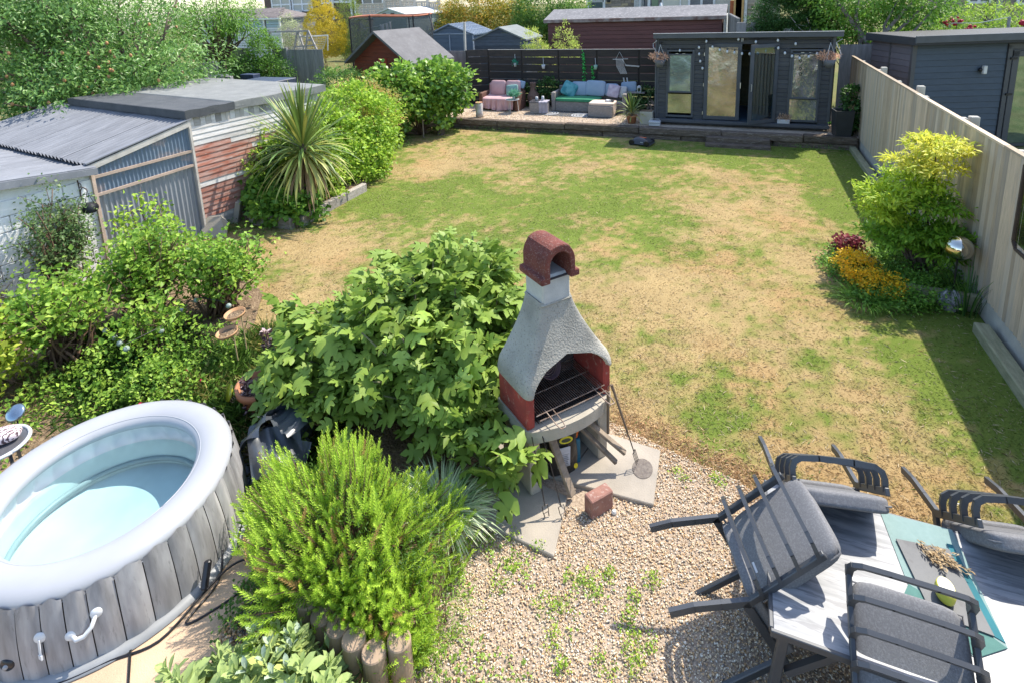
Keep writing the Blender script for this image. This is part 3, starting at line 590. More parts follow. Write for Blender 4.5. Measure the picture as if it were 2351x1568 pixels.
mb = MB()
for x in np.linspace(-.31, .31, 26): mb.box((x, .21, .652), (.006, .38, .014))
mb.build('bars', WIRD, t)
t = thing('coil_burner', 'round dark pan with wire rings leaning inside the firebox', 'fire pan', (-1.14, 3.855, .05), R_(52.7))
mb = MB(); c = Vector((.0, .33, .865)); ro = (R_(62), 0, R_(8)); mb.lathe([(.02, -.05), (.10, -.05), (.115, .03), (.108, .03), (.095, -.035), (.0, -.04)], c, 24, ro, cap=False); mb.build('pan', mat('purple_iron', (.14, .075, .085), (.06, .04, .045), rough=.7, scale=8), t, smooth=True)
mb = MB(); Mx = Euler(ro).to_matrix()
for r in (.03, .05, .07, .09): mb.tube([c+Mx@Vector((r*math.cos(a), r*math.sin(a), -.01)) for a in np.linspace(0, 6.283, 21)], .0028, 4)
mb.build('wire_rings', WIRE, t)
# tools
WOODD = mat('tool_wood', (.20, .14, .09), (.10, .07, .045), rough=.7, scale=10, stretch=(1, 1, .2))
def bqw(x, y, z): return Matrix.Rotation(R_(52.7), 3, 'Z')@Vector((x, y, z))+Vector((-1.14, 3.855, .05))
t = thing('grill_tongs', 'pair of long black wire skewers with square ends hanging before the left leg', 'grill tools', bqw(-.35, -.06, 0))
for dx, e in ((-.05, .03), (.04, .10)):
    a = bqw(-.36+dx, -.03, .61); b = bqw(-.36+dx+e*.2, -.15-e, .10); d = (b-a).normalized(); mb = MB(); mb.tube([a, a.lerp(b, .5)+Vector((.004, 0, 0)), b], .0045, 5)
    rr = bqw(1, 0, 0)-bqw(0, 0, 0); mb.tube([b, b+rr*.025, b+rr*.025+d*.055, b-rr*.025+d*.055, b-rr*.025, b], .004, 5); mb.tube([b-rr*.02+d*.055, b-rr*.02+d*.09], .004, 5); mb.tube([b+rr*.02+d*.055, b+rr*.02+d*.09], .004, 5); mb.build('skewer', WIRD, t, world=True)
t = thing('barbecue_fork', 'long wooden handled fork leaning against the right leg', 'grill fork', bqw(.38, -.1, 0))
a = bqw(.40, -.03, .74); b = bqw(.50, -.20, .16); MB().tube([a, a.lerp(b, .72)], [.013, .010], 8).build('handle', WOODD, t, world=True)
mb = MB(); mb.tube([a.lerp(b, .7), b], .005, 6); d = (b-a).normalized(); sd = d.cross(Vector((0, 0, 1))).normalized()
mb.tube([b-sd*.03, b+sd*.03], .0045, 5)
for k in (-1, -.33, .33, 1): mb.tube([b+sd*.03*k, b+sd*.03*k+d*.10], .003, 5)
mb.build('tines', WIRD, t, world=True)
t = thing('barbecue_spatula', 'dark wooden handled spatula hanging from the front of the right leg', 'spatula', bqw(.3, -.1, 0))
a = bqw(.335, -.06, .72); b = bqw(.30, -.10, .36); MB().tube([a, b], [.014, .011], 8).build('handle', WOODD, t, world=True)
MB().tube([a+Vector((0, 0, .0)), a+Vector((0, 0, .05)), a+Vector((.015, 0, .07)), a+Vector((.03, 0, .03))], .004, 5).build('hook', WIRE, t, world=True)
# things stored below
t = thing('charcoal_bag', 'black charcoal bag with a yellow oval badge and pale label under the hearth', 'bag', bqw(-.03, .10, 0), R_(52.7-14))
BAGB = mat('black_bag', (.045, .035, .03), (.02, .018, .016), rough=.4, scale=9, bump=.01, bscale=16)
def bagmesh(sx, sy, sz, sd):
    mb = MB(); rg_ = np.random.default_rng(sd); ph = rg_.uniform(0, 6, 8)
    def f(a, b):
        th = 2*math.pi*a; k = (1-(abs(b-.45)/.62)**3)*.98; z = sz*b; w_ = 1+.06*math.sin(5*th+ph[0]+7*b)+.04*math.sin(9*th+ph[1]-5*b)
        cx, cy = sq(th, .7); kk = max(k, .35); return Vector((cx*sx/2*w_*(1 if b < .8 else 1+.1*(b-.8)), cy*sy/2*w_*(kk if b < .8 else kk*(1-(b-.8)*3.4)), z))
    mb.grid(f, 32, 14); mb.grid(lambda a, b: (lambda q: Vector((q.x*b, q.y*b, 0.002)))(f(a, 0)), 32, 1); return mb
bagmesh(.24, .15, .44, 2).build('bag', BAGB, t, smooth=True)
mb = MB(); mb.lathe([(.0, 0), (.05, 0), (.05, .004), (0, .004)], (.0, -.085, .375), 20, (R_(72), 0, 0), sx=1.2, sy=.55, cap=False); mb.build('badge', mat('yellow_print', (.75, .62, .02), rough=.5), t)
mb = MB(); mb.lathe([(.0, 0), (.035, 0), (.035, .002), (0, .002)], (.0, -.0895, .3745), 20, (R_(72), 0, 0), sx=1.2, sy=.42, cap=False); mb.build('badge_print', mat('dark_print', (.06, .06, .03), rough=.5), t)
MB().bbox((-.02, -.088, .215), (.11, .006, .20), .002, (R_(4), 0, 0)).build('label', mat('grey_label', (.55, .56, .60), (.45, .46, .5), rough=.5, scale=30), t)
mb = MB()
for k in range(9): mb.box((-.02, -.0925, .135+.018*k), (.085-.012*(k % 3), .002, .004), (R_(4), 0, 0))
mb.build('label_print', mat('print_grey', (.2, .2, .22)), t)
MB().lathe([(0, 0), (.018, 0), (.018, .003), (0, .003)], (.085, -.085, .10), 12, (R_(88), 0, 0), sx=1, sy=1.4, cap=False).build('badge', MATS['yellow_print'], t)
t = thing('blue_bag', 'crumpled bright blue plastic bag behind the charcoal', 'bag', bqw(.12, .26, 0), R_(40)); bagmesh(.15, .14, .40, 5).build('bag', mat('blue_plastic', (.01, .22, .40), (.01, .12, .25), rough=.3, scale=14, bump=.02, bscale=20, spec=.7), t, smooth=True)
t = thing('orange_pack', 'small orange firelighter pack beside the blue bag', 'packet', bqw(.12, .13, 0), R_(30)); MB().bbox((0, 0, .30), (.07, .05, .12), .012, (0, .25, 0)).build('packet', mat('orange_plastic', (.80, .17, .02), rough=.4), t); MB().bbox((0, 0, .12), (.09, .07, .24), .01).build('box_below', mat('teal_card', (.02, .18, .28), rough=.5), t)
OLDW = mat('old_plank', (.30, .24, .18), (.18, .14, .1), rough=.9, scale=6, stretch=(1, 1, 5), bump=.003, rnd=.25)
for a, b, wd, lb in ((bqw(.16, .12, .46), bqw(.42, -.18, .17), .05, 'grey weathered stick sticking out beside the right leg, upper one'), (bqw(.12, .10, .40), bqw(.34, -.16, .10), .045, 'grey weathered stick sticking out beside the right leg, lower one'), (bqw(-.20, .05, .52), bqw(-.12, -.16, .02), .07, 'rusty brown flat board leaning out between bag and left leg')):
    tag(MB().bar(a, b, wd, .03, bev=.004).build('firewood_stick', OLDW), lb, 'firewood')
# slabs, brick, log
SLAB = mat('paving_slab', (.40, .35, .285), (.28, .25, .21), rough=.95, scale=4, bump=.003, bscale=90, col3=(.2, .18, .15), scale3=60, amt3=.55, thr3=.62, rnd=.04)
def slab(pts, z0, z1, label):
    o = MB().poly(pts, z0, z1).build('paving_slab', SLAB); o.modifiers.new('b', 'BEVEL').width = .006; return tag(o, label, 'paving slab', 'slabs under the barbecue')
slab([(-1.08, 3.14), (-1.13, 3.66), (-1.98, 3.78), (-1.75, 3.2)], .0, .055, 'concrete slab in front of the left leg of the barbecue')
slab([(-.47, 3.82), (-.49, 4.4), (-1.03, 4.44), (-1.20, 3.79)], .0, .057, 'concrete slab with ash ring beside the right leg of the barbecue')
slab([(-1.205, 3.80), (-1.04, 4.45), (-1.7, 4.6), (-2.0, 3.8)], .0, .052, 'shaded concrete slab beneath the barbecue')
t_ = gp(1475, 1075, .058); mb = MB(); mb.lathe([(.0, 0), (.10, 0), (.095, .004), (0, .005)], (t_.x, t_.y, .058), 28, cap=False, sx=.85, sy=1.1); tag(mb.build('ash_patch', mat('ash', (.22, .19, .16), (.12, .1, .09), rough=1, scale=40, bump=.004)), 'round patch of grey ash on the slab', 'ash')
BRK = mat('old_brick', (.33, .17, .13), (.22, .11, .09), rough=.95, scale=12, bump=.003, col3=(.5, .42, .38), scale3=30, amt3=.5)
tag(MB().bbox((-.87, 3.655, .105), (.10, .215, .165), .008, (0, 0, R_(-38))).build('loose_brick', BRK), 'single red brown brick standing on the gravel by the slab', 'brick')
tag(MB().ball((-.75, 3.66, .04), (.022, .018, .02), 8, noise=.2).build('white_stone', mat('white_stone', (.75, .74, .7))), 'small white stone beside the brick', 'stone')
LOGW = mat('driftwood', (.62, .55, .50), (.40, .33, .28), rough=.9, scale=6, stretch=(1, 3, 3), bump=.01, bscale=25, col3=(.12, .08, .06), scale3=10, amt3=.9, thr3=.6)
tag(MB().tube([(-1.78, 2.62, .07), (-1.80, 2.85, .09), (-1.79, 3.1, .10), (-1.77, 3.32, .11)], [.05, .075, .065, .05], 12).build('driftwood_log', LOGW, smooth=True), 'bleached driftwood log lying by the rosemary', 'log')
# ================================================================ TABLE AND CHAIRS
TTOP = mat('grey_woodgrain_top', (.345, .35, .36), (.19, .2, .21), rough=.35, scale=2.2, detail=8, stretch=(1, 9, 1), contrast=1.4, col3=(.15, .155, .17), scale3=3.2, amt3=.8, thr3=.50)
def distort(mt, amt):
    pass
ALU = mat('charcoal_aluminium', (.085, .09, .098), (.07, .074, .08), rough=.42, metal=.35, scale=3)
t = thing('dining_table', 'rectangular garden table with pale grey woodgrain top and charcoal metal frame', 'table', (1.24, 3.14, 0))
for i in range(1): MB().bbox((1.245, 3.14, .712), (1.89, .985, .016), .003).build('top_panel', TTOP, t, world=True, center=True)
for y in (2.643, 3.637): MB().bbox((1.245, y, .700), (1.92, .022, .042), .004).build('edge_rail', ALU, t, world=True, center=True)
for x in (.290, 2.2): MB().bbox((x, 3.14, .700), (.022, .972, .042), .004).build('edge_rail', ALU, t, world=True, center=True)
for x, sx in ((.36, 1), (2.12, -1)):
    for y in (2.70, 3.58):
        MB().bar((x, y, .69), (x-sx*.06, y, 0), .05, .05, bev=.005).build('leg', ALU, t, world=True, center=True)
    MB().bar((x, 2.72, .12), (x, 3.56, .12), .04, .04).build('stretcher', ALU, t, world=True, center=True)
    for y in (2.70, 3.58): MB().bar((x+sx*.02, y, .40), (x+sx*.28, y, .68), .035, .035).build('brace', ALU, t, world=True, center=True)
MB().bar((.38, 3.14, .12), (2.1, 3.14, .12), .045, .045).build('stretcher', ALU, t, world=True, center=True)
FAB = mat('grey_woven_fabric', (.20, .20, .205), (.155, .155, .16), rough=.95, scale=160, detail=2, bump=.0015, bscale=500, col3=(.27, .27, .275), scale3=90, amt3=.5, thr3=.5, spec=.2)
def cushmesh(mb, c, s3, M_=None, n=10, p=5., puff=.25):
    """soft boxy cushion"""
    vs = []; q3 = Vector(s3)/2; mi = min(range(3), key=lambda i: s3[i]); bm = bmesh.new(); bmesh.ops.create_cube(bm, size=2); bmesh.ops.subdivide_edges(bm, edges=bm.edges[:], cuts=n, use_grid_fill=True)
    out = []
    for v in bm.verts:
        x, y, z = v.co; e = .0
        r = (abs(x)**p+abs(y)**p+abs(z)**p)**(1/p); x, y, z = x/r, y/r, z/r
        w3 = [x, y, z]; o2 = [w3[i] for i in range(3) if i != mi]; k = 1+puff*((1-o2[0]**2)*(1-o2[1]**2))-puff*.6; q = Vector((x*q3[0], y*q3[1], z*q3[2])); q[mi] *= k; out.append((M_@q if M_ else q)+Vector(c))
    bm.verts.index_update(); mb._add(out, [[v.index for v in f.verts] for f in bm.faces]); bm.free(); return mb
def make_chair(label):
    t = thing('dining_chair', label, 'chair', (0, 0, 0), group='garden chairs tipped against the table')
    for sx in (-1, 1):
        x = sx*.262
        MB().bar((x, 0, 0), (x, -.03, .42), .028, .05, (0, 1, 0), bev=.005).build('leg', ALU, t)
        mb = MB(); pts = [(x, -.63, 0), (x, -.60, .14), (x, -.545, .28), (x, -.49, .42)]
        for a, b in zip(pts, pts[1:]): mb.bar(a, Vector(b)+(Vector(b)-Vector(a)).normalized()*.004, .026, .045, (0, 1, 0))
        mb.build('leg', ALU, t)
        mb = MB(); mb.bar((x, -.48, .40), (x, -.585, .93), .026, .045, (0, 1, 0), bev=.004); mb.build('back_post', ALU, t)
        MB().bar((x, .0, .405), (x, -.5, .405), .026, .05, bev=.004).build('seat_rail', ALU, t)
    MB().bar((-.26, -.02, .40), (.26, -.02, .40), .03, .04).build('front_rail', ALU, t)
    for k, z in enumerate((.52, .645, .77, .90)):
        y = -.48-(z-.40)*.198-.022
        pts = [(-.262, y+.022, z-.01), (-.264, y-.045, z+.0), (-.252, y-.085, z+.004), (-.215, y-.108, z+.006), (-.1, y-.118, z+.006), (.1, y-.118, z+.006), (.215, y-.108, z+.006), (.252, y-.085, z+.004), (.264, y-.045, z), (.262, y+.022, z-.01)]
        mb = MB()
        for a, b in zip(pts, pts[1:]): mb.bar(a, Vector(b)+(Vector(b)-Vector(a)).normalized()*.008, .034, .022)
        mb.build('back_bar', ALU, t)
    SC_ = cushmesh(MB(), (0, -.235, .455), (.51, .50, .085), p=8).build('seat_cushion', FAB, t, smooth=True)
    Mx = Euler((R_(11.2), 0, 0)).to_matrix(); BC_ = cushmesh(MB(), (0, -.475, .75), (.50, .095, .56), Mx@Matrix.Identity(3), p=7, puff=.0).build('back_cushion', FAB, t, smooth=True)
    Lp = [(sx*.243, sy*.238) for sx, sy in ((-1, -1), (1, -1), (1, 1), (-1, 1), (-1, -1))]; MB().tube([(x, y-.235, .455) for x, y in Lp], .006, 5).build('piping', FAB, SC_, smooth=True); MB().tube([Mx@Vector((x, -.0, y*1.1))+Vector((0, -.475, .75)) for x, y in Lp], .006, 5).build('piping', FAB, BC_, smooth=True)
    MB().box((.18, -.583, .545), (.06, .002, .012)).build('care_tag', mat('white_tag', (.8, .8, .8)), t)
    return t
def place_chair(o, x, y, rz, tilt=-60): o.location = (x, y, 0); o.rotation_euler = (R_(tilt), 0, R_(rz)); return o
c0 = make_chair('grey cushioned metal chair tipped over the short left end of the table, legs pointing left')
place_chair(c0, -.02, 3.02, -90+20, -60)
c1 = dup(c0, label='grey cushioned chair tipped over the far long side next to the left corner'); place_chair(c1, .60, 3.98, 180+11, -60)
c2 = dup(c0, label='grey cushioned chair tipped over the far long side at the right edge of the photo'); place_chair(c2, 1.55, 4.02, 180+11, -60)
c3 = dup(c0, label='charcoal chair seen from behind, tipped over the near long side with its cushion slipped down'); place_chair(c3, .92, 2.42, 0, -60)
for o in C.objects:
    if o.parent == c3 and o.name.startswith('back_cushion'): o.location = (0, .02, -.13)
# cloth, slate, lemon, herbs
TEAL = mat('teal_cloth', (.085, .20, .175), (.07, .17, .15), rough=.9, scale=30, bump=.001, bscale=400); TEALL = mat('pale_teal_cloth', (.22, .315, .30), (.19, .28, .265), rough=.9, scale=30, bump=.001, bscale=400)
t = thing('table_runner', 'green and teal cloth runner laid across the table', 'table runner', (1.16, 3.3, .7205))
def sheet(name, pts, z, mt, par, th=.003):
    mb = MB(); mb.prism([(x, y, z) for x, y in pts], (0, 0, th)); return mb.build(name, mt, par, world=True)
sheet('cloth', [(.955, 3.63), (1.33, 3.64), (1.375, 2.97), (1.22, 2.86), (.90, 2.965), (1.0, 3.16)], .7215, TEALL, t)
sheet('cloth_fold', [(1.0, 3.16), (1.23, 3.06), (1.37, 2.965), (1.225, 2.865), (.905, 2.968)], .7255, TEAL, t)
sheet('cloth_fold', [(1.27, 3.52), (1.30, 3.52), (1.372, 2.99), (1.30, 3.02)], .7257, mat('deep_teal_cloth', (.03, .17, .20), rough=.9), t)
sheet('tag', [(.885, 2.93), (.93, 2.975), (.97, 2.94), (.92, 2.90)], .7245, mat('white_paper', (.75, .75, .75)), t)
SLATE = mat('slate', (.115, .12, .125), (.085, .09, .095), rough=.6, scale=5, bump=.001, bscale=40, col3=(.05, .05, .055), scale3=6, amt3=.5)
o = MB().poly([(1.0, 3.44), (1.27, 3.47), (1.33, 3.0), (1.07, 3.02)], .7295, .738).build('slate_board', SLATE); tag(o, 'dark slate serving board on the teal runner', 'slate board')
LEM = mat('candle_yellow', (.72, .68, .10), (.66, .60, .08), rough=.4, scale=6)
t = thing('lemon_candle', 'yellow lemon shaped candle with flat pale top on the slate', 'candle', (1.155, 3.13, .738))
mb = MB(); mb.lathe([(.0, 0), (.035, .002), (.055, .025), (.058, .05), (.052, .072), (.048, .082)], (0, 0, 0), 24, sx=.8, sy=1.15); mb.build('wax_body', LEM, t, smooth=True)
mb = MB(); mb.lathe([(0, 0), (.047, 0), (.045, .003), (0, .004)], (0, 0, .081), 24, sx=.8, sy=1.15, cap=False); mb.build('flat_top', mat('cream_wax', (.85, .83, .68), rough=.5), t)
t = thing('dried_herbs', 'bundle of brittle dried herb sprigs scattered on the slate', 'dried herbs', (1.19, 3.38, .74))
rg = random.Random(12); mb = MB(); DRY = mat('dried_leaf', (.34, .27, .18), (.20, .15, .1), rough=.9, scale=30)
P = []; D = []
for k in range(16):
    a = rg.gauss(-.9, .5); x, y = 1.13+rg.uniform(-.04, .12), 3.46+rg.uniform(-.10, .02); L_ = rg.uniform(.08, .18); q = [Vector((x+math.cos(a)*L_*i/3, y+math.sin(a)*L_*i/3, .742+rg.uniform(0, .02))) for i in range(4)]
    mb.tube(q, .0022, 4)
    for i in range(12):
        b = q[0].lerp(q[3], rg.random()); P.append(b+Vector((0, 0, .004))); a2 = a+rg.choice((-.6, .6)); D.append((math.cos(a2), math.sin(a2), rg.uniform(0, .5)))
mb.build('stems', DRY, t, world=True); n = len(P)
leafobj('leaves', (np.array([tuple(p) for p in P]), np.array(D), np.tile([0., 0, 1], (n, 1)), np.full(n, .03), np.full(n, .009), np.tile([.36, .28, .18], (n, 1))*RG.uniform(.6, 1.3, (n, 1))), LEAF, t)
# ================================================================ HOT TUB
TC = Vector((-4.34, 2.08, 0))
VIN = mat('pale_vinyl', (.37, .38, .40), (.325, .335, .36), rough=.38, scale=2, bump=.0015, bscale=9, spec=.5)
VINW = mat('white_vinyl', (.70, .72, .74), rough=.4, scale=2)
WPR = mat('printed_grey_boards', (.37, .365, .37), (.20, .195, .2), rough=.5, scale=3, detail=8, stretch=(5, 5, .8), contrast=1.2, col3=(.15, .145, .145), scale3=7, amt3=.5, thr3=.58, rnd=.17, bump=.004, bscale=3)
t = thing('hot_tub', 'round inflatable hot tub with pale vinyl rim and grey board-print sides, half filled', 'hot tub', TC)
TUB = t; rg = random.Random(6); a = 0; k = 0
def pol(r, a, z): return Vector((TC.x+r*math.cos(a), TC.y+r*math.sin(a), z))
while a < 2*math.pi-.02:
    da = min(rg.uniform(.13, .175), 2*math.pi-a); 
    if 2*math.pi-a-da < .07: da = 2*math.pi-a
    mb = MB(); ph = rg.uniform(0, 6)
    def f(u, v, a=a, da=da, ph=ph):
        z = .03+.485*v; r = .955-.055*v+.012*math.sin(math.pi*v)+.010*math.sin(math.pi*u)+.005*math.sin(9*u+ph)*(v**2); return pol(r, a+.0035+(da-.007)*u, z-.016*math.cos(2*math.pi*u)*v**6)
    mb.grid(f, 6, 8); o = mb.build('side_panel', WPR, t, world=True, smooth=True, center=True); a += da; k += 1
mb = MB(); mb.lathe([(.945, .015), (.948, .04), (.905, .28), (.885, .49)], TC, 96, cap=False); mb.build('side_wall', mat('dark_seam', (.05, .045, .045), rough=.6), t, world=True, smooth=True)
pr = []
for i in range(21):
    q = math.pi*(-.15+1.30*i/20); pr.append((.765+.135*math.cos(q), .50+.078*math.sin(q)))
mb = MB(); mb.lathe(pr, TC, 128, cap=False); mb.build('top_ring', VIN, t, world=True, smooth=True)
MB().tube([pol(.893+.003*math.sin(a*36), a, .47) for a in np.linspace(0, 6.2832, 289)], .005, 5).build('rim_seam', VIN, t, world=True, smooth=True); MB().tube([pol(.668, a, .553) for a in np.linspace(0, 6.2832, 129)], .004, 5).build('rim_seam', VIN, t, world=True, smooth=True)
mb = MB(); NRB = 30
def inner(u, v):
    z = .47-.40*v; r = .648+.045*math.sin(math.pi*min(v*1.2, 1))+.02*v+.028*abs(math.sin(math.pi*u*NRB))*math.sin(math.pi*min(1, v*1.6+.12)); return pol(r, 2*math.pi*u, z)
mb.grid(inner, NRB*8, 14); mb.build('inner_wall', VINW, t, world=True, smooth=True)
mb = MB(); mb.lathe([(0, .05), (.60, .05), (.68, .075)], TC, 96, cap=False); mb.build('floor', VINW, t, world=True, smooth=True)
mb = MB(); mb.tube([pol(.655, a, .13) for a in np.linspace(0, 6.2832, 97)], .022, 8); mb.build('floor_seam', VIN, t, world=True, smooth=True)
wm = bpy.data.materials.new('tub_water'); wm.use_nodes = True; N = wm.node_tree.nodes; L = wm.node_tree.links
tr = N.new('ShaderNodeBsdfTransparent'); tr.inputs[0].default_value = (.74, .94, .96, 1); gl = N.new('ShaderNodeBsdfGlossy'); gl.inputs['Roughness'].default_value = .03
fr_ = N.new('ShaderNodeFresnel'); fr_.inputs[0].default_value = 1.33; ms = N.new('ShaderNodeMixShader'); ns = N.new('ShaderNodeTexNoise'); ns.inputs['Scale'].default_value = 5
bp = N.new('ShaderNodeBump'); bp.inputs['Distance'].default_value = .004; L.new(ns.outputs[0], bp.inputs['Height']); L.new(bp.outputs[0], gl.inputs['Normal'])
L.new(fr_.outputs[0], ms.inputs[0]); L.new(tr.outputs[0], ms.inputs[1]); L.new(gl.outputs[0], ms.inputs[2]); L.new(ms.outputs[0], N['Material Output'].inputs[0])
mb = MB(); mb.lathe([(.672, .31), (.001, .31)], TC, 96, cap=False); o = mb.build('tub_water', wm, None, smooth=True); tag(o, kind='structure')
mb = MB(); mb.lathe([(.94, .013), (1.03, .013), (1.035, .022), (.955, .03)], TC, 96, cap=False); mb.build('base_lip', mat('grey_liner', (.30, .31, .32), rough=.5), t, world=True, smooth=True)
# handles and fittings
for a_, z0, z1, r in ((R_(-40), .30, .24, .95),):
    p0, p1 = pol(.935, a_+.075, .33), pol(.94, a_-.075, .25)
    mb = MB(); d = pol(1, a_, 0)-pol(0, a_, 0); mb.tube([p0, p0.lerp(p1, .2)+d*.035-Vector((0, 0, .035)), p0.lerp(p1, .5)+d*.045-Vector((0, 0, .045)), p0.lerp(p1, .8)+d*.035-Vector((0, 0, .03)), p1], [.012, .014, .014, .014, .012], 8); mb.build('handle', VINW, t, world=True, smooth=True)
    for p in (p0, p1): mb = MB(); mb.lathe([(.0, .014), (.02, .014), (.032, .006), (.036, 0)], p, 16, (0, R_(90-3), 0), cap=False); mb.v = [tuple(Matrix.Rotation(a_, 3, 'Z')@(Vector(q)-p)+p) for q in mb.v]; mb.build('handle_patch', VINW, t, world=True, smooth=True)
a_ = R_(-54); p = pol(.935, a_, .30)
mb = MB(); mb.lathe([(.0, .014), (.02, .014), (.034, .006), (.038, 0)], p, 16, (0, R_(88), 0), cap=False); mb.v = [tuple(Matrix.Rotation(a_, 3, 'Z')@(Vector(q)-p)+p) for q in mb.v]; mb.build('strap_patch', VINW, t, world=True, smooth=True)
mb = MB(); d = pol(1, a_, 0)-pol(0, a_, 0); mb.bar(p+d*.015, p+d*.03-Vector((0, 0, .10)), .022, .005); mb.bar(p+d*.03-Vector((0, 0, .095)), p+d*.032-Vector((0, 0, .125)), .032, .01); mb.build('strap', VINW, t, world=True)
a_ = R_(-66); p = pol(.945, a_, .16)
for prf, mt_, nm_ in (([(.0, .022), (.035, .022), (.043, .01), (.045, 0)], mat('black_plastic', (.015, .015, .02), rough=.3), 'valve'), ([(.0, .034), (.013, .034), (.015, .022)], mat('grey_plastic', (.35, .35, .36), rough=.4), 'valve_cap')):
    mb = MB(); mb.lathe(prf, p, 20, (0, R_(90), 0), cap=False); mb.v = [tuple(Matrix.Rotation(a_, 3, 'Z')@(Vector(q)-p)+p) for q in mb.v]; mb.build(nm_, mt_, t, world=True, smooth=True)
# power cable, mat, folded cover
tag(MB().bar(pol(1.02, R_(2), .20), pol(1.06, R_(-3), .06), .045, .045, bev=.01).build('cable_plug', MATS['black_plastic']), 'black inline plug hanging beside the tub wall', 'plug')
tag(MB().bar(pol(1.03, R_(-28), .02), pol(1.32, R_(-30), .016), .012, .012).build('thin_rod', BLKM), 'thin black rod lying on the tan paving', 'rod')
tag(MB().poly([(-3.55, .8), (-3.12, 1.0), (-3.22, 1.42), (-3.42, 1.30), (-3.8, .95)], .013, .026).build('floor_mat', mat('grey_foam', (.22, .22, .215), (.17, .17, .165), rough=.9, scale=20)), 'grey interlocking foam mat under the near edge of the tub', 'mat')
TARP = mat('grey_cover_vinyl', (.075, .085, .10), (.05, .058, .07), rough=.35, scale=3, spec=.6)
mb = MB(); tc = Vector((-3.60, 3.12, .0)); nr = np.random.default_rng(4); AM = [(nr.normal(0, 1.5, 3), nr.uniform(0, 6), nr.uniform(.04, .085)) for _ in range(8)]
def cat_(pts, n=5):
    P_ = [Vector(p) for p in pts]; out = []
    for i in range(len(P_)-1):
        a, b, c, d = P_[max(i-1, 0)], P_[i], P_[i+1], P_[min(i+2, len(P_)-1)]
        for k in range(n): t_ = k/n; out.append(.5*((2*b)+(c-a)*t_+(2*a-5*b+4*c-d)*t_**2+(3*b-a-3*c+d)*t_**3))
    return out+[P_[-1]]
def flap(i):
    g_ = random.Random(i*7+3); a = g_.uniform(0, 6.28); ti = g_.uniform(.25, 1.1); c = tc+Vector((g_.uniform(-.12, .12), g_.uniform(-.14, .14), .10+.05*i)); U = Vector((math.cos(a), math.sin(a), 0)); V = Vector((-math.sin(a)*math.cos(ti), math.cos(a)*math.cos(ti), -math.sin(ti))); N_ = U.cross(V); p1, p2, f1, f2 = g_.uniform(0, 6), g_.uniform(0, 6), g_.uniform(7, 13), g_.uniform(4, 8)
    def f(u, v):
        q = c+U*((u-.5)*.42)+V*((v-.35)*.36)+N_*(.035*abs(math.sin(f1*u+p1+2*v))+.03*math.sin(f2*v+p2+3*u)+.05*(1-(2*u-1)**2)); q.z = max(q.z, .015+.01*i); return q
    return f
flaps = [flap(i) for i in range(8)]
def tarp(u, v):
    a = 2*math.pi*u; ph = v*math.pi*.52; x, y, z = math.cos(a)*math.sin(ph), math.sin(a)*math.sin(ph), math.cos(ph)
    k = 1+sum(A_*abs(math.sin(4.5*(w_[0]*x+w_[1]*y+w_[2]*z)+p_))-.02 for w_, p_, A_ in AM); return tc+Vector((x*.26*k, y*.27*k, .01+z*.34*k*(1+.2*y)))
[mb.grid(fl_, 16, 14) for fl_ in flaps]; tag(mb.build('folded_cover', TARP, smooth=True), 'crumpled dark grey vinyl cover stuffed behind the hot tub', 'tub cover')
tag(MB().tube(cat_([pol(1.0, R_(10), .12), pol(1.08, R_(2), .03), pol(1.12, R_(-12), .02), pol(1.20, R_(-6), .02), pol(1.28, R_(4), .02), pol(1.22, R_(12), .03), pol(1.1, R_(8), .05), pol(1.06, R_(-4), .04), pol(1.10, R_(-20), .022), pol(1.02, R_(-34), .018), pol(1.02, R_(-50), .018), pol(1.04, R_(-70), .018)]), .008, 6).build('power_cable', MATS['black_plastic'], smooth=True), 'black cable looping on the paving round the hot tub', 'cable')

# rocks and log edging round the rosemary bed
ROCK = mat('tan_rock', (.36, .29, .22), (.24, .19, .14), rough=.95, scale=6, bump=.012, bscale=25, col3=(.14, .13, .1), scale3=9, amt3=.6)
def rock(x, y, z, r, sd, label): return tag(MB().ball((x, y, z), r, 14, noise=.09, seed=sd).build('rock', ROCK, smooth=True), label, 'rock')
rock(-3.12, 2.62, .07, (.11, .17, .12), 1, 'mossy rounded rock between tub and rosemary, inside the cable loop'); rock(-2.83, 2.52, .10, (.16, .15, .14), 2, 'rounded brown rock half hidden under the left of the rosemary'); rock(-2.66, 2.30, .07, (.17, .10, .10), 3, 'flat tan rock by the terracotta coloured edging logs')
rock(-5.25, 2.05, .10, (.20, .16, .11), 5, 'pale tan rock at the far side of the tub by the little table'); rock(-5.0, 2.75, .06, (.22, .12, .08), 6, 'low brown rock beside the rim of the tub'); rock(-3.95, 3.32, .05, (.16, .12, .07), 7, 'flat sandy rock behind the far side of the tub')
EDG = mat('edging_concrete', (.40, .29, .20), (.28, .20, .14), rough=.95, scale=5, bump=.0015, bscale=40, col3=(.30, .22, .16), scale3=9, amt3=.5, rnd=.1)
t = thing('log_edging', 'row of upright terracotta coloured log edging round the rosemary bed', 'edging', (-2.2, 2.2, 0))
ed = [(-2.62, 2.24), (-2.50, 2.15), (-2.37, 2.08), (-2.23, 2.05), (-2.09, 2.03), (-1.95, 2.0), (-1.81, 2.0), (-1.70, 2.10)]
for i, (x, y) in enumerate(ed): MB().lathe([(.070, 0), (.071, .325+.01*(i % 3)), (.066, .332+.01*(i % 3)), (0, .334+.01*(i % 3))], (x, y, 0), 22).build('edging_log', EDG, t, world=True, center=True)
tag(MB().poly([(-2.58, 2.27), (-2.35, 2.12), (-1.85, 2.06), (-1.68, 2.3), (-1.75, 2.9), (-2.9, 2.9), (-2.85, 2.5)], 0, .24).build('raised_soil', SOIL), kind='structure')
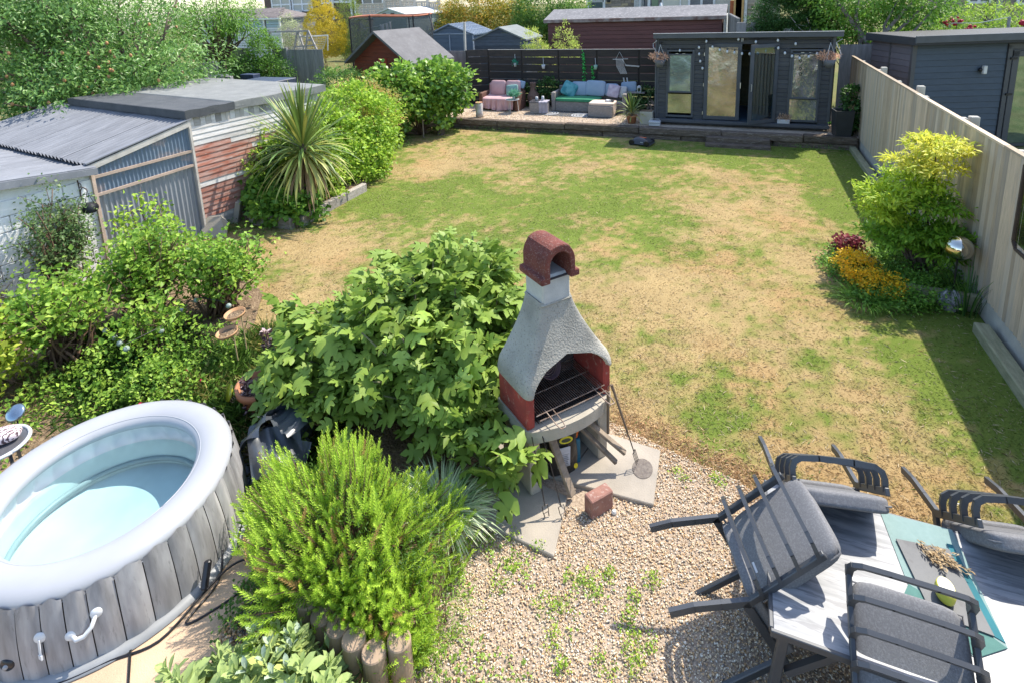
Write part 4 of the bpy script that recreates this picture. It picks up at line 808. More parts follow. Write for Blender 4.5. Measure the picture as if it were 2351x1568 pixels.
# small table with zebra print bag at the left edge
t = thing('side_table', 'round metal side table with pale rim at the far left', 'side table', (-5.75, 2.25, 0))
c = gp(-8, 1020, .50); c = Vector((c.x, c.y, 0)); t.location = c
MB().lathe([(0, .48), (.215, .48), (.215, .495), (0, .495)], (0, 0, 0), 36, cap=False).build('top', mat('dark_glass', (.10, .10, .11), rough=.3), t, smooth=False)
mb = MB(); mb.tube([(.22*math.cos(a), .22*math.sin(a), .495) for a in np.linspace(0, 6.2832, 41)], .016, 8); mb.build('rim', mat('pale_grey_metal', (.60, .62, .63), rough=.4), t, smooth=True)
for a in (0, 2.1, 4.2): MB().bar((.18*math.cos(a), .18*math.sin(a), .48), (.2*math.cos(a), .2*math.sin(a), 0), .02, .02).build('leg', ALU, t)
zm = mat('zebra_fabric', (.78, .66, .66), rough=.9, scale=2); 
nt2 = zm.node_tree; wv = nt2.nodes.new('ShaderNodeTexWave'); wv.inputs['Scale'].default_value = 14; wv.inputs['Distortion'].default_value = 6; wv.inputs['Detail Scale'].default_value = 2
tc2 = nt2.nodes.new('ShaderNodeTexCoord'); nt2.links.new(tc2.outputs['Object'], wv.inputs[0]); rpz = nt2.nodes.new('ShaderNodeValToRGB'); rpz.color_ramp.elements[0].position = .42; rpz.color_ramp.elements[0].color = (.10, .06, .07, 1); rpz.color_ramp.elements[1].position = .5; rpz.color_ramp.elements[1].color = (.78, .64, .64, 1)
nt2.links.new(wv.outputs[1], rpz.inputs[0]); nt2.links.new(rpz.outputs[0], nt2.nodes['Principled BSDF'].inputs['Base Color'])
tag(cushmesh(MB(), c+Vector((.0, .03, .555)), (.30, .17, .11), Euler((0, 0, R_(50))).to_matrix(), p=3).build('zebra_print_bag', zm, smooth=True), 'pink and black zebra striped pouch on the small round table', 'bag')
t = thing('solar_lamp', 'shiny round solar light disc tilted in the long grass behind the tub', 'solar light', gp(48, 1000, .15)); 
MB().lathe([(0, .02), (.07, .018), (.085, .0), (.07, -.02), (0, -.03)], (0, 0, .25), 20, (R_(35), R_(20), 0), cap=False).build('disc', mat('chrome_blue', (.35, .45, .55), rough=.12, metal=.8), t, smooth=True); MB().tube([(0, 0, -.15), (0, 0, .24)], .008, 6).build('stake', BLKM, t)
# ================================================================ GARDEN ROOM on the terrace
CHAR = mat('charcoal_paint', (.062, .064, .070), (.045, .047, .053), rough=.7, scale=3, stretch=(1, 5, 5), bump=.002, bscale=30, rnd=.14, col3=(.09, .085, .085), scale3=8, amt3=.4, thr3=.62)
CHARL = mat('grey_painted_timber', (.085, .09, .10), (.065, .07, .078), rough=.7, scale=4, rnd=.08)
def film(name, tint, ws, dist): 
    mt = mat(name, tint, tuple(x*.55 for x in tint), rough=.16, metal=.75, scale=2.2, bump=dist, bscale=ws, contrast=1.6); return mt  # mirror film; tint and dark mottling paint in the scene it reflects
FILMK = film('khaki_reflection_film', (.47, .455, .40), 1.1, .05); FILMB = film('blue_reflection_film', (.40, .52, .66), 1.0, .03); FILMG = film('lilac_reflection_film', (.50, .49, .56), 2.2, .03)
YF = 16.45
def sh(x, y, Y=YF): return yp((2400+x/2.614)/1.6333, (y/2.614)/1.6333, Y)
t = thing('garden_room', 'charcoal painted garden room with french doors and one door standing open', 'garden room', (0, 17.6, .33)); SHT = t
x0, x1 = -2.13, 2.19; zt = 2.80; zb = .50
def X_(c): return sh(c, 800).x
op = [(X_(258), X_(528)), (X_(625), X_(1345)), (X_(1455), X_(1768))]                    # window, doors, window
zw0, zw1 = sh(400, 1150).z, sh(400, 490).z; zd0, zd1 = .52, sh(800, 432).z
z = zb; i = 0
while z < zt:
    h = min(.118, zt-z)
    segs = [(x0, x1)]
    for (a, b), (q0, q1) in zip(op, ((zw0, zw1), (zd0-.1, zd1), (zw0, zw1))):
        if q0-.06 < z < q1-.02: segs = [s_ for (c, d) in segs for s_ in ((c, min(d, a)), (max(c, b), d)) if s_[1]-s_[0] > .02]
    for c, d in segs:
        mb = MB(); mb._add([((x), YF+y, z+zz_) for x in (c+.001, d-.001) for y, zz_ in ((-.008, 0), (.02, 0), (.02, h-.004), (.004, h-.004), (-.008, h-.02))], [(0, 1, 2, 3, 4), (9, 8, 7, 6, 5), (0, 4, 9, 5), (4, 3, 8, 9), (3, 2, 7, 8), (2, 1, 6, 7), (1, 0, 5, 6)])
        mb.build('cladding_board', CHAR, t, world=True, center=True)
    z += h
for x in (x0-.02, x1+.02): MB().bbox((x, YF, (zb+zt)/2), (.07, .06, zt-zb), .005).build('corner_post', CHARL, t, world=True, center=True)
MB().bbox((.03, YF-.06, .455), (4.40, .22, .09), .01).build('plinth_step', CHARL, t, world=True)
MB().bbox((.03, YF+.03, .38), (4.34, .12, .07), .01).build('bearer', CHAR, t, world=True)
MB().bbox(((x0+x1)/2+.03, YF-.18, 2.942), (x1-x0+.33, .05, .016), .003).build('roof_trim', mat('pale_trim', (.42, .42, .43), rough=.6), t, world=True)
FELTS = mat('summer_felt', (.18, .185, .19), rough=.9, scale=5)
mb = MB(); mb.prism([(x0-.12, YF-.16, 2.93), (x0-.12, YF-.16, 2.83), (x0-.12, YF+2.6, 2.63), (x0-.12, YF+2.6, 2.73)], (x1-x0+.30, 0, 0)); mb.build('roof', FELTS, t, world=True)
MB().bbox(((x0+x1)/2+.03, YF-.175, 2.87), (x1-x0+.32, .03, .13), .004).build('fascia_board', CHARL, t, world=True)
for x in (x0+.03, x1-.03): MB().box((x, YF+1.25, 1.6), (.05, 2.4, 2.25)).build('side_wall', CHAR, t, world=True)
PINE = mat('interior_pine', (.16, .125, .055), (.11, .085, .04), rough=.7, scale=3, stretch=(1, 6, 6), rnd=.1)
for k in range(18): MB().box((.03, YF+2.4, .5+.125*k+.06), (4.2, .03, .1225)).build('interior_board', PINE, t, world=True, center=True)
MB().box((.03, YF+1.22, .49), (4.2, 2.36, .02)).build('floor', mat('blue_floor', (.08, .13, .18), rough=.5), t, world=True)
mb = MB()
for c, d, q0, q1 in ((op[0][0], op[0][1], zw0, zw1), (op[2][0], op[2][1], zw0, zw1)):
    pass
def winframe(name, c, d, q0, q1, y, w_, m_, par=None, th=.05):
    mb = MB()
    for X0, X1, Z0, Z1 in ((c, c+w_, q0, q1), (d-w_, d, q0, q1), (c+w_, d-w_, q0, q0+w_), (c+w_, d-w_, q1-w_, q1)): mb.bbox(((X0+X1)/2, y, (Z0+Z1)/2), (X1-X0, th, Z1-Z0), .004)
    return mb.build(name, m_, par or t, world=True)
for (c, d), film1, film2, zs, nm in ((op[0], FILMB, FILMK, (530, 910, 925, 1110), 'l'), (op[2], FILMG, FILMG, (520, 940, 948, 1145), 'r')):
    f = winframe('window', c, d, zw0, zw1, YF-.012, .055, CHARL)
    zz1, zz0 = sh(400, zs[0]).z, sh(400, zs[1]).z; yy1, yy0 = sh(400, zs[2]).z, sh(400, zs[3]).z
    winframe('sash', c+.05, d-.05, zz0, zz1, YF-.045, .045, CHARL, f)
    MB().box(((c+d)/2, YF-.045, (zz0+zz1)/2), (d-c-.17, .008, zz1-zz0-.08)).build('pane', film1, f, world=True, center=True)
    MB().box(((c+d)/2, YF-.012, (yy0+yy1)/2), (d-c-.09, .008, yy1-yy0)).build('pane', film2, f, world=True, center=True)
    for s_ in (-.09, .09): MB().box(((c+d)/2+s_, YF-.075, zz1+.005), (.07, .012, .012)).build('hinge', mat('bright_metal', (.7, .7, .7), rough=.3, metal=.6), f, world=True, center=True)
c, d = X_(628), X_(985); LD = winframe('door', c, d, zd0, zd1, YF-.03, .10, CHARL, th=.045)
MB().box(((c+d)/2, YF-.03, (zd0+zd1)/2), (d-c-.19, .008, zd1-zd0-.19)).build('pane', FILMK, LD, world=True, center=True)
for zz_ in (.7, 1.5, 2.35): MB().box((c-.012, YF-.06, zz_), (.015, .015, .09)).build('hinge', MATS['bright_metal'], LD, world=True, center=True)
MB().box((d+.0, YF-.062, 1.5), (.02, .015, .16)).build('lock', MATS['bright_metal'], LD, world=True, center=True)
hx = X_(1340); wd = .83; q = sh(1080, 700, YF-.45); ang = math.atan2(-.45, q.x-hx)
OD = thing('d', None, None, (0, 0, 0)); bpy.data.objects.remove(OD)
mb = MB(); Rz = Matrix.Rotation(ang, 3, 'Z'); wd = math.hypot(.45, q.x-hx); o_ = Vector((hx, YF-.03, 0)); hgt = zd1-zd0
for X0, X1, Z0, Z1 in ((0, .09, zd0, zd1), (wd-.09, wd, zd0, zd1), (.09, wd-.09, zd0, zd0+.09), (.09, wd-.09, zd1-.09, zd1)):
    mb.box(o_+Rz@Vector(((X0+X1)/2, 0, (Z0+Z1)/2)), (X1-X0, .045, Z1-Z0), Rz)
OD = mb.build('open_door', CHARL, t, world=True)
gm = bpy.data.materials.new('door_glass'); gm.use_nodes = True; N = gm.node_tree.nodes; L = gm.node_tree.links; tr = N.new('ShaderNodeBsdfTransparent'); tr.inputs[0].default_value = (.35, .62, .78, 1); gl = N.new('ShaderNodeBsdfGlossy'); gl.inputs['Roughness'].default_value = .02
ms = N.new('ShaderNodeMixShader'); ms.inputs[0].default_value = .22; L.new(tr.outputs[0], ms.inputs[1]); L.new(gl.outputs[0], ms.inputs[2]); L.new(ms.outputs[0], N['Material Output'].inputs[0])
MB().box(o_+Rz@Vector((wd/2, 0, (zd0+zd1)/2)), (wd-.19, .006, hgt-.19), Rz).build('pane', gm, OD, world=True, center=True)
p_ = o_+Rz@Vector((wd-.03, .03, 1.42)); MB().tube([p_, p_+Vector((.01, -.05, .0)), p_+Vector((.012, -.05, .18)), p_+Vector((0, 0, .18))], .009, 6).build('handle', MATS['bright_metal'], OD, world=True)
MB().tube([(x0-.06, YF-.06, .5), (x0-.06, YF-.06, 2.8)], .025, 8).build('downpipe', CHARL, t, world=True); MB().tube([(x1+.05, YF-.10, .5), (x1+.05, YF-.10, 2.5)], .014, 8).build('pole', BLKM, t, world=True)
# string lights
BULB = mat('frosted_bulb', (.62, .64, .68), rough=.25, scale=3, spec=.7)
t = thing('string_lights', 'string of frosted festoon bulbs draped across the front of the garden room', 'string lights', (0, YF-.12, 2.3))
bl = [(390, 495), (578, 465), (580, 530), (590, 600), (612, 670), (650, 405), (710, 460), (780, 490), (855, 505), (925, 515), (1000, 525), (1075, 528), (1155, 520), (1235, 500), (1355, 470), (1420, 520), (1490, 550), (1565, 570), (1655, 555), (1735, 525), (965, 385), (1135, 410), (1352, 395), (1525, 430)]
mb = MB(); mb.lathe([(0, -.055), (.022, -.045), (.031, -.02), (.026, .01), (.013, .03), (0, .032)], (0, 0, 0), 10); bme = mb.mesh('bulb', BULB, smooth=True)
mb = MB(); mb.lathe([(0, .03), (.014, .03), (.014, .065), (0, .065)], (0, 0, 0), 8); sme = mb.mesh('socket', MATS['black_plastic'])
for c_ in bl:
    p = sh(c_[0], c_[1], YF-.12); q = p-pbase(t); o = piece('bulb', bme, t, q); piece('socket', sme, o, (0, 0, 0))
mb = MB(); seq = [bl[i] for i in (4, 3, 2, 1, 5, 6, 7, 8, 9, 10, 11, 12, 13, 14, 15, 16, 17, 18, 19)]; mb.tube([sh(a, b-25, YF-.115) for a, b in seq], .005, 5); mb.tube([sh(a, b-25, YF-.115) for a, b in [bl[5], bl[20], bl[21], bl[22], bl[23], (1840, 420)]], .005, 5)
mb.build('cable', MATS['black_plastic'], t, world=True)
p = sh(1003, 395, YF-.03); mb = MB(); mb.tube([p+Vector((.022*math.cos(a), 0, .022*math.sin(a)+.02)) for a in np.linspace(0, 6.2832, 13)], .008, 6); mb.tube([p+Vector((-.012, 0, 0)), p+Vector((-.018, 0, -.05))], .006, 6); mb.tube([p+Vector((.012, 0, 0)), p+Vector((.018, 0, -.05))], .006, 6)
tag(mb.build('door_ornament', mat('white_metal', (.7, .7, .72))), 'small white keyhole shaped ornament above the open door', 'ornament')
# hanging chain of rings at the right window
mb = MB()
for y_ in (600, 680, 730): 
    p = sh(1573, y_, YF-.09); mb.tube([p+Vector((.026*math.cos(a), 0, .04*math.sin(a))) for a in np.linspace(0, 6.2832, 13)], .007, 6)
tag(mb.build('hanging_rings', BLKM), 'three dark rings hanging in front of the right window', 'ornament')
# ================================================================ slatted fence
SLT = mat('black_brown_slat', (.040, .032, .028), (.022, .019, .019), rough=.8, scale=3, stretch=(1, 5, 5), rnd=.3, col3=(.09, .07, .06), scale3=6, amt3=.5, thr3=.62)
YS = 18.55
def s3(x, y, Y=YS): return yp((1700+x/2.351)/1.6333, (y/2.351)/1.6333, Y)
t = thing('slatted_fence', 'dark brown fence of wide horizontal slats behind the terrace seating', 'fence', (-5.5, YS, .33))
px_ = [s3(a, 440).x for a in (305, 600, 925, 1265, 1640)]+[-2.18]; pl0 = s3(112, 415, YS-.35)
px_ = [pl0.x]+px_
for i, (a, b) in enumerate(zip(px_, px_[1:])):
    ya, yb = (YS-.35, YS) if i == 0 else (YS, YS)
    for k in range(8):
        z = 2.17-.262*k+(.03 if i == 0 else 0); jj = random.Random(i*9+k).uniform(-.008, .008)
        MB().bar((a+.02, ya, z+jj), (b-.02, yb, z-jj), .03, .234).build('slat', SLT, t, world=True, center=True)
for a in px_: MB().bbox((a, YS+(.05 if a != pl0.x else -.3), 1.3), (.09, .07, 2.02), .006).build('post', SLT, t, world=True, center=True)
MB().bbox((sum(px_[1::5])/2, YS, 2.30), (px_[-1]-px_[1], .05, .018), .004).build('capping', mat('grey_timber', (.34, .33, .31), rough=.8), t, world=True)
# things hung on the fence
POT = mat('white_pot', (.55, .56, .58), rough=.5); POTG = mat('sage_pot', (.25, .42, .33), rough=.5)
def hangpot(x, ytop, ybot, m_, r, label, leafy=False):
    p = s3(x, ybot, YS-.10); q = s3(x-3, ytop, YS-.03); t = thing('hanging_pot', label, 'hanging pot', p, group='pots hung on the slatted fence'); d = q-p
    MB().lathe([(r*.7, -.09), (r, .06), (r*.93, .06), (r*.65, -.07), (0, -.07)], (0, 0, 0), 16).build('pot', m_, t, smooth=True)
    MB().tube([(0, 0, .05), d], .008, 6).build('strap', POT, t)
    if leafy:
        P, D, Nn, Ls, Ws, col = crown_pts([((0, 0, .08), (.09, .08, .08))], 20, 8, .03, .07, .02, [(.02, .2, .16), (.05, .3, .2)], 3); leafobj('foliage', (P+np.array(pbase(t)), D, Nn, Ls, Ws, col), LEAF, t)
hangpot(545, 480, 570, POT, .055, 'white hanging pot with trailing teal plant, leftmost on the fence', True); hangpot(794, 510, 588, POT, .07, 'white tin pot on a long white strap, second from left')
hangpot(1254, 515, 592, POTG, .07, 'pale sage green pot beside the garland strips')
for k, (xx, a, b) in enumerate(((1150, 465, 730), (1228, 590, 735))):
    t = thing('leaf_garland', ['long strip of artificial green leaves hanging left of the sage pot', 'shorter strip of artificial green leaves below the sage pot'][k], 'garland', s3(xx, b, YS-.05)); n = 150 if k == 0 else 80
    A = s3(xx-4, a, YS-.05); B = s3(xx+6, b, YS-.05); P = np.array([tuple(A.lerp(B, random.Random(i+k*999).random())) for i in range(n)])+RG.normal(0, .022, (n, 3)); D = RG.normal(0, 1, (n, 3)); D[:, 2] += .3
    leafobj('leaves', (P, D, RG.normal(0, 1, (n, 3))+np.array([0, -1, .5]), np.full(n, .07), np.full(n, .035), np.array([(.03, .25, .06)])*RG.uniform(.6, 2.2, (n, 1))), LEAF, t)
t = thing('macrame', 'white macrame hanging of knotted cords on a wooden stick', 'wall hanging', s3(1480, 720, YS-.05)); CORD = mat('white_cord', (.62, .62, .62), rough=.9)
a, b, c = s3(1405, 527, YS-.06), s3(1540, 523, YS-.06), s3(1465, 460, YS-.05); MB().tube([a, b], .010, 6).build('stick', CORD, t, world=True); MB().tube([a.lerp(b, .2), c, a.lerp(b, .7)], .006, 5).build('cord', CORD, t, world=True)
mb = MB()
for i in range(9): u = .22+.055*i; mb.tube([a.lerp(b, u), s3(1440+i*8, 590, YS-.06), s3(1475+i*7, 655, YS-.06)], .007, 4)
for i in range(4): mb.tube([a.lerp(b, .6+i*.02), s3(1520, 575+i*3, YS-.06), s3(1640, 585+i*3, YS-.05)], .006, 4)
for x in (1500, 1530): mb.tube([s3(x, 688, YS-.05), s3(x+8, 730, YS-.06)], .025, 6)
mb.build('knotted_cords', CORD, t, world=True)
# ================================================================ terrace furniture
RAT = mat('grey_rattan', (.30, .27, .25), (.20, .18, .165), rough=.8, scale=14, stretch=(1, 1, 5), bump=.004, bscale=60, contrast=1.5, rnd=.06); RATB = mat('brown_rattan', (.16, .075, .05), (.10, .05, .035), rough=.8, scale=14, stretch=(1, 1, 5), bump=.004, bscale=60)
BLU = mat('pale_blue_cushion', (.28, .36, .46), (.24, .32, .42), rough=.95, scale=4); TLC = mat('teal_velvet', (.015, .17, .20), (.10, .32, .36), rough=.55, scale=7, contrast=2.); GRC = mat('green_seat_pad', (.05, .26, .13), (.035, .2, .10), rough=.9, scale=5)
LIL = mat('lilac_velvet', (.36, .29, .36), (.50, .44, .50), rough=.6, scale=8, contrast=1.6); CRM = mat('cream_pad', (.62, .50, .42), (.55, .44, .36), rough=.9, scale=5); PNK = mat('pink_throw', (.60, .38, .38), (.50, .30, .31), rough=.95, scale=5); MNT = mat('mint_cushion', (.26, .44, .40), rough=.9); STRP = mat('striped_cushion', (.55, .55, .55), rough=.9)
T0 = .325
def pil(c, s3_, m_, label, rot=(0, 0, 0), nm='cushion', group=None, p=7): o = cushmesh(MB(), (0, 0, 0), s3_, None, 8, p, .45).build(nm, m_, thing('x', None, None), smooth=True); par = o.parent; o.parent = None; bpy.data.objects.remove(par); o.location = c; o.rotation_euler = rot; return tag(o, label, 'cushion', group)
t = thing('corner_sofa', 'grey rattan outdoor sofa with green seat pad', 'sofa', (-4.5, 18.0, T0))
MB().bbox((-4.5, 18.0, T0+.17), (2.25, .78, .34), .02).build('base', RAT, t, world=True); MB().bbox((-5.68, 17.98, T0+.32), (.12, .85, .64), .02).build('arm', RAT, t, world=True); MB().bbox((-3.32, 17.98, T0+.32), (.12, .85, .64), .02).build('arm', RAT, t, world=True)
MB().bbox((-4.5, 18.40, T0+.38), (2.4, .12, .76), .02).build('back', RAT, t, world=True); cushmesh(MB(), (-4.9, 17.92, T0+.39), (1.5, .72, .13), None, 10, 7).build('seat_pad', GRC, t, world=True, smooth=True)
pil((-5.25, 18.05, T0+.68), (.50, .16, .50), TLC, 'shiny teal cushion slumped in the left corner of the sofa', (R_(-22), R_(28), R_(15))); pil((-4.92, 18.24, T0+.68), (.60, .16, .48), BLU, 'pale blue back cushion behind the teal one', (R_(-14), 0, 0))
pil((-4.38, 18.2, T0+.71), (.66, .17, .52), BLU, 'large pale blue back cushion in the middle of the sofa', (R_(-14), R_(2), 0)); pil((-3.86, 18.25, T0+.66), (.44, .16, .42), BLU, 'pale blue back cushion behind the lilac one', (R_(-12), 0, 0))
pil((-3.74, 18.02, T0+.66), (.40, .14, .42), LIL, 'crushed lilac velvet cushion on the right of the sofa', (R_(-18), R_(8), R_(-8))); pil((-3.46, 18.10, T0+.62), (.26, .12, .38), STRP, 'pale striped cushion against the right arm of the sofa', (R_(-14), R_(4), 0)); pil((-3.3, 18.33, T0+.76), (.5, .13, .34), BLU, 'pale blue cushion poking up behind the right arm', (R_(-12), R_(-5), 0))
t = thing('footstool', 'rattan footstool with cream pad in front of the sofa', 'footstool', (-3.93, 17.22, T0)); MB().bbox((0, 0, .18), (.78, .60, .36), .015).build('base', RAT, t); cushmesh(MB(), (0, .05, .40), (.80, .66, .10), None, 10, 7).build('pad', CRM, t, smooth=True)
mb = MB(); mb.grid(lambda u, v: Vector((.385+.012*math.sin(u*14)+.02*v, -.25+.30*u, .40-.30*v+.03*math.sin(u*9)*v)), 14, 6); mb.build('throw_corner', CRM, t, smooth=True)
mb = MB(); 
for k, (dx, dy, r) in enumerate(((0, 0, .07), (.09, .02, .06), (.17, -.01, .06), (.05, .07, .05))): mb.ball((-3.78+dx, 17.22+dy, T0+.48), (r, r*.8, r*.6), 10, noise=.15, seed=k)
tag(mb.build('patterned_cloth', mat('black_white_print', (.75, .74, .74), (.05, .05, .05), scale=9, contrast=6), smooth=True), 'small black and white patterned cloth on the footstool', 'cloth')
# loveseat with throw
t = thing('loveseat', 'brown rattan two-seater covered with a pink throw', 'armchair', (-7.55, 17.75, T0))
L0 = yp(1108, 240, 17.4).x; L1 = yp(1189, 240, 17.4).x; lw = L1-L0
for x in (L0, L1): MB().bbox((x, 17.65, T0+.30), (.11, .80, .60), .02).build('arm', RATB, t, world=True)
MB().bbox(((L0+L1)/2, 17.7, T0+.17), (lw-.1, .72, .32), .02).build('base', RATB, t, world=True); MB().bbox(((L0+L1)/2, 18.03, T0+.42), (lw, .1, .78), .02).build('back', RATB, t, world=True)
cushmesh(MB(), ((L0+L1)/2, 17.62, T0+.36), (lw-.14, .66, .12), None, 8, 6).build('seat_pad', PNK, t, world=True, smooth=True)
TH = thing('pink_throw', 'pale pink throw draped over the back and seat of the two-seater', 'throw', ((L0+L1)/2, 17.3, T0))
def thr(u, v):
    x = L0+.07+(lw-.2)*u; f = .02*math.sin(u*31)+.012*math.sin(u*57)
    pts = [(18.06, .62), (18.0, .86), (17.93, .83), (17.88, .50), (17.75, .445), (17.35, .44), (17.27, .40), (17.25+f*1.5, .20), (17.22+f*2.5, .04)]
    k = v*(len(pts)-1); i = min(int(k), len(pts)-2); k -= i; return Vector((x+.03*math.sin(u*9)*v, pts[i][0]*(1-k)+pts[i+1][0]*k, T0+pts[i][1]*(1-k)+pts[i+1][1]*k+(.03*math.sin(u*7+1) if v > .9 else 0)))
mb = MB(); mb.grid(thr, 60, 32); mb.build('cloth', PNK, TH, world=True, smooth=True)
pil((L0+.42, 17.90, T0+.70), (.56, .20, .52), PNK, 'pink covered back cushion on the left of the two-seater', (R_(-12), 0, 0)); pil((L0+.98, 17.92, T0+.70), (.54, .20, .52), PNK, 'pink covered back cushion on the right of the two-seater', (R_(-12), 0, 0))
pil((L1-.32, 17.72, T0+.64), (.42, .14, .40), MNT, 'pale mint cushion at the right end of the pink two-seater', (R_(-15), R_(-5), R_(10)))
pil((L1-.10, 18.0, T0+.82), (.30, .12, .26), BLU, 'blue grey cushion corner showing above the mint one', (R_(-12), R_(12), 0))
# glass table + plant
c = gp(1177, 259, T0); t = thing('glass_side_table', 'small round glass table on thin pale legs before the pink two-seater', 'side table', c)
MB().lathe([(0, .44), (.22, .44), (.22, .452), (0, .452)], (0, 0, 0), 28, cap=False).build('top', mat('clear_top', (.30, .34, .33), rough=.1), t); MB().tube([(.225*math.cos(a), .225*math.sin(a), .446) for a in np.linspace(0, 6.2832, 33)], .012, 6).build('rim', CORD, t, smooth=True)
for a in (.5, 2.6, 4.7): MB().bar((.17*math.cos(a), .17*math.sin(a), .44), (.21*math.cos(a), .21*math.sin(a), 0), .014).build('leg', CORD, t)
t = thing('potted_fern', 'small blue green feathery plant in a pale pot on the glass table', 'potted plant', c+Vector((.06, 0, .452))); MB().lathe([(.04, 0), (.055, .11), (.048, .11), (0, .09)], (0, 0, 0), 14).build('pot', POT, t, smooth=True)
P, D, Nn, Ls, Ws, col = crown_pts([(tuple(c+Vector((.06, 0, .66))), (.17, .14, .08))], 50, 10, .03, .09, .018, [(.03, .15, .10), (.10, .30, .20)], 3, droop=.3); leafobj('foliage', (P, D, Nn, Ls, Ws, col), LEAF, t)
# wicker coffee table
c = Vector((-6.05, 17.25, T0)); t = thing('wicker_cube', 'square wicker coffee table half covered by a grey cloth', 'coffee table', c, R_(8)); MB().bbox((0, 0, .19), (.58, .52, .38), .015).build('base', RAT, t); MB().bbox((0, 0, .39), (.60, .54, .02), .005).build('top', mat('dark_glass2', (.08, .08, .09), rough=.2), t)
mb = MB(); mb.grid(lambda u, v: Vector((.02+.30*u+.01*math.sin(v*9), .18-.46*min(v*1.6, 1)-.012*math.sin(u*16)*(v > .6)-.004*(v > .6), .404-(max(0, v-.625)*.98)+.004*math.sin(u*22))), 20, 24); mb.build('grey_cloth', mat('lilac_grey_cloth', (.36, .34, .39), rough=.95, scale=8), t, smooth=True)
for k, (dx, dy, h) in enumerate(((-.10, .02, .13), (.10, .06, .15))):
    tag(MB().lathe([(.045, 0), (.052, h*.6), (.04, h), (.03, h), (0, h-.01)], tuple(c+Vector((dx, dy, .402))), 14).build('white_pot', POT, smooth=True), ['small white pot at the left of the wicker cube', 'small white pot at the right of the wicker cube'][k], 'pot', 'pots on the wicker table')
# chiminea
t = thing('chiminea', 'brown clay chiminea with a narrow neck behind the wicker table', 'chiminea', (-6.55, 18.05, T0)); CLAY = mat('brown_clay', (.17, .10, .075), (.10, .06, .045), rough=.8, scale=6)
mb = MB(); mb.lathe([(.0, .14), (.15, .14), (.21, .24), (.225, .36), (.19, .48), (.12, .57), (.10, .64), (.10, .82), (.115, .87), (.10, .89), (.08, .87), (.08, .6), (0, .5)], (0, 0, 0), 28); mb.build('body', CLAY, t, smooth=True)
for a in (.6, 2.6, 4.7): MB().bar((.13*math.cos(a), .13*math.sin(a), .18), (.19*math.cos(a), .19*math.sin(a), 0), .025).build('leg', BLKM, t)
MB().lathe([(0, 0), (.085, 0), (.095, .02), (.10, .03)], (0, -.20, .33), 20, (R_(80), 0, 0), cap=False).build('mouth', SOOT, t)
# birch candle log, rug, boxes
c = gp(1101, 268, T0+.02); t = thing('log_planter', 'whitewashed log stump with an orange top standing on the sleeper wall', 'log', c); MB().lathe([(.13, 0), (.115, .1), (.12, .42), (.11, .44)], (0, 0, 0), 16).build('trunk_section', mat('whitewashed_bark', (.60, .57, .54), (.35, .31, .29), rough=.95, scale=7, bump=.01, contrast=1.4), t, smooth=True); MB().lathe([(0, .445), (.113, .445), (.116, .47), (0, .475)], (0, 0, 0), 16, cap=False).build('top', mat('orange_wood', (.55, .30, .18), rough=.9), t)
RUGD = mat('dark_rug', (.075, .08, .085), (.05, .055, .06), rough=.95, scale=30); t = thing('rug', 'dark outdoor rug with white concentric circles in front of the sofa', 'rug', (-5.0, 17.1, T0))
MB().poly([(-5.75, 16.82), (-3.6, 16.75), (-3.4, 17.55), (-5.7, 17.6)], T0-.002, T0+.006).build('rug_base', RUGD, t, world=True)
for a, b in ((1262, 261), (1333, 266)):
    c = gp(a, b, T0)
    for r0_, r1_ in ((.30, .26), (.21, .17), (.12, .08)):
        mb = MB(); mb.lathe([(r0_, .008), (r0_, .011), (r1_, .011), (r1_, .008)], (c.x, c.y, T0), 32, cap=False); mb.build('white_ring', POT, t, world=True)
c = gp(1472, 284, T0); t = thing('cream_planter', 'square cream planter box full of dark soil beside the garden room', 'planter', Vector((-2.42, 16.32, T0))); MB().bbox((0, 0, .19), (.36, .30, .38), .01).build('box', mat('cream_render', (.42, .39, .31), (.34, .32, .26), rough=.9, scale=6), t); MB().box((0, 0, .385), (.31, .25, .02)).build('soil', SOIL, t)
t = thing('dark_pot', 'dark glazed pot of dried grey stems against the corner of the garden room', 'potted plant', (-2.32, 16.75, T0)); MB().lathe([(.09, 0), (.12, .30), (.10, .30), (0, .27)], (0, 0, 0), 16).build('pot', mat('dark_glaze', (.03, .035, .045), rough=.35), t, smooth=True)
P, D, Nn, Ls, Ws, col = crown_pts([((-2.32, 16.75, T0+.45), (.13, .12, .16))], 60, 6, .03, .06, .01, [(.20, .17, .17), (.35, .3, .3)], 4); leafobj('foliage', (P, D, Nn, Ls, Ws, col), LEAF, t)
c = gp(1503, 290, T0+.02); t = thing('white_caddy', 'small white slatted garden caddy on the wall by the garden room', 'caddy', c); MB().bbox((0, 0, .05), (.30, .18, .07), .006).build('box', POT, t); MB().bbox((0, 0, .12), (.32, .20, .05), .006).build('upper_slats', POT, t); MB().tube([(-.14, 0, .14), (-.12, 0, .20), (.12, 0, .20), (.14, 0, .14)], .007, 6).build('handle', POT, t)
t = thing('lantern_shelf', 'grey shelf carrying a little white lantern at the end of the sofa', 'shelf', (-3.0, 18.1, T0)); MB().bbox((0, 0, .62), (.50, .28, .03), .005).build('shelf', RAT, t); MB().bbox((-.2, 0, .3), (.05, .25, .60), .005).build('side', RAT, t)
t = thing('white_lantern', 'little white lantern with domed top standing on the shelf', 'lantern', (-2.93, 18.08, T0+.635)); MB().bbox((0, 0, .01), (.13, .13, .02), .003).build('base', POT, t); MB().lathe([(.075, .15), (.06, .19), (.02, .22), (0, .225)], (0, 0, 0), 12).build('roof', POT, t)
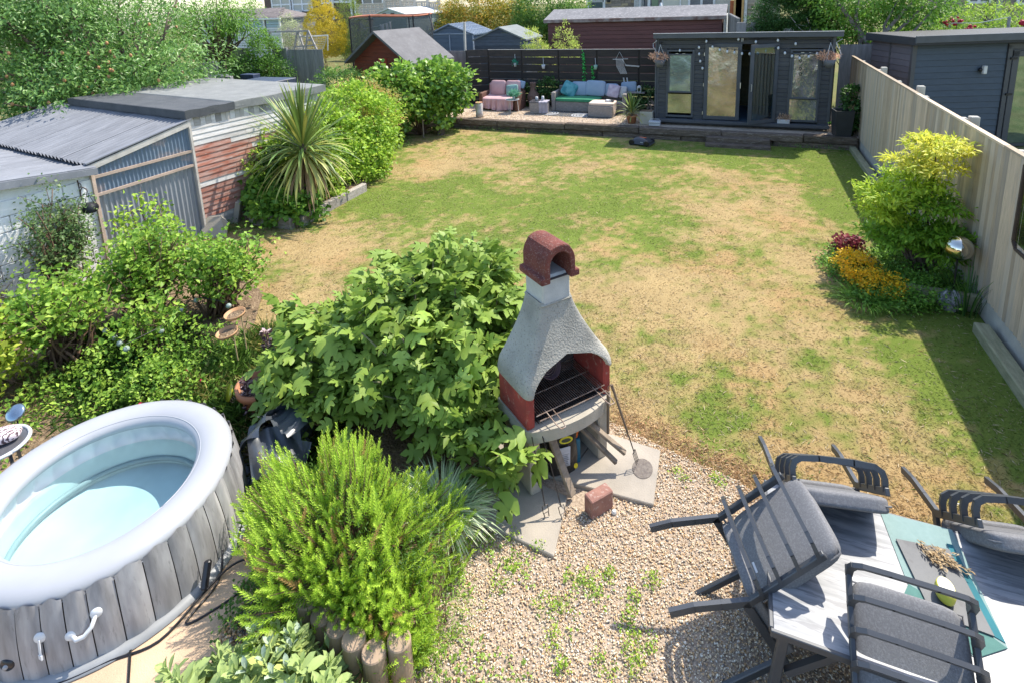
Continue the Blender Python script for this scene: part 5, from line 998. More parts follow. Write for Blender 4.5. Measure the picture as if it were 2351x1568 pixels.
for a in range(4): MB().bar((.05*(1 if a % 2 else -1), .05*(1 if a > 1 else -1), .02), (.05*(1 if a % 2 else -1), .05*(1 if a > 1 else -1), .15), .015).build('corner_rod', POT, t)
# baskets with dried plants
def dryplant(t, c, r, n, sd, cols=((.42, .24, .17), (.60, .40, .30))):
    P, D, Nn, Ls, Ws, col = crown_pts([(tuple(c), r)], n, 7, .03, .07, .016, list(cols), sd, up=.3); leafobj('dried_stems', (P, D, Nn, Ls, Ws, col), LEAF, t)
for k, (x, y, lb) in enumerate(((195, 610, 'hanging basket of dried heather at the left corner of the garden room'), (1855, 610, 'hanging basket of dried heather at the right corner of the garden room'))):
    p = sh(x, y, YF-.32); t = thing('hanging_basket', lb, 'hanging basket', p, group='hanging baskets'); MB().lathe([(.08, -.14), (.165, .06), (.15, .06), (.05, -.10), (0, -.10)], (0, 0, 0), 18).build('basket', mat('grey_plastic2', (.13, .13, .14), rough=.6), t, smooth=True)
    q = p+Vector((0, .05, .45))
    for a in (0, 2.1, 4.2): MB().tube([(.15*math.cos(a), .15*math.sin(a), .06), (0, .02, .48)], .005, 4).build('chain', POT, t)
    dryplant(t, p+Vector((-.04 if k == 0 else -.05, 0, .14)), (.24, .14, .10), 70, 5+k)
    MB().bar((0, .02, .49), (.0, .30, .52), .02, .02).build('bracket', BLKM, t)
for x in (x0-.08, x1+.1):
    mb = MB(); rr = random.Random(int(x*10)); p = Vector((x, YF-.2, 2.75)); pts = [p+Vector((rr.uniform(-.06, .06), rr.uniform(-.05, .05), -.09*i)) for i in range(7)]; mb.tube(pts, .012, 5)
    tag(mb.build('dried_vine', mat('pale_twine', (.45, .45, .46), rough=.9)), 'pale dried vine dangling at the %s end of the garden room roof' % ('left' if x < 0 else 'right'), 'dried vine')
c = sh(1405, 1200, YF-.08); t = thing('trough_planter', 'small white trough of dried flowers on the plinth below the right window', 'planter', (c.x, YF-.08, .50)); MB().bbox((0, 0, .055), (.30, .12, .11), .01).build('trough', POT, t); dryplant(t, Vector((c.x, YF-.08, .66)), (.15, .06, .07), 40, 9, ((.40, .26, .20), (.55, .42, .33)))
t = thing('tall_planter', 'tall square black planter standing on the sleeper wall by the fence', 'planter', (2.46, 15.98, .34), R_(8)); mb = MB()
hw, hb, H_ = .21, .17, .66
for s_ in range(4):
    R4 = Matrix.Rotation(s_*math.pi/2, 3, 'Z'); mb._add([R4@Vector(q) for q in ((-hb, -hb, 0), (hb, -hb, 0), (hw, -hw, H_), (-hw, -hw, H_), (-hw+.02, -hw+.02, H_), (hw-.02, -hw+.02, H_), (hw-.03, -hw+.03, H_-.25), (-hw+.03, -hw+.03, H_-.25))], [(0, 1, 2, 3), (3, 2, 5, 4), (4, 5, 6, 7)])
mb.build('body', mat('black_planter', (.025, .027, .03), (.035, .037, .04), rough=.55, scale=9), t); MB().box((0, 0, .42), (.34, .34, .01)).build('soil', mat('dark_soil', (.02, .018, .015), rough=1), t)
# robot mower, bird pole, bucket
t = thing('robot_mower', 'dark grey robot lawnmower with an orange stripe parked on the lawn', 'lawnmower', (-2.35, 15.1, .01), R_(-14))
mb = MB(); mb.grid(lambda u, v: (lambda x, y: Vector((x*.30, y*.22, .05+.16*(1-abs(x)**3)*(1-abs(y)**3)*(1-.15*x))))(2*u-1, 2*v-1), 16, 12); mb.build('shell', mat('mower_grey', (.045, .048, .055), rough=.4), t, smooth=True)
MB().bbox((0, 0, .07), (.56, .40, .08), .03).build('chassis', BLKM, t); MB().bbox((.03, -.02, .208), (.20, .05, .01), .004).build('stripe', mat('orange_stripe', (.65, .12, .02), rough=.4), t)
for sx in (-.22, .2):
    for sy in (-.19, .19): MB().lathe([(0, -.03), (.075, -.03), (.08, 0), (.075, .03), (0, .03)], (sx, sy, .08), 16, (R_(90), 0, 0)).build('wheel', MATS['black_plastic'], t)
MB().box((.06, -.195, .11), (.07, .004, .014)).build('badge', POT, t)
c = gp(973, 318, 0); t = thing('feeder_pole', 'thin rusty pole standing at the lawn edge by the vine', 'pole', c); MB().tube([(0, 0, 0), (-.01, .01, 1.25)], .022, 8).build('pole', mat('rusty_pole', (.28, .22, .17), rough=.9), t); MB().tube([(-.01, .01, 1.25), (.12, .02, 1.25)], .012, 6).build('arm', MATS['rusty_pole'], t)
t = thing('low_bench', 'rough dark sleeper bench beneath the vine', 'bench', (-8.75, 14.75, 0)); MB().bbox((0, 0, .34), (.95, .30, .12), .02, (0, 0, .15)).build('seat', SLP, t)
for s_ in (-.32, .32): MB().bbox((s_, 0, .14), (.14, .24, .28), .02).build('leg', SLP, t)
c = Vector((-8.72, 14.72, .40)); t = thing('peg_bucket', 'cream bucket with a raised handle on the low bench', 'bucket', c); MB().lathe([(.12, 0), (.14, .26), (.13, .26), (.11, .03), (0, .03)], (0, 0, 0), 20).build('bucket', mat('cream_tin', (.58, .54, .47), rough=.6), t, smooth=True); MB().box((0, 0, .38), (.26, .03, .03)).build('handle', MATS['cream_tin'], t)
for s_ in (-.12, .12): MB().box((s_, 0, .32), (.02, .03, .12)).build('handle_side', MATS['cream_tin'], t)
# ================================================================ navy cabin behind the fence
NAVY = mat('navy_board', (.045, .066, .095), (.034, .052, .076), rough=.6, scale=3, stretch=(1, 4, 4), rnd=.06); TRIM = mat('anthracite_trim', (.06, .065, .075), (.05, .054, .062), rough=.5, scale=3)
CN = Vector((3.86, 16.3, 0)); ac = R_(-20); DX = Vector((math.cos(ac), -math.sin(ac), 0)); DY = Vector((math.sin(ac), math.cos(ac), 0)); RC = Matrix((DX, DY, Vector((0, 0, 1)))).transposed()
def cb(mb, x0, x1, y0, y1, z0, z1, b=0):
    c = CN+DX*((x0+x1)/2)+DY*((y0+y1)/2)+Vector((0, 0, (z0+z1)/2)); (mb.bbox(c, (x1-x0, y1-y0, z1-z0), b, RC) if b else mb.box(c, (x1-x0, y1-y0, z1-z0), RC)); return mb
t = thing('navy_cabin', 'navy clad flat-roofed garden studio behind the right-hand fence', 'cabin', CN)
def cx_(u, v, y=0): P0 = CN+DY*y; q = pp(u, v, P0, 90-math.degrees(ac)*-1*-1) if False else None
azf = 90+20-0
def cab(u, v):
    q = pp(u, v, CN, math.degrees(math.atan2(DX.x, DX.y))); return (q-CN).dot(DX), q.z
dx0 = cab(2300, 200)[0]; ztop = cab(2093, 83)[1]; zf = ztop-.22
qd = pp(2000, 150, CN, math.degrees(math.atan2(DY.x, DY.y))); DEP = (qd-CN).dot(DY)
k = 0; z = .1
while z < zf-.01:
    h = min(.15, zf-z); mb = MB(); x1_ = dx0-.02
    mb._add([CN+DX*x+DY*y+Vector((0, 0, z+q)) for x in (.06, x1_) for y, q in ((-.03, 0), (.0, 0), (.0, h-.006), (-.016, h-.006))], [(0, 1, 2, 3), (7, 6, 5, 4), (0, 3, 7, 4), (3, 2, 6, 7), (0, 4, 5, 1), (1, 5, 6, 2)]); mb.build('cladding_board', NAVY, t, world=True, center=True)
    mb = MB(); mb._add([CN+DX*x+DY*y+Vector((0, 0, z+q)) for y in (.04, DEP) for x, q in ((-.03, 0), (.0, 0), (.0, h-.006), (-.016, h-.006))], [(3, 2, 1, 0), (4, 5, 6, 7), (4, 7, 3, 0), (7, 6, 2, 3), (1, 5, 4, 0), (2, 6, 5, 1)]); mb.build('cladding_board', mat('purple_grey_board', (.12, .11, .125), (.10, .095, .11), rough=.7, rnd=.05), t, world=True, center=True); z += h
cb(MB(), 0, 5.2, .0, DEP, .0, zf).build('wall', TRIM, t, world=True); cb(MB(), -.04, .06, -.045, .04, 0, zf, .005).build('corner_trim', TRIM, t, world=True); cb(MB(), -.035, -.0, DEP*.5, DEP*.5+.05, 0, zf).build('joint_trim', TRIM, t, world=True)
cb(MB(), -.16, 5.3, -.30, DEP+.1, zf, ztop-.02, .01).build('roof', mat('black_rubber_roof', (.028, .03, .033), rough=.7), t, world=True); cb(MB(), -.17, 5.31, -.32, -.28, zf+.06, ztop+.01, .006).build('fascia', mat('navy_metal', (.07, .08, .095), rough=.4), t, world=True)
f = cb(MB(), dx0, dx0+.10, -.05, .02, 0, zf-.08).build('door_frame', TRIM, t, world=True); cb(MB(), dx0, dx0+2.2, -.05, .02, zf-.16, zf-.05).build('door_frame_head', TRIM, t, world=True)
cb(MB(), dx0+.12, dx0+.26, -.06, -.01, 0, zf-.2, .006).build('door_stile', TRIM, t, world=True); cb(MB(), dx0+.12, dx0+1.1, -.06, -.01, zf-.36, zf-.22, .006).build('door_rail', TRIM, t, world=True)
GRF = mat('reflective_glass', (.42, .52, .50), rough=.03, metal=.9); cb(MB(), dx0+.26, dx0+1.1, -.045, -.03, .1, zf-.36).build('pane', GRF, t, world=True)
for z in (1.3, zf-.42): cb(MB(), dx0+.06, dx0+.20, -.085, -.055, z, z+.05).build('hinge', BLKM, t, world=True, center=True)
lx, lz = cab(2254, 160); cb(MB(), lx-.05, lx+.03, -.14, -.06, lz-.10, lz+.10, .01).build('wall_light', mat('brushed_light', (.6, .6, .58), rough=.4), t, world=True); MB().ball(CN+DX*(lx-.08)+DY*-.06+Vector((0, 0, lz)), (.04, .05, .05), 12).build('sensor', BLKM, t, world=True, smooth=True)
# ================================================================ BEYOND THE GARDEN
def b1(x, y, Y): return yp((740+x/4.702)/1.6333, (y/4.702)/1.6333, Y)
def b2(x, y, Y): return yp((1240+x/4.702)/1.6333, (y/4.702)/1.6333, Y)
def b3(x, y, Y): return yp((2000+x/4.702)/1.6333, (y/4.702)/1.6333, Y)
def b4(x, y, Y): return yp((2600+x/4.702)/1.6333, (y/4.702)/1.6333, Y)
def b5(x, y, Y): return yp((3340+x/4.702)/1.6333, (y/4.702)/1.6333, Y)
def wallbox(p, q, dep, z0=None):
    """box whose front face spans the two surveyed corners"""
    mb = MB(); x0, x1 = sorted((p.x, q.x)); z0_, z1 = sorted((p.z, q.z)); z0_ = z0 if z0 is not None else z0_
    return mb.box(((x0+x1)/2, p.y+dep/2, (z0_+z1)/2), (x1-x0, dep, z1-z0_))
GFEN = mat('grey_fence_board', (.30, .29, .28), (.20, .195, .19), rough=.9, scale=3, stretch=(6, 6, 1), rnd=.15)
# --- red-brown playhouse with big felt roof
RBW = mat('red_brown_board', (.22, .045, .022), (.15, .03, .016), rough=.75, scale=3, stretch=(1, 1, 5), rnd=.1); FELT2 = mat('pale_grey_felt', (.165, .16, .16), (.125, .12, .12), rough=.95, scale=3, bump=.002, bscale=80, col3=(.23, .22, .22), scale3=14, amt3=.5)
ap = yp(855.6, 72.3, 16.); azr = 12; rd = Vector((math.sin(R_(azr)), math.cos(R_(azr)), 0)); sd = Vector((rd.y, -rd.x, 0))
el = pp((1240+240/4.702)/1.6333, (1090/4.702)/1.6333, ap, azr+90); er = ap+sd*(el-ap).length*0+sd*((ap-el).dot(sd)*-1*-1); er = ap+sd*abs((el-ap).dot(sd))+Vector((0, 0, el.z-ap.z))
re = pp((1240+1560/4.702)/1.6333, (480/4.702)/1.6333, ap, azr); RL = (re-ap).dot(rd); RL = min(max(RL, 2.), 3.6)
t = thing('playhouse', 'red brown wooden playhouse with steep pale grey felt roof above the hedge', 'playhouse', (ap.x+rd.x*RL/2, ap.y+rd.y*RL/2, .2))
mb = MB(); th = Vector((0, 0, -.09))
for e in (el, er): mb.prism([ap, ap+rd*RL, e+rd*RL, e], th)
mb.build('roof', FELT2, t, world=True); wl = ap.lerp(el, .93)+rd*.35; wr = ap.lerp(er, .93)+rd*.35; k = 0
hb = ap.z-.12; zb_ = .3; zz = zb_
while zz < hb-.05:
    z1 = min(zz+.14, hb-.02); f = lambda z: min(1, (hb-z)/(hb-(wl.z-.1)+1e-6))
    a0, a1 = wl.copy(), wr.copy(); c = ap+rd*.35; p0 = c.lerp(Vector((wl.x, wl.y, c.z)), f(zz)); p1 = c.lerp(Vector((wr.x, wr.y, c.z)), f(zz)); q0 = c.lerp(Vector((wl.x, wl.y, c.z)), f(z1)); q1 = c.lerp(Vector((wr.x, wr.y, c.z)), f(z1))
    for v, z_ in ((p0, zz), (p1, zz), (q0, z1-.008), (q1, z1-.008)): v.z = z_
    MB().prism([p0, p1, q1, q0], rd*.03).build('board', RBW, t, world=True, center=True); zz += .14
mb = MB(); c = ap+rd*(RL/2+.2); mb.box((c.x, c.y, .95), ((wr-wl).length*.96, RL-.5, 1.3), Euler((0, 0, -R_(azr))).to_matrix()); mb.build('body', RBW, t, world=True)
q = ap+rd*.33+Vector((0, 0, -1.15)); MB().box(q, (.42, .02, .40), Euler((0, 0, -R_(azr))).to_matrix()).build('shutter', mat('bright_red_board', (.42, .05, .02), rough=.7), t, world=True)
# --- two small sheds
def gable_shed(name, label, ap, lw, rw, dep, yaw, wall, roof, eave_dz, zb, board=.16, ribs=False, trim=None):
    t = thing(name, label, 'shed', (ap.x, ap.y, zb), R_(yaw)); h = ap.z-zb; e = h-eave_dz; mb = MB()
    mb.prism([(-lw*1.06, -.08, e-eave_dz*.06), (0, -.08, h), (0, -.08, h-.06), (-lw*1.06, -.08, e-eave_dz*.06-.06)], (0, dep+.16, 0)); mb.prism([(0, -.08, h), (rw*1.06, -.08, e-eave_dz*.06), (rw*1.06, -.08, e-eave_dz*.06-.06), (0, -.08, h-.06)], (0, dep+.16, 0)); mb.build('roof', roof, t)
    z = 0
    while z < h-.1:
        z1 = min(z+board, h-.04); w0 = 1 if z < e else (h-z)/(h-e); w1 = 1 if z1 < e else (h-z1)/(h-e)
        MB().prism([(-lw*w0, 0, z), (rw*w0, 0, z), (rw*w1, 0, z1-.012), (-lw*w1, 0, z1-.012)], (0, -.02, 0)).build('board', wall, t, center=True)
        if z1 <= e: MB().prism([(rw, 0, z), (rw, dep, z), (rw, dep, z1-.012), (rw, 0, z1-.012)], (.02, 0, 0)).build('board', wall, t, center=True)
        z += board
    MB().box(((rw-lw)/2, dep/2, e/2), (lw+rw-.04, dep-.02, e)).build('body', wall, t)
    if trim:
        mb = MB(); mb.bar((-lw*1.05, -.1, e-.02), (0, -.1, h), .03, .05); mb.bar((0, -.1, h), (rw*1.05, -.1, e-.02), .03, .05); mb.bar((-lw, -.04, e), (rw, -.04, e), .03, .05); mb.bar((0, -.04, 0), (0, -.04, e), .05, .03); mb.bar((rw, -.03, 0), (rw, -.03, e), .05, .05); mb.build('trim', trim, t)
    if ribs:
        for i in range(9):
            y = (i+.5)*dep/9; MB().bar((.02, y, h+.012), (rw*1.05, y, e-eave_dz*.05+.012), .035, .03).build('roof_rib', trim, t)
        for k in (.33, .66): MB().bar((rw*1.05*k, 0, h-(h-e)*k*1.03+.015), (rw*1.05*k, dep, h-(h-e)*k*1.03+.015), .03, .02).build('roof_rib', trim, t)
    return t
STB = mat('slate_blue_metal', (.12, .165, .225), (.10, .14, .19), rough=.6, scale=3, rnd=.06); STBL = mat('light_blue_trim', (.36, .42, .50), rough=.5); DKS = mat('dark_blue_stain', (.075, .095, .12), (.05, .065, .085), rough=.85, scale=4, stretch=(1, 5, 5), rnd=.25); FELT3 = mat('sage_grey_felt', (.20, .22, .215), (.16, .175, .17), rough=.95, scale=3)
Y1 = 23.; a_ = yp(1031.4, 56, Y1); l_ = yp(986, 79.4, Y1); r_ = yp(1086, 78, Y1)
gable_shed('metal_shed', 'slate blue metal shed with white ribbed roof beyond the slatted fence', a_, a_.x-l_.x, r_.x-a_.x, 2.2, 0, STB, STB, a_.z-(l_.z+r_.z)/2, .45, .22, True, STBL)
Y1 = 21.3; a_ = yp(1146, 62.5, Y1); l_ = yp(1089, 91, Y1); r_ = yp(1206, 88.5, Y1)
gable_shed('wooden_shed', 'dark blue stained wooden shed with sage felt roof beside the metal shed', a_, a_.x-l_.x, r_.x-a_.x, 1.9, 0, DKS, FELT3, a_.z-(l_.z+r_.z)/2, .4, .13)
# --- long red shed
Y1 = 24.; l_ = b3(200, 360, Y1); rr_ = yp(1668, 36, Y1); x0_, x1_, ze = l_.x, rr_.x, rr_.z
t = thing('long_shed', 'long dark red boarded shed with shallow grey felt roof behind the garden room', 'shed', ((x0_+x1_)/2, Y1+1.3, .5)); MAR = mat('maroon_board', (.14, .055, .05), (.10, .042, .038), rough=.8, scale=2, stretch=(1, 5, 5), rnd=.16)
z = .5
while z < ze-.12: h = .175; MB().box(((x0_+x1_)/2, Y1, z+h/2-.006), (x1_-x0_-.3, .05, h-.014), (R_(-4), 0, 0)).build('board', MAR, t, world=True, center=True); z += h
MB().box(((x0_+x1_)/2, Y1+1.35, (ze+.4)/2), (x1_-x0_-.32, 2.6, ze-.4)).build('body', MAR, t, world=True)
zr = yp(1300, 22, Y1+1.4).z; LICH = mat('lichened_grey_felt', (.19, .185, .19), (.13, .13, .135), rough=.95, scale=2, col3=(.30, .29, .29), scale3=9, amt3=.7, thr3=.52)
mb = MB()
mb.prism([(x0_, Y1-.15, ze), (x1_, Y1-.15, ze), (x1_, Y1+1.4, zr), (x0_, Y1+1.4, zr)], (0, 0, -.05)); mb.prism([(x0_, Y1+1.402, zr), (x1_, Y1+1.402, zr), (x1_, Y1+2.9, ze), (x0_, Y1+2.9, ze)], (0, 0, -.05)); mb.build('roof', LICH, t, world=True)
MB().bbox(((x0_+x1_)/2, Y1-.17, ze-.07), (x1_-x0_, .04, .15), .01).build('fascia', mat('peeling_brown_fascia', (.15, .085, .07), (.30, .26, .24), rough=.9, scale=4, contrast=1.5), t, world=True); MB().box((x1_-.02, Y1+1.35, (ze+.3)/2), (.05, 2.6, ze-.3)).build('end_board', mat('pale_board_end', (.45, .45, .43), rough=.8), t, world=True)
# --- boarded fences further left
t = thing('grey_fence', 'weathered grey close-boarded fence behind the white shed planting', 'fence', (-16, 17, .2)); Yg = 17.
for (xa, xb, yt) in ((505, 900, 860), (1350, 1560, 860), (1575, 2200, 880)):
    A_, B_ = b1(xa, yt, Yg), b1(xb, yt+5, Yg); x = A_.x; i = 0
    while x < B_.x-.05: w_ = .125; MB().box((x+w_/2, Yg+.012*(i % 2), (A_.z+.1)/2+.0), (w_+.01, .02, A_.z-.1)).build('board', GFEN, t, world=True, center=True); x += w_; i += 1
    MB().bbox((A_.x, Yg-.03, A_.z/2+.04), (.10, .08, A_.z+.06), .01).build('post', GFEN, t, world=True, center=True)
GF2 = thing('grey_fence', 'short run of grey fence boards between the slatted fence and the playhouse', 'fence', (-9.6, 18.9, .3)); A_ = yp(1045, 118, 18.9); 
for i in range(14): MB().box((A_.x-.6+.12*i, 18.9+.012*(i % 2), A_.z/2+.1), (.125, .02, A_.z-.2)).build('board', GFEN, GF2, world=True, center=True)
tag(MB().bar(yp(1068, 118, 18.75)*1.0, yp(1066, 52, 18.75), .07, .07).build('fence_stake', mat('pale_stake', (.50, .48, .44), rough=.9)), 'tall pale stake at the left end of the slatted fence', 'post')
# --- white shed with tiled roof
YW = 25.; WHB = mat('white_shiplap', (.62, .64, .64), (.55, .57, .57), rough=.8, scale=3, rnd=.05); MNB = mat('pale_aqua_board', (.36, .47, .50), (.32, .43, .46), rough=.8, scale=3, rnd=.04); WTR = mat('white_trim', (.74, .75, .74), rough=.6)
t = thing('white_shed', 'white and pale aqua boarded outbuilding with brown tiled roof and white gutter', 'outbuilding', b1(1000, 1000, YW))
z1, z2, z0 = b1(1200, 345, YW).z, b1(1200, 505, YW).z, .6; xs = [b1(a, 500, YW).x for a in (0, 295, 625, 925, 1200, 1475)]
for a, b in zip(xs, xs[1:]):
    z = z1-.03
    while z > z0:
        h = .15; m_ = MNB if z-h/2 > z2 else WHB; MB().bbox(((a+b)/2+.04, YW, z-h/2), (b-a-.12, .04, h-.022), .006).build('board', m_, t, world=True, center=True); z -= h
    MB().bbox((b-.02, YW-.04, (z0+z1)/2), (.10, .10, z1-z0), .01).build('pillar', WTR, t, world=True, center=True)
MB().box(((xs[0]+xs[-1])/2, YW+1.5, (z1+.4)/2), (xs[-1]-xs[0], 2.9, z1-.4)).build('body', mat('shade_grey', (.22, .22, .22)), t, world=True)
MB().bbox(((xs[0]+xs[-1])/2, YW-.12, z1), (xs[-1]-xs[0]+.3, .10, .10), .02).build('gutter', WTR, t, world=True)
TILE = mat('brown_roof_tile', (.20, .17, .155), (.12, .10, .095), rough=.9, scale=6, rnd=.2); rz_ = b1(1130, 180, YW+1.8).z
for j in range(7):
    k0, k1 = j/7, (j+1)/7; za, zb_ = z1+.06+(rz_-z1)*k0, z1+.09+(rz_-z1)*k1; ya, yb = YW-.15+1.95*k0, YW-.15+1.95*k1; n = 16
    for i in range(n):
        xa = xs[0]+(xs[-1]+.1-xs[0])*i/n; w_ = (xs[-1]+.1-xs[0])/n
        if j > 0 and xa+w_*.5 > xs[-1]-(k0*1.5): continue
        MB().prism([(xa+.008, ya, za), (xa+w_-.008, ya, za), (xa+w_-.008, yb, zb_), (xa+.008, yb, zb_)], (0, 0, -.03)).build('roof_tile', TILE, t, world=True, center=True)
mb = MB(); mb.prism([(xs[-1]+.12, YW-.15, z1+.07), (xs[-1]+.12, YW+3, z1+.07), (xs[-1]-1.5, YW+1.8, rz_+.05)], (0, 0, -.04)); mb.prism([(xs[0], YW-.15, z1), (xs[-1]+.1, YW-.15, z1), (xs[-1]-1.5, YW+1.8, rz_), (xs[0], YW+1.8, rz_)], (0, 0, -.04)); mb.build('roof_bed', TILE, t, world=True)
# --- swing frame and goal
GTM = mat('grey_pole_wood', (.36, .34, .32), (.26, .25, .24), rough=.9, scale=6); t = thing('swing_frame', 'grey timber climbing frame with A-shaped legs above the grey fence', 'climbing frame', b1(1700, 900, 20.)); 
for a, b, w_ in (((1230, 575), (1965, 550), .12), ((1765, 545), (1690, 1000), .11), ((1770, 545), (1930, 1000), .11), ((1950, 550), (1900, 1000), .11), ((1955, 550), (2160, 1000), .11), ((1740, 830), (2085, 800), .10), ((1920, 725), (2020, 705), .16), ((1770, 660), (1900, 645), .06), ((1290, 575), (1200, 720), .10)):
    p, q = b1(*a, 20.), b1(*b, 20.); MB().bar(p, q, w_*.6, w_*.6).build('beam', GTM, t, world=True, center=True)
t = thing('football_goal', 'small white football goal net beside the climbing frame', 'goal', b1(2050, 900, 20.6)); NET = mat('white_net', (.62, .64, .60), rough=.8); mb = MB()
mb.tube([b1(1780, 660, 20.5), b1(2300, 630, 20.5), b1(2300, 900, 20.5)], .03, 6); mb.tube([b1(2300, 640, 20.5), b1(2210, 880, 21.2)], .025, 6); mb.build('frame', NET, t, world=True); mb = MB()
for i in range(15): mb.tube([b1(1800+33*i, 655-1.6*i, 20.6), b1(1800+31*i, 880, 21.1)], .007, 3)
for j in range(8): mb.tube([b1(1780, 670+30*j, 20.6+.06*j), b1(2290-8*j, 645+32*j, 20.6+.06*j)], .007, 3)
mb.build('net', NET, t, world=True)
# --- trampoline
YT = 20.; t = thing('trampoline', 'trampoline with black net walls, black poles and a faded orange rim', 'trampoline', b2(1100, 700, YT)); ORG = mat('faded_orange', (.50, .17, .09), rough=.7)
pts = [(460, 290, 0), (860, 262, -1.2), (1310, 292, -1.), (1740, 252, 0), (1310, 245, 1.2), (900, 262, 1.4), (460, 290, 0)]; P_ = [b2(x, y, YT+d) for x, y, d in pts]; zt_ = sum(p.z for p in P_)/7
mb = MB(); cc_ = b2(1100, 270, YT+.2); rad = (P_[3].x-P_[0].x)/2; ring = [Vector((cc_.x+rad*math.cos(a), YT+rad*.8*math.sin(a), cc_.z-.02+.03*math.sin(3*a))) for a in np.linspace(0, 6.2832, 49)]; mb.tube(ring, .035, 6); mb.build('rim', ORG, t, world=True, smooth=True)
nm = bpy.data.materials.new('net_mesh'); nm.use_nodes = True; N = nm.node_tree.nodes; L = nm.node_tree.links; tr = N.new('ShaderNodeBsdfTransparent'); df = N.new('ShaderNodeBsdfDiffuse'); df.inputs[0].default_value = (.06, .07, .08, 1); ms = N.new('ShaderNodeMixShader'); ms.inputs[0].default_value = .52; L.new(tr.outputs[0], ms.inputs[1]); L.new(df.outputs[0], ms.inputs[2]); L.new(ms.outputs[0], N['Material Output'].inputs[0])
mb = MB(); mb.grid(lambda u, v: (lambda p: Vector((p.x, p.y, .6+(p.z-.6)*v)))(ring[min(int(u*48+.001), 48)]), 48, 1); mb.build('net', nm, t, world=True)
for i in (4, 12, 20, 28, 36, 44): p = ring[i]; MB().tube([Vector((p.x*1.0, p.y-.03, .3)), Vector((p.x, p.y-.03, p.z+.02))], .03, 6).build('pole', BLKM, t, world=True)
MB().tube([b2(1740, 250, YT), b2(1820, 560, YT-.4)], .03, 6).build('pole', BLKM, t, world=True)
# plastic shed behind the trampoline
Y1 = 27.; a_ = b2(1020, 148, Y1); l_ = b2(690, 262, Y1); r_ = b2(1380, 250, Y1); GRW = mat('pale_green_plastic', (.40, .47, .44), (.36, .43, .40), rough=.5, rnd=.04); WRF = mat('white_roof', (.66, .66, .64), (.58, .58, .56), rough=.6, scale=8)
t = gable_shed('plastic_shed', 'pale green plastic shed with white roof behind the trampoline', a_, a_.x-l_.x, r_.x-a_.x, 3.2, -12, GRW, WRF, a_.z-(l_.z+r_.z)/2, 1.0, .14)
for x in (-.35, .3): MB().box((x, -.03, a_.z-1.0-.34), (.28, .02, .10)).build('vent', BLKM, t)
WIN = mat('window_glass', (.05, .07, .09), (.12, .15, .17), rough=.06, scale=1.2, spec=.8)
for x in (-1.0, 1.1): f = MB().box((x, -.03, 1.05), (.55, .03, .75)).build('window', WTR, t); [MB().box((x+dx, -.05, 1.05+dz), (.20, .01, .30)).build('pane', WIN, f) for dx in (-.13, .13) for dz in (-.17, .17)]
# washing on a line
t = thing('washing', 'white washing pegged on a line behind the playhouse roof', 'washing', b2(960, 450, 19.)); mb = MB(); A_, B_ = b2(560, 520, 18.9), b2(1080, 385, 18.9); MB().tube([A_, A_.lerp(B_, .5)-Vector((0, 0, .04)), B_], .008, 4).build('line', WTR, t, world=True)
for k, (xx, yy, w_, h_) in enumerate(((905, 440, .20, .35), (985, 420, .14, .28), (1045, 390, .10, .40))):
    p = b2(xx, yy, 18.9); mb = MB(); mb.grid(lambda u, v: p+Vector((w_*(u-.5)*(1-.2*v), .03*math.sin(u*9+k), -h_*v)), 8, 6); mb.build('garment', WTR, t, world=True)
# --- breeze-block screen wall, block by block pattern with holes
t = thing('screen_wall', 'cream pierced screen-block wall with pillars in front of the far house', 'wall', b2(1300, 200, 30.)); SCR = mat('cream_block', (.52, .48, .41), (.45, .41, .35), rough=.9, scale=5, rnd=.05); YB = 30.; SCD = mat('block_hole', (.10, .085, .075), rough=.95)
sb = MB().box((0, 0, 0), (.295, .10, .295)); 
def sblock():
    mb = MB(); s_ = .148
    for x0b, x1b, z0b, z1b in ((-s_, -.10, -s_, s_), (.10, s_, -s_, s_), (-.10, .10, -s_, -.10), (-.10, .10, .10, s_), (-.02, .02, -.10, .10), (-.10, .10, -.02, .02)): mb.box(((x0b+x1b)/2, 0, (z0b+z1b)/2), (x1b-x0b, .09, z1b-z0b))
    for a in (-1, 1):
        for b in (-1, 1): mb.box((a*.088, 0, b*.088), (.03, .07, .03))
    return mb.mesh('screen_block', SCR)
sbm = sblock(); cnt = 0
for xa, xb, yt, yb in ((445, 955, 95, 300), (975, 1240, 25, 330), (1260, 1490, 35, 330), (1510, 1715, 45, 340), (1740, 1900, 55, 340)):
    A_, B_ = b2(xa, yt, YB), b2(xb, yb, YB); nx = max(1, round((B_.x-A_.x)/.3)); nz = max(1, round((A_.z-B_.z)/.3)); w_ = (B_.x-A_.x)/nx
    for i in range(nx):
        for j in range(nz):
            if cnt < 295: o = piece('screen_block', sbm, t, Vector((A_.x+w_*(i+.5), YB, A_.z-.3*(j+.5)))-pbase(t), (0, 0, 0), (w_/.3, 1, 1)); cnt += 1
    MB().bbox(((A_.x+B_.x)/2, YB, A_.z+.03), (B_.x-A_.x, .16, .06), .01).build('coping', SCR, t, world=True, center=True); MB().bbox((B_.x+.08, YB, (A_.z+.5)/2+.1), (.18, .16, A_.z-.3), .01).build('pillar', SCR, t, world=True, center=True)
A_, B_ = b2(440, 95, YB), b2(1900, 340, YB); wallbox(Vector((A_.x, YB+.3, 0)), Vector((B_.x, YB+.3, B_.z)), .2, .2).build('lower_wall', SCR, t, world=True)
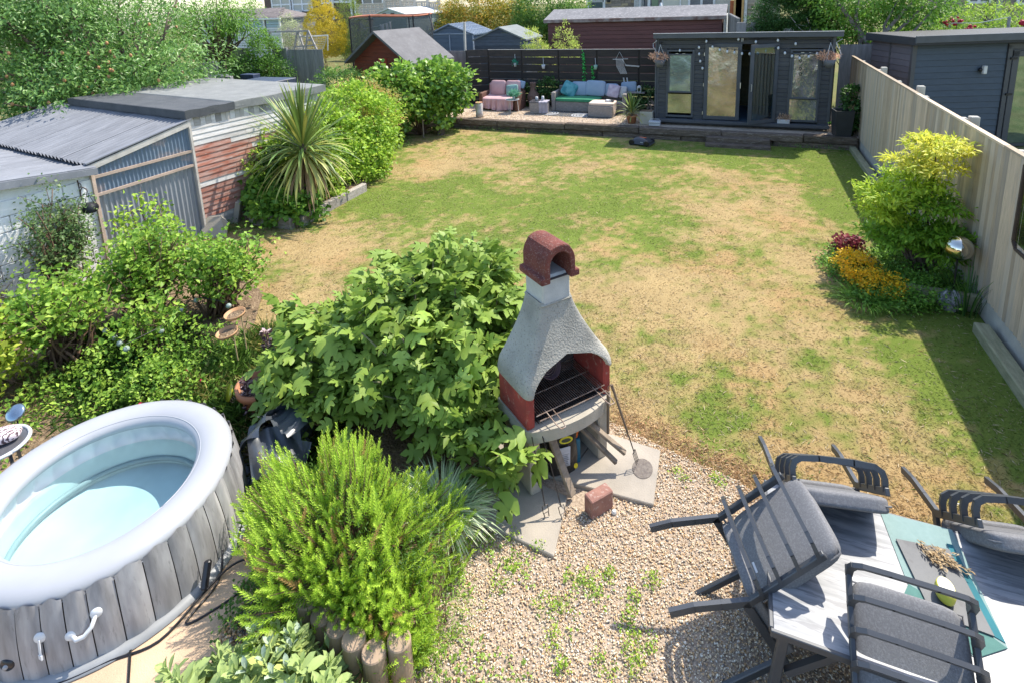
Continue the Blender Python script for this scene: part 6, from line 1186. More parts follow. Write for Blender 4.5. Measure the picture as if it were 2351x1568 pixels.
# --- houses
BRK2 = mat('grey_brown_brick', (.30, .25, .21), (.22, .19, .165), rough=.9, scale=4, rnd=.22); BRKY = mat('buff_brick', (.42, .34, .22), (.36, .29, .2), rough=.9, scale=4, rnd=.15); CRC = mat('cream_cladding', (.55, .54, .46), (.50, .49, .42), rough=.7, scale=3, rnd=.03); FR = mat('white_upvc', (.74, .76, .78), rough=.35)
def bricks(t, A_, B_, m1, m2, bw=.34, bh=.13, mix=.25, lim=260, sd=1):
    rg = random.Random(sd); x0, x1 = A_.x, B_.x; z1, z0 = max(A_.z, B_.z), min(A_.z, B_.z); me1 = MB().box((0, 0, 0), (bw-.02, .06, bh-.02)).mesh('brick', m1); me2 = MB().box((0, 0, 0), (bw-.02, .06, bh-.02)).mesh('brick', m2); j = 0; n = 0; z = z1-bh/2
    while z > z0 and n < lim:
        x = x0+(bw/2 if j % 2 else 0)
        while x < x1-bw*.3 and n < lim:
            w_ = min(bw, x1-x); piece('brick', me2 if rg.random() < mix else me1, t, Vector((x+w_/2, A_.y-.012, z))-pbase(t), (0, 0, 0), (w_/bw, 1, 1)); x += bw; n += 1
        z -= bh; j += 1
def window(t, A_, B_, cols=2, rows=1, bar=.07, m_=None, glass=None):
    x0, x1 = sorted((A_.x, B_.x)); z0, z1 = sorted((A_.z, B_.z)); y = A_.y-.05; mb = MB(); 
    for i in range(cols+1): x = x0+(x1-x0)*i/cols; mb.box((x, y, (z0+z1)/2), (bar, .08, z1-z0+bar))
    for j in range(rows+1): z = z0+(z1-z0)*j/rows; mb.box(((x0+x1)/2, y-.002, z), (x1-x0+bar, .08, bar))
    f = mb.build('window', m_ or FR, t, world=True)
    for i in range(cols):
        for j in range(rows): a, b = x0+(x1-x0)*i/cols, x0+(x1-x0)*(i+1)/cols; c, d = z0+(z1-z0)*j/rows, z0+(z1-z0)*(j+1)/rows; MB().box(((a+b)/2, y+.01, (c+d)/2), (b-a-bar, .02, d-c-bar)).build('pane', glass or WIN, f, world=True, center=True)
    return f
YH = 34.; WINL = mat('pale_window', (.30, .33, .32), (.42, .43, .38), rough=.15, scale=1.2); t = thing('far_house', 'far house with a long row of white framed conservatory windows at the top left', 'house', b1(1700, 100, YH))
A_, B_ = b1(1150, -200, YH), b2(960, 130, YH); wallbox(A_, B_, 4, 1.4).build('wall', mat('brown_render', (.14, .10, .08), (.10, .07, .06), rough=.9), t, world=True)
window(t, b1(1300, -140, YH), b1(1660, 205, YH), 2, 3, .12, None, WINL); window(t, b1(1665, -140, YH), b1(2040, 190, YH), 2, 3, .12, None, WINL); window(t, b1(2190, -120, YH), b1(2351, 60, YH), 1, 1, .12); window(t, b2(40, -120, YH), b2(180, 40, YH), 1, 1, .14); window(t, b2(190, -120, YH), b2(350, 40, YH), 1, 1, .14); window(t, b2(560, -120, YH), b2(930, 85, YH), 2, 2, .12)
for x in (30, 360, 430): MB().box(b2(x, 60, YH-.12), (.16, .1, 2.4)).build('white_post', FR, t, world=True, center=True)
wallbox(b1(1640, 192, YH-.5), b1(1850, 700, YH-.5), .3).build('white_wall', WTR, t, world=True); 
t = thing('brick_planter', 'low red brick structure with a tiled top beneath the conservatory', 'wall', b1(1450, 400, YH-1.5)); wallbox(b1(1330, 235, YH-1.5), b1(1640, 600, YH-1.5), .5).build('wall', mat('red_brick', (.34, .13, .08), (.26, .10, .07), rough=.9, scale=6), t, world=True); bricks(t, b1(1335, 250, YH-1.55), b1(1635, 420, YH-1.55), mat('red_brick2', (.36, .14, .09), (.28, .11, .07), rnd=.2), MATS['red_brick'], .3, .12)
YH = 36.; t = thing('brick_house', 'grey brown brick house with cream cladding, curtains and white windows behind the long shed', 'house', b3(1500, 200, YH)); wallbox(b3(930, -300, YH), b3(2351, 400, YH), 4, 1.).build('wall', mat('mortar', (.32, .30, .28), rough=.95), t, world=True)
bricks(t, b3(1262, -60, YH-.02), b3(1780, 240, YH-.02), BRK2, BRKY, .42, .16, .33); window(t, b3(960, -200, YH), b3(1250, 190, YH), 1, 1, .16); wallbox(b3(970, -200, YH-.09), b3(1240, 45, YH-.09), .02).build('roller_blind', mat('blind', (.42, .44, .44)), t, world=True); wallbox(b3(1300, -60, YH-.12), b3(1355, 50, YH-.12), .1).build('wall_lamp', BLKM, t, world=True)
wallbox(b3(1790, -200, YH-.06), b3(2100, 300, YH-.06), .04).build('door_glass', WIN, t, world=True); 
for a, b in ((1775, 1890), (1905, 1950)): A_, B_ = b3(a, -200, YH-.2), b3(b, 165, YH-.2); mb = MB(); mb.grid(lambda u, v: Vector((A_.x+(B_.x-A_.x)*u, YH-.2+.05*math.sin(u*30), A_.z+(B_.z-A_.z)*v)), 30, 2); mb.build('curtain', WTR, t, world=True)
for x in (1885, 2040, 2290): MB().box(b3(x, 0, YH-.15), (.16, .1, 2.6)).build('door_frame', FR, t, world=True, center=True)
wallbox(b3(2090, -200, YH-.1), b3(2200, 300, YH-.1), .04).build('green_reflection_pane', mat('green_reflection_tint', (.09, .16, .10), (.16, .24, .15), rough=.2, scale=2), t, world=True)  # mottled green is a reflection painted into the pane colour
A_, B_ = b3(2300, -200, YH-.25), b4(640, 560, YH-.25); z = 1.2
while z < 5.2: MB().box(((A_.x+B_.x)/2, YH-.25, z), (B_.x-A_.x, .08, .44)).build('cladding_board', CRC, t, world=True, center=True); z += .45
window(t, yp(1583, -20, YH-.28), yp(1639, 24, YH-.28), 2, 1, .13); MB().box(yp(1562, 5, YH-.35), (.08, .08, 3)).build('downpipe', FR, t, world=True)
t = thing('patio_umbrella', 'closed white patio umbrella outside the brick house', 'umbrella', b3(2250, 200, 33.)); p = b3(2250, 60, 33.); MB().lathe([(.22, -1.2), (.16, -.5), (.05, 0), (.0, .05)], p, 12).build('canopy', WTR, t, world=True, smooth=True); MB().tube([p+Vector((0, 0, -2)), p+Vector((0, 0, .2))], .03, 6).build('pole', BLKM, t, world=True)
YH = 34.; t = thing('buff_house', 'buff brick house with white downpipe and timber posts to the right of the long shed', 'house', b4(1000, 300, YH)); wallbox(b4(860, -300, YH), b4(1500, 700, YH), 4, 1.).build('wall', mat('buff_mortar', (.36, .32, .26), rough=.95), t, world=True); bricks(t, b4(960, 50, YH-.02), b4(1290, 480, YH-.02), mat('buff_brick2', (.37, .32, .25), (.32, .27, .21), rnd=.08), BRKY, .55, .12, .0, 260)
MB().box(b4(925, 100, YH-.2), (.14, .12, 3.4)).build('downpipe', FR, t, world=True)
for x in (765, 800, 838): MB().box(b4(x, 100, YH-.6)+Vector((0, 0, -.3)), (.30, .15, 4.2)).build('timber_post', mat('orange_timber', (.50, .32, .13), (.42, .26, .10), rough=.8, rnd=.1), t, world=True, center=True)
wallbox(b4(650, 20, YH-.4), b4(745, 600, YH-.4), .3).build('red_wall', mat('orange_brick', (.42, .13, .05), (.36, .11, .05), rough=.9, scale=5), t, world=True)
t = thing('side_fence', 'grey board fence running back between the long shed and buff house', 'fence', (b4(720, 500, 24.).x, 25, .5)); A_ = b4(640, 245, 24.5); B_ = b4(800, 330, 22.)
for i in range(16): k = i/15; p = A_.lerp(B_, k); MB().box((p.x, p.y, p.z/2+.2), (.10, .14, p.z-.4)).build('board', GFEN, t, world=True, center=True)
for i, (x, y) in enumerate(((980, 415), (1060, 395), (850, 400))): p = b4(x, y, 21.5-.5*i); tag(MB().bbox((p.x, p.y, p.z/2+.15), (.30 if i != 1 else .16, .06, p.z-.3), .01).build('fence_end', GFEN), ['grey fence panel end behind the garden room roof', 'upright grey post right of the panel end behind the garden room', 'pale fence panel beside the bamboo tuft behind the garden room'][i], 'fence')
t = thing('rear_fence', 'grey boards of the rear fence seen between garden room and navy cabin', 'fence', (3.3, 18.8, .3)); zt2 = yp(1960, 103, 18.8).z
for i in range(16): MB().box((2.75+.13*i, 18.8+.012*(i % 2), zt2/2+.1), (.135, .02, zt2-.2)).build('board', GFEN, t, world=True, center=True)
YH = 30.; t = thing('brown_house', 'brown brick house with white windows at the top right corner', 'house', b5(1900, 50, YH)); wallbox(b5(1200, -300, YH), b5(2700, 400, YH), 4, 1.).build('wall', mat('brown_mortar', (.28, .24, .20), rough=.95), t, world=True); bricks(t, b5(1310, 70, YH-.02), b5(2351, 200, YH-.02), mat('brown_brick', (.33, .25, .18), (.27, .2, .15), rnd=.12), BRK2, .30, .11, .2, 290)
window(t, b5(1380, -150, YH), b5(1730, 45, YH), 2, 1, .10); window(t, b5(2260, -150, YH), b5(2500, 70, YH), 1, 1, .10); MB().box(b5(1925, 0, YH-.15), (.20, .1, 3)).build('downpipe', mat('grey_pipe', (.26, .27, .28)), t, world=True); MB().box(b5(1720, 0, YH-.15), (.05, .05, 3)).build('black_pipe', BLKM, t, world=True)
# --- things behind the felt roof on the left
YL = 11.3; NAV = mat('dark_slate_panel', (.06, .075, .085), rough=.6)
def lbox(x0, y0, x1, y1, dep, m_, nm, label, cat, Y=YL):
    A_, B_ = b1(x0, y0, Y), b1(x1, y1, Y); h = A_.z; return tag(MB().bbox(((A_.x+B_.x)/2, Y+dep/2, h/2+.05), (B_.x-A_.x, dep, h-.1), .015).build(nm, m_), label, cat)
lbox(155, 1355, 345, 1545, .5, NAV, 'garden_cupboard', 'dark green slate garden cupboard behind the shed roof', 'cupboard'); lbox(365, 1350, 600, 1540, .12, mat('taupe_board', (.33, .30, .31), rough=.8), 'chair_back', 'taupe panel chair back behind the shed roof', 'chair', 11.6)
lbox(690, 1440, 1330, 1550, .9, mat('navy_container', (.035, .045, .075), rough=.5), 'storage_box', 'long dark navy storage box lid behind the shed roof', 'storage box', 11.2); lbox(745, 1320, 990, 1450, .3, mat('navy_fabric', (.02, .035, .08), rough=.7), 'covered_chair', 'dark blue fabric chair behind the storage box', 'chair', 12.6)
t = thing('picket_fence', 'low weathered grey picket fence beneath the fruit tree', 'fence', b1(150, 1180, 14.))
for i in range(7): p = b1(-5+56*i, 1180-8*i, 14.); MB().bbox((p.x, p.y, p.z/2+.1), (.10, .025, p.z), .02).build('picket', mat('grey_picket', (.42, .42, .40), rough=.9), t, world=True, center=True)
# ================================================================ VEGETATION
G1 = [(.035, .085, .015), (.075, .17, .025), (.13, .26, .04), (.21, .36, .06)]
G2 = [(.03, .075, .02), (.06, .14, .03), (.11, .21, .045), (.17, .28, .07)]
YG = [(.07, .15, .02), (.16, .28, .03), (.26, .38, .05), (.36, .46, .08)]
DK = [(.015, .045, .014), (.03, .08, .022), (.05, .12, .03)]
# --- fruit tree at the top left
PT = bush('fruit_tree', 'big spreading pear tree full of small russet fruit, overhanging the shed roofs at top left', 'tree', (-14.2, 9.6, 0), [((-15.2, 9.2, 3.0), (2.3, 2.4, 1.9)), ((-13.4, 8.9, 2.65), (1.35, 1.2, .9)), ((-18.2, 11.4, 3.3), (2.4, 2.2, 2.2)), ((-20.5, 9.5, 3.6), (2.6, 2.4, 2.6)), ((-16.5, 8.6, 4.3), (2.6, 2.0, 1.0)), ((-14.6, 7.8, 2.1), (1.7, 1.2, 1.0)), ((-12.7, 8.5, 2.45), (.85, .7, .4))],
    3500, 21, .16, .125, .05, [(.03, .085, .018), (.07, .155, .035), (.12, .23, .06), (.19, .31, .10)], 21, droop=.35, inner=.22, stems=60, r0=.06, trunk=True, mt=LEAFG, lob=2.8)
rg = random.Random(5); fm = MB().ball((0, 0, 0), (.035, .035, .045), 8).mesh('fruit', mat('russet_fruit', (.34, .15, .06), (.42, .25, .09), rough=.6, rnd=.2), smooth=True)
for i in range(48):
    c, r = rg.choice([((-15.2, 9.2, 3.0), (2.3, 2.4, 1.9)), ((-13.4, 8.9, 2.65), (1.35, 1.2, .9)), ((-14.6, 7.8, 2.1), (1.7, 1.2, 1.0))]); d = Vector((rg.gauss(.5, .7), rg.gauss(-.6, .6), rg.gauss(.2, .6))).normalized()
    piece('fruit', fm, PT, Vector((c[0]+d.x*r[0]*1.03, c[1]+d.y*r[1]*1.03, c[2]+d.z*r[2]*1.03))-pbase(PT))
bush('ash_tree', 'loose pale leaved tree with drooping sprays in front of the white shed', 'tree', (-18.3, 15.7, 0), [((-18.3, 15.5, 4.0), (1.4, 1.2, .85)), ((-17.2, 15.3, 3.7), (.8, .8, .6)), ((-19.6, 15.8, 3.2), (1.2, 1.2, 1.1))], 420, 15, .16, .16, .045, G1, 22, droop=.6, stems=40, r0=.05, trunk=True)
# --- hedges and shrubs on the left boundary
bush('ivy_hedge', 'bright green ivy covered hedge spilling over the bed edge beside the shed', 'hedge', (-8.5, 9.3, 0), [((-8.45, 9.3, .95), (.75, 1.5, .95)), ((-8.7, 10.9, 1.1), (.9, 1.3, 1.05)), ((-8.2, 8.7, .55), (.65, .85, .6)), ((-8.05, 10.3, .5), (.55, .9, .5))], 2000, 15, .085, .085, .07, YG, 31, inner=.12, stems=25, up=.6)
bush('variegated_shrub', 'small leaved variegated green shrub behind the spiky cordyline', 'shrub', (-8.2, 9.3, 0), [((-8.3, 8.75, 1.0), (.60, .75, .75)), ((-9.2, 9.9, 1.75), (.9, .9, .35)), ((-8.35, 8.15, .45), (.55, .5, .45))], 900, 16, .07, .045, .028, [(.06, .13, .03), (.15, .25, .06), (.32, .38, .15), (.42, .44, .24)], 32, inner=.15, stems=20)
bush('russet_shrub', 'shrub with a patch of russet and pale pink tips in the middle of the hedge', 'shrub', (-9.3, 12.2, 0), [((-9.3, 12.1, 1.15), (.85, 1.2, .95))], 800, 15, .09, .06, .03, [(.10, .18, .03), (.25, .30, .06), (.42, .27, .12), (.45, .36, .18)], 33, stems=16)
bush('grape_vine', 'rounded mass of big grape vine leaves at the end of the terrace wall', 'vine', (-9.1, 14.6, 0), [((-9.5, 14.3, 1.35), (1.05, 1.1, .85)), ((-8.7, 15.2, 1.45), (.85, .95, .85)), ((-8.5, 15.0, .9), (.55, .7, .6)), ((-9.6, 13.7, .7), (.6, .6, .6))], 620, 13, .12, .16, .15, [(.04, .10, .02), (.09, .19, .03), (.17, .29, .05), (.27, .38, .07)], 34, inner=.12, stems=30, mt=LEAFG)
bush('corner_shrub', 'dark leafy shrub between the grey fence and the playhouse', 'shrub', (-12.4, 15.2, 0), [((-12.3, 15.0, 1.4), (.9, .9, .65)), ((-13.0, 14.2, 1.0), (.8, .9, .6))], 420, 16, .10, .09, .05, G2, 35, stems=14)
c = b1(1150, 900, 16.6); bush('climbing_shrub', 'bright green shrub growing up over the grey fence below the climbing frame', 'shrub', (c.x, 16.6, 0), [(tuple(c), (.62, .5, .75)), ((c.x+.1, 16.4, c.z-.9), (.5, .4, .6))], 330, 16, .10, .09, .05, G1, 36, stems=18)
c = b1(520, 1200, 16.2); bush('lime_shrub', 'lime green shrub in shadow at the foot of the grey fence', 'shrub', (c.x, 16.2, 0), [(tuple(c), (.7, .5, .5)), ((c.x+1.2, 16.0, c.z-.1), (.9, .5, .5)), ((c.x+2.4, 16.2, c.z-.1), (.9, .5, .45)), ((c.x-.9, 16, c.z), (.6, .4, .4))], 560, 15, .10, .09, .05, DK+G1[1:3], 37, stems=18)
c = b1(1800, 1300, 13.); bush('low_shrub', 'low green shrub in front of the grey fence above the shed roof', 'shrub', (c.x, 13, 0), [((c.x, 13, .95), (1.1, .7, .6)), ((c.x+1.2, 13.2, 1.1), (.9, .7, .55))], 480, 15, .09, .07, .04, G1, 38, stems=12)
c = b1(1620, 560, 24.); bush('flowering_shrub', 'grey green flowering shrub at the corner of the white shed', 'shrub', (c.x, 24, .5), [(tuple(c), (.6, .5, .9))], 200, 14, .10, .07, .04, [(.12, .17, .08), (.3, .35, .2), (.5, .5, .42)], 39, stems=10)
c = yp(744, 60, 24.); bush('golden_conifer', 'golden yellow egg shaped conifer beside the climbing frame', 'conifer', (c.x, 24, .5), [((c.x, 24, c.z-.25), (1.15, 1.0, 1.25)), ((c.x-.12, 24, c.z+.75), (.62, .6, .75)), ((c.x-.15, 24, c.z+1.2), (.35, .35, .55)), ((c.x+.02, 24, c.z-.8), (1.15, 1, .9))], 1700, 16, .06, .06, .03, [(.24, .22, .02), (.42, .34, .03), (.52, .42, .05)], 40, lob=.25, inner=.05, up=.2, stems=6)
c = yp(805, 55, 25.); bush('dark_bush', 'dull green bush between the golden conifer and the trampoline', 'shrub', (c.x, 25, .5), [((c.x, 25, c.z-.2), (.85, .8, 1.7)), ((c.x+.2, 25, c.z-1.2), (.8, .8, 1))], 500, 16, .10, .08, .04, [(.06, .10, .02), (.13, .19, .03), (.22, .27, .05)], 41, stems=8)
c = yp(1105, 30, 30.); bush('photinia', 'wide bush of orange tipped green foliage behind the small sheds', 'shrub', (c.x, 30, .6), [((c.x, 30, c.z-.2), (2.9, 1.3, 1.7)), ((c.x+1.2, 29.5, c.z-.9), (1.8, 1.2, 1.3)), ((c.x-1.3, 29.5, c.z-1.), (1.6, 1.2, 1.4))], 1700, 15, .17, .14, .07, [(.06, .10, .02), (.16, .20, .03), (.38, .30, .05), (.48, .22, .05)], 42, stems=14)
c = yp(1255, 22, 29.); bush('green_tree', 'mid green tree between the orange bush and the brick house', 'tree', (c.x, 29, .6), [((c.x, 29, c.z), (2.1, 1.3, 1.7)), ((c.x-.9, 28.6, c.z-1.3), (1.1, 1.0, 1.0)), ((c.x+1.1, 28.5, c.z-.7), (1.3, 1.0, .9))], 1300, 15, .16, .13, .07, G2+[(.28, .40, .07)], 43, trunk=True, stems=14, r0=.06)
for k, (x, y, r, lb) in enumerate(((690, 350, .55, 'feathery bamboo shoots rising behind the slatted fence by the wooden shed'), (985, 330, .55, 'tall bamboo tuft before the left end of the long red shed'), (760, 420, .35, 'short bamboo clump just above the slatted fence'))):
    c = s3(x+60*0, y, 19.6); ell_ = [((c.x, 19.6, c.z-.2), (.36, .3, r+.15)), ((c.x+.25, 19.6, c.z-.55), (.4, .3, .4))]; bush('bamboo', lb, 'bamboo', (c.x, 19.6, .3), ell_, 90, 12, .06, .13, .022, [(.16, .24, .04), (.34, .42, .09), (.48, .50, .16)], 50+k, stems=14, r0=.008, droop=.1)
for k, (x, y, z) in enumerate(((-7.0, 18.25, .75), (-6.1, 18.3, .95), (-7.9, 18.2, .7), (-2.75, 18.2, .75))):
    bush('leafy_shrub', ['dark leafy shrub behind the chiminea', 'fine leaved shrub against the slatted fence right of the chiminea', 'leafy shrub behind the pink two-seater', 'small pale flowered shrub between sofa and garden room'][k], 'shrub', (x, y, .32), [((x, y, z), (.36, .2, .42))], 90, 11, .06, .10, .04, DK+[(.10, .2, .05)] if k != 3 else DK+[(.3, .36, .2)], 60+k, stems=8, r0=.01)
# --- trees at the top right
c = yp(1815, 35, 21.); bush('dark_conifer', 'dense dark green conifer with bare grey twigs behind the garden room', 'conifer', (c.x, 21, .3), [((c.x, 21, c.z-.1), (1.15, .9, .95)), ((c.x+.6, 20.8, c.z-.5), (.9, .8, .6)), ((c.x-.5, 21, c.z-.7), (.7, .7, .5)), ((c.x+.3, 21, c.z+.8), (1.0, .8, .6))], 2300, 18, .09, .095, .035, DK+[(.05, .11, .03)], 70, inner=.15, stems=10)
mb = MB(); rg = random.Random(9); t = thing('bare_twigs', 'tangle of pale dead twigs on the front of the dark conifer', 'twigs', (c.x+.3, 20.0, c.z-.6))
for i in range(16): p = Vector((c.x+.35+rg.uniform(-.6, .6), 20.05, c.z-.45+rg.uniform(-.25, .35))); MB().tube([p, p+Vector((rg.uniform(-.3, .3), -.05, rg.uniform(-.05, .25)))], [.014, .006], 4).build('twig', mat('dead_twig', (.42, .40, .38), rough=.9), t, world=True, center=True)
c = yp(2000, 30, 20.); TL = bush('multi_stem_tree', 'light leaved tree with several slanting grey trunks beyond the corner of the fence', 'tree', (c.x, 20, .3), [((c.x-.3, 20, c.z+.55), (1.7, 1.1, .75)), ((c.x+1.0, 20, c.z+.3), (1.0, .9, .75)), ((c.x-.7, 20, c.z-.3), (.7, .8, .7)), ((c.x+.5, 20.6, c.z-.4), (1.5, .7, .7))], 850, 15, .15, .11, .06, G1, 71, stems=20, droop=.2)
mb = MB(); 
for a, b, c2, r in (((1990, 105), (1955, 50), (1905, -20), .085), ((2000, 105), (2050, 55), (2110, -10), .07), ((2015, 104), (2085, 50), (2140, -5), .055), ((1975, 100), (1965, 40), (1975, -20), .06), ((2060, 104), (2100, 70), (2150, 15), .05), ((2025, 104), (2030, 60), (2065, -5), .05)):
    A_, B_, D_ = yp(*a, 19.4), yp(*b, 19.4), yp(*c2, 19.5); mb.tube([Vector((A_.x, 19.4, .3)), A_, A_.lerp(B_, .5)+Vector((.04, 0, 0)), B_, D_], [r*1.1, r, r*.9, r*.75, r*.4], 8)
mb.build('trunk', mat('grey_bark', (.26, .23, .20), (.12, .10, .085), rough=.9, scale=7, bump=.01, contrast=1.6), TL, world=True, smooth=True)
c = yp(2240, 48, 22.); bush('fern_hedge', 'feathery lime green hedge above the navy cabin roof', 'hedge', (c.x, 22, .4), [((c.x-1.0, 22, c.z-.5), (1.6, .9, 1.0)), ((c.x+.9, 22, c.z-.4), (1.7, .9, 1.0)), ((c.x+2.4, 22, c.z-.2), (1.3, .9, 1.0)), ((c.x-.1, 22, c.z-.1), (1.0, .7, .7))], 800, 16, .12, .14, .03, YG, 72, droop=.45, stems=10)
rg = random.Random(77); ROS = mat('red_rose', (.50, .01, .04), (.32, .005, .03), rough=.6, scale=20)
for k, (u, v, lb) in enumerate(((2170, 52, 'dark red roses at the left end of the lime hedge'), (2196, 49, 'bright red rose cluster just right of the darkest one'), (2227, 68, 'crimson rose low against the cabin roof'), (2349, 55, 'red rose at the right edge of the photo'))):
    p = yp(u, v, 20.9); mb = MB()
    for i in range(7): mb.ball(p+Vector((rg.gauss(0, .06), rg.gauss(0, .04), rg.gauss(0, .06))), rg.uniform(.04, .07), 8, noise=.2, seed=i)
    t = thing('rose', lb, 'rose', (p.x, p.y, p.z-.5), group='red roses above the cabin'); mb.build('petals', ROS, t, world=True); MB().tube([(0, 0, -.8), (.02, 0, .45)], .012, 5).build('stem', TWIG, t)
p = yp(2318, 40, 20.4); t = thing('clothes_post', 'thin grey clothes post with slack lines above the cabin roof', 'post', (p.x, 20.4, .3)); MB().tube([(p.x, 20.4, .3), p], .04, 6).build('post', GTM, t, world=True); A_ = yp(2180, 54, 20.4); MB().tube([A_, A_.lerp(p, .5)-Vector((0, 0, .08)), p], .012, 4).build('line', CORD, t, world=True)
# --- ivy at the far fence corner
bush('fence_ivy', 'dark ivy climbing between the garden room and the corner of the fence', 'ivy', (2.62, 16.5, .3), [((2.68, 16.35, .95), (.2, .35, .65)), ((2.62, 16.3, .6), (.25, .3, .35))], 130, 12, .05, .09, .07, DK+[(.09, .2, .04)], 73, stems=10, r0=.008)
# --- Japanese maple
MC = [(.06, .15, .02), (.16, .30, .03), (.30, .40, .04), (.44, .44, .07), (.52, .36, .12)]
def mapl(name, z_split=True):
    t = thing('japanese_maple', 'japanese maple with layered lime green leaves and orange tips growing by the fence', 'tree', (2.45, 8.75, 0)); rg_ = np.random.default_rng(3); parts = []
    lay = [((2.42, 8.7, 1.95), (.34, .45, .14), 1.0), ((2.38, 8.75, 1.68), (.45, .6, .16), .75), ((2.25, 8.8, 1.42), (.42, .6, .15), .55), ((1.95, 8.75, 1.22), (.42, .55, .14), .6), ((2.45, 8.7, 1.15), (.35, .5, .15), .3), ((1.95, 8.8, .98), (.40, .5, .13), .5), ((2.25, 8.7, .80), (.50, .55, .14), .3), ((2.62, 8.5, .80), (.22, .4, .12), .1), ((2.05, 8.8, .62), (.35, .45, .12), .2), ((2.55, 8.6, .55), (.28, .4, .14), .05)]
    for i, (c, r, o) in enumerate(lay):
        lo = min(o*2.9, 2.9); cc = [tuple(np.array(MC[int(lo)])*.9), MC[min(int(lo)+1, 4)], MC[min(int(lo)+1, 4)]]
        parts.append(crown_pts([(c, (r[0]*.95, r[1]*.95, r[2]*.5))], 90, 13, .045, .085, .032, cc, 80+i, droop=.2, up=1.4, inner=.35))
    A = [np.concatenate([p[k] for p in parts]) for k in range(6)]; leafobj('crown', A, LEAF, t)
    mb = MB(); rr = random.Random(2); branch_set(mb, (2.47, 8.75, 0), [c for c, r, o in lay], .035, rr, wob=.04); mb.build('trunk', BARK, t, world=True, smooth=True)
mapl('m')
# --- maple bed
bush('heuchera', 'dark red leaved heuchera at the top of the maple bed', 'plant', (1.62, 9.1, 0), [((1.62, 9.1, .2), (.17, .2, .16))], 90, 10, .04, .06, .05, [(.05, .012, .02), (.16, .03, .05), (.28, .08, .09)], 90, stems=6, r0=.006)
bush('yellow_flowers', 'mound of golden orange flowers at the lawn side of the maple bed', 'flowers', (1.68, 8.3, 0), [((1.62, 8.45, .22), (.24, .45, .14)), ((1.85, 8.05, .2), (.26, .28, .12))], 360, 11, .035, .032, .026, [(.42, .33, .03), (.62, .42, .02), (.66, .33, .02)], 91, up=1.1, stems=10, r0=.005)
bush('ground_cover', 'low bright green creeping cover spreading across the maple bed', 'ground cover', (2.2, 8.3, 0), [((2.1, 8.15, .12), (.55, .5, .16)), ((2.45, 8.9, .12), (.6, .8, .16)), ((1.5, 8.8, .08), (.25, .55, .14)), ((2.45, 8.1, .15), (.35, .25, .2)), ((1.9, 7.85, .08), (.4, .2, .14))], 1100, 11, .05, .04, .032, G1, 92, up=1., stems=6, r0=.004)
def grassclump(name, label, cat, c, r, n, L, W, cols, seed, spread=.8, droop=.35, mt=None, zbase=0.):
    """arching strap leaves, each three quads long"""
    t = thing(name, label, cat, c); rg_ = np.random.default_rng(seed); mb = MB(); mb.col = (1, 1, 1); cols = np.array(cols)
    for i in range(n):
        a = rg_.uniform(0, 6.283); rr = r*math.sqrt(rg_.random())*.5; l = L*rg_.uniform(.6, 1.1); sp = spread*rg_.uniform(.3, 1.); p = Vector((math.cos(a)*rr, math.sin(a)*rr, 0)); d = Vector((math.cos(a)*sp, math.sin(a)*sp, 1)).normalized(); s_ = Vector((-math.sin(a), math.cos(a), 0)); w_ = W*rg_.uniform(.7, 1.2); k = rg_.random()*(len(cols)-1); cc = cols[int(k)]*(1-k%1)+cols[min(int(k)+1, len(cols)-1)]*(k % 1); mb.col = tuple(cc*rg_.uniform(.8, 1.2)); vs = []
        for j in range(5):
            ww = w_*(1, .95, .8, .5, .05)[j]/2; vs += [p-s_*ww, p+s_*ww]; p = p+d*(l/4); d = (d+Vector((0, 0, -droop*(1.1+.4*j)))+Vector((math.cos(a), math.sin(a), 0))*.08).normalized()
        mb._add(vs, [(2*j, 2*j+1, 2*j+3, 2*j+2) for j in range(4)])
    mb.build('leaves', mt or LEAF, t); return t
grassclump('sedge_tuft', 'arching green grass tuft at the near edge of the maple bed', 'grass tuft', (1.62, 7.8, 0), .5, 220, .30, .012, G1[1:], 1); grassclump('sedge_tuft', 'arching green grass tuft in the middle of the maple bed', 'grass tuft', (2.35, 8.5, .03), .2, 90, .30, .012, YG[:3], 2); grassclump('sedge_tuft', 'tall thin dark reeds against the fence by the mirrored ball', 'grass tuft', (2.72, 7.95, .02), .3, 60, .75, .014, DK+[(.10, .2, .04)], 3, .35, .15); grassclump('sedge_tuft', 'green grass at the lawn side edge of the maple bed', 'grass tuft', (1.42, 8.7, 0), .4, 150, .2, .010, G1, 4)
t = thing('gazing_ball', 'mirrored steel gazing ball on a stake beside the maple', 'gazing ball', (2.60, 8.06, 0)); MB().ball((0, 0, .80), .15, 32).build('ball', mat('mirror_steel', (.72, .70, .62), (.5, .45, .36), rough=.05, metal=1., scale=3), t, smooth=True); MB().tube([(0, 0, 0), (0, 0, .68)], .012, 8).build('stake', BLKM, t)
tag(MB().ball((2.55, 7.95, .14), (.13, .10, .15), 12, noise=.2, seed=3).build('stone_ornament', mat('grey_ornament', (.35, .35, .36), (.15, .15, .16), rough=.9, scale=20, contrast=2)), 'mottled grey stone ornament among the dark leaves by the fence', 'ornament')
tag(MB().bbox((1.85, 8.85, .12), (.24, .20, .12), .03, (.2, .1, .4)).build('dark_dish', mat('navy_dish', (.03, .035, .05), rough=.4)), 'dark dish half hidden behind the yellow flowers', 'dish')
t = thing('fence_mirror', 'rusty framed garden mirror hung on the fence at the right edge', 'mirror', (2.84, 6.6, 1.2)); ml = [xp(3820/1.6333, 715/1.6333, 2.84), xp(3800/1.6333, 905/1.6333, 2.84), xp(3840/1.6333, 940/1.6333, 2.84)]
y1m, z0m, z1m = ml[1].y, ml[1].z, ml[0].z; y0m = y1m-.8; mb = MB()
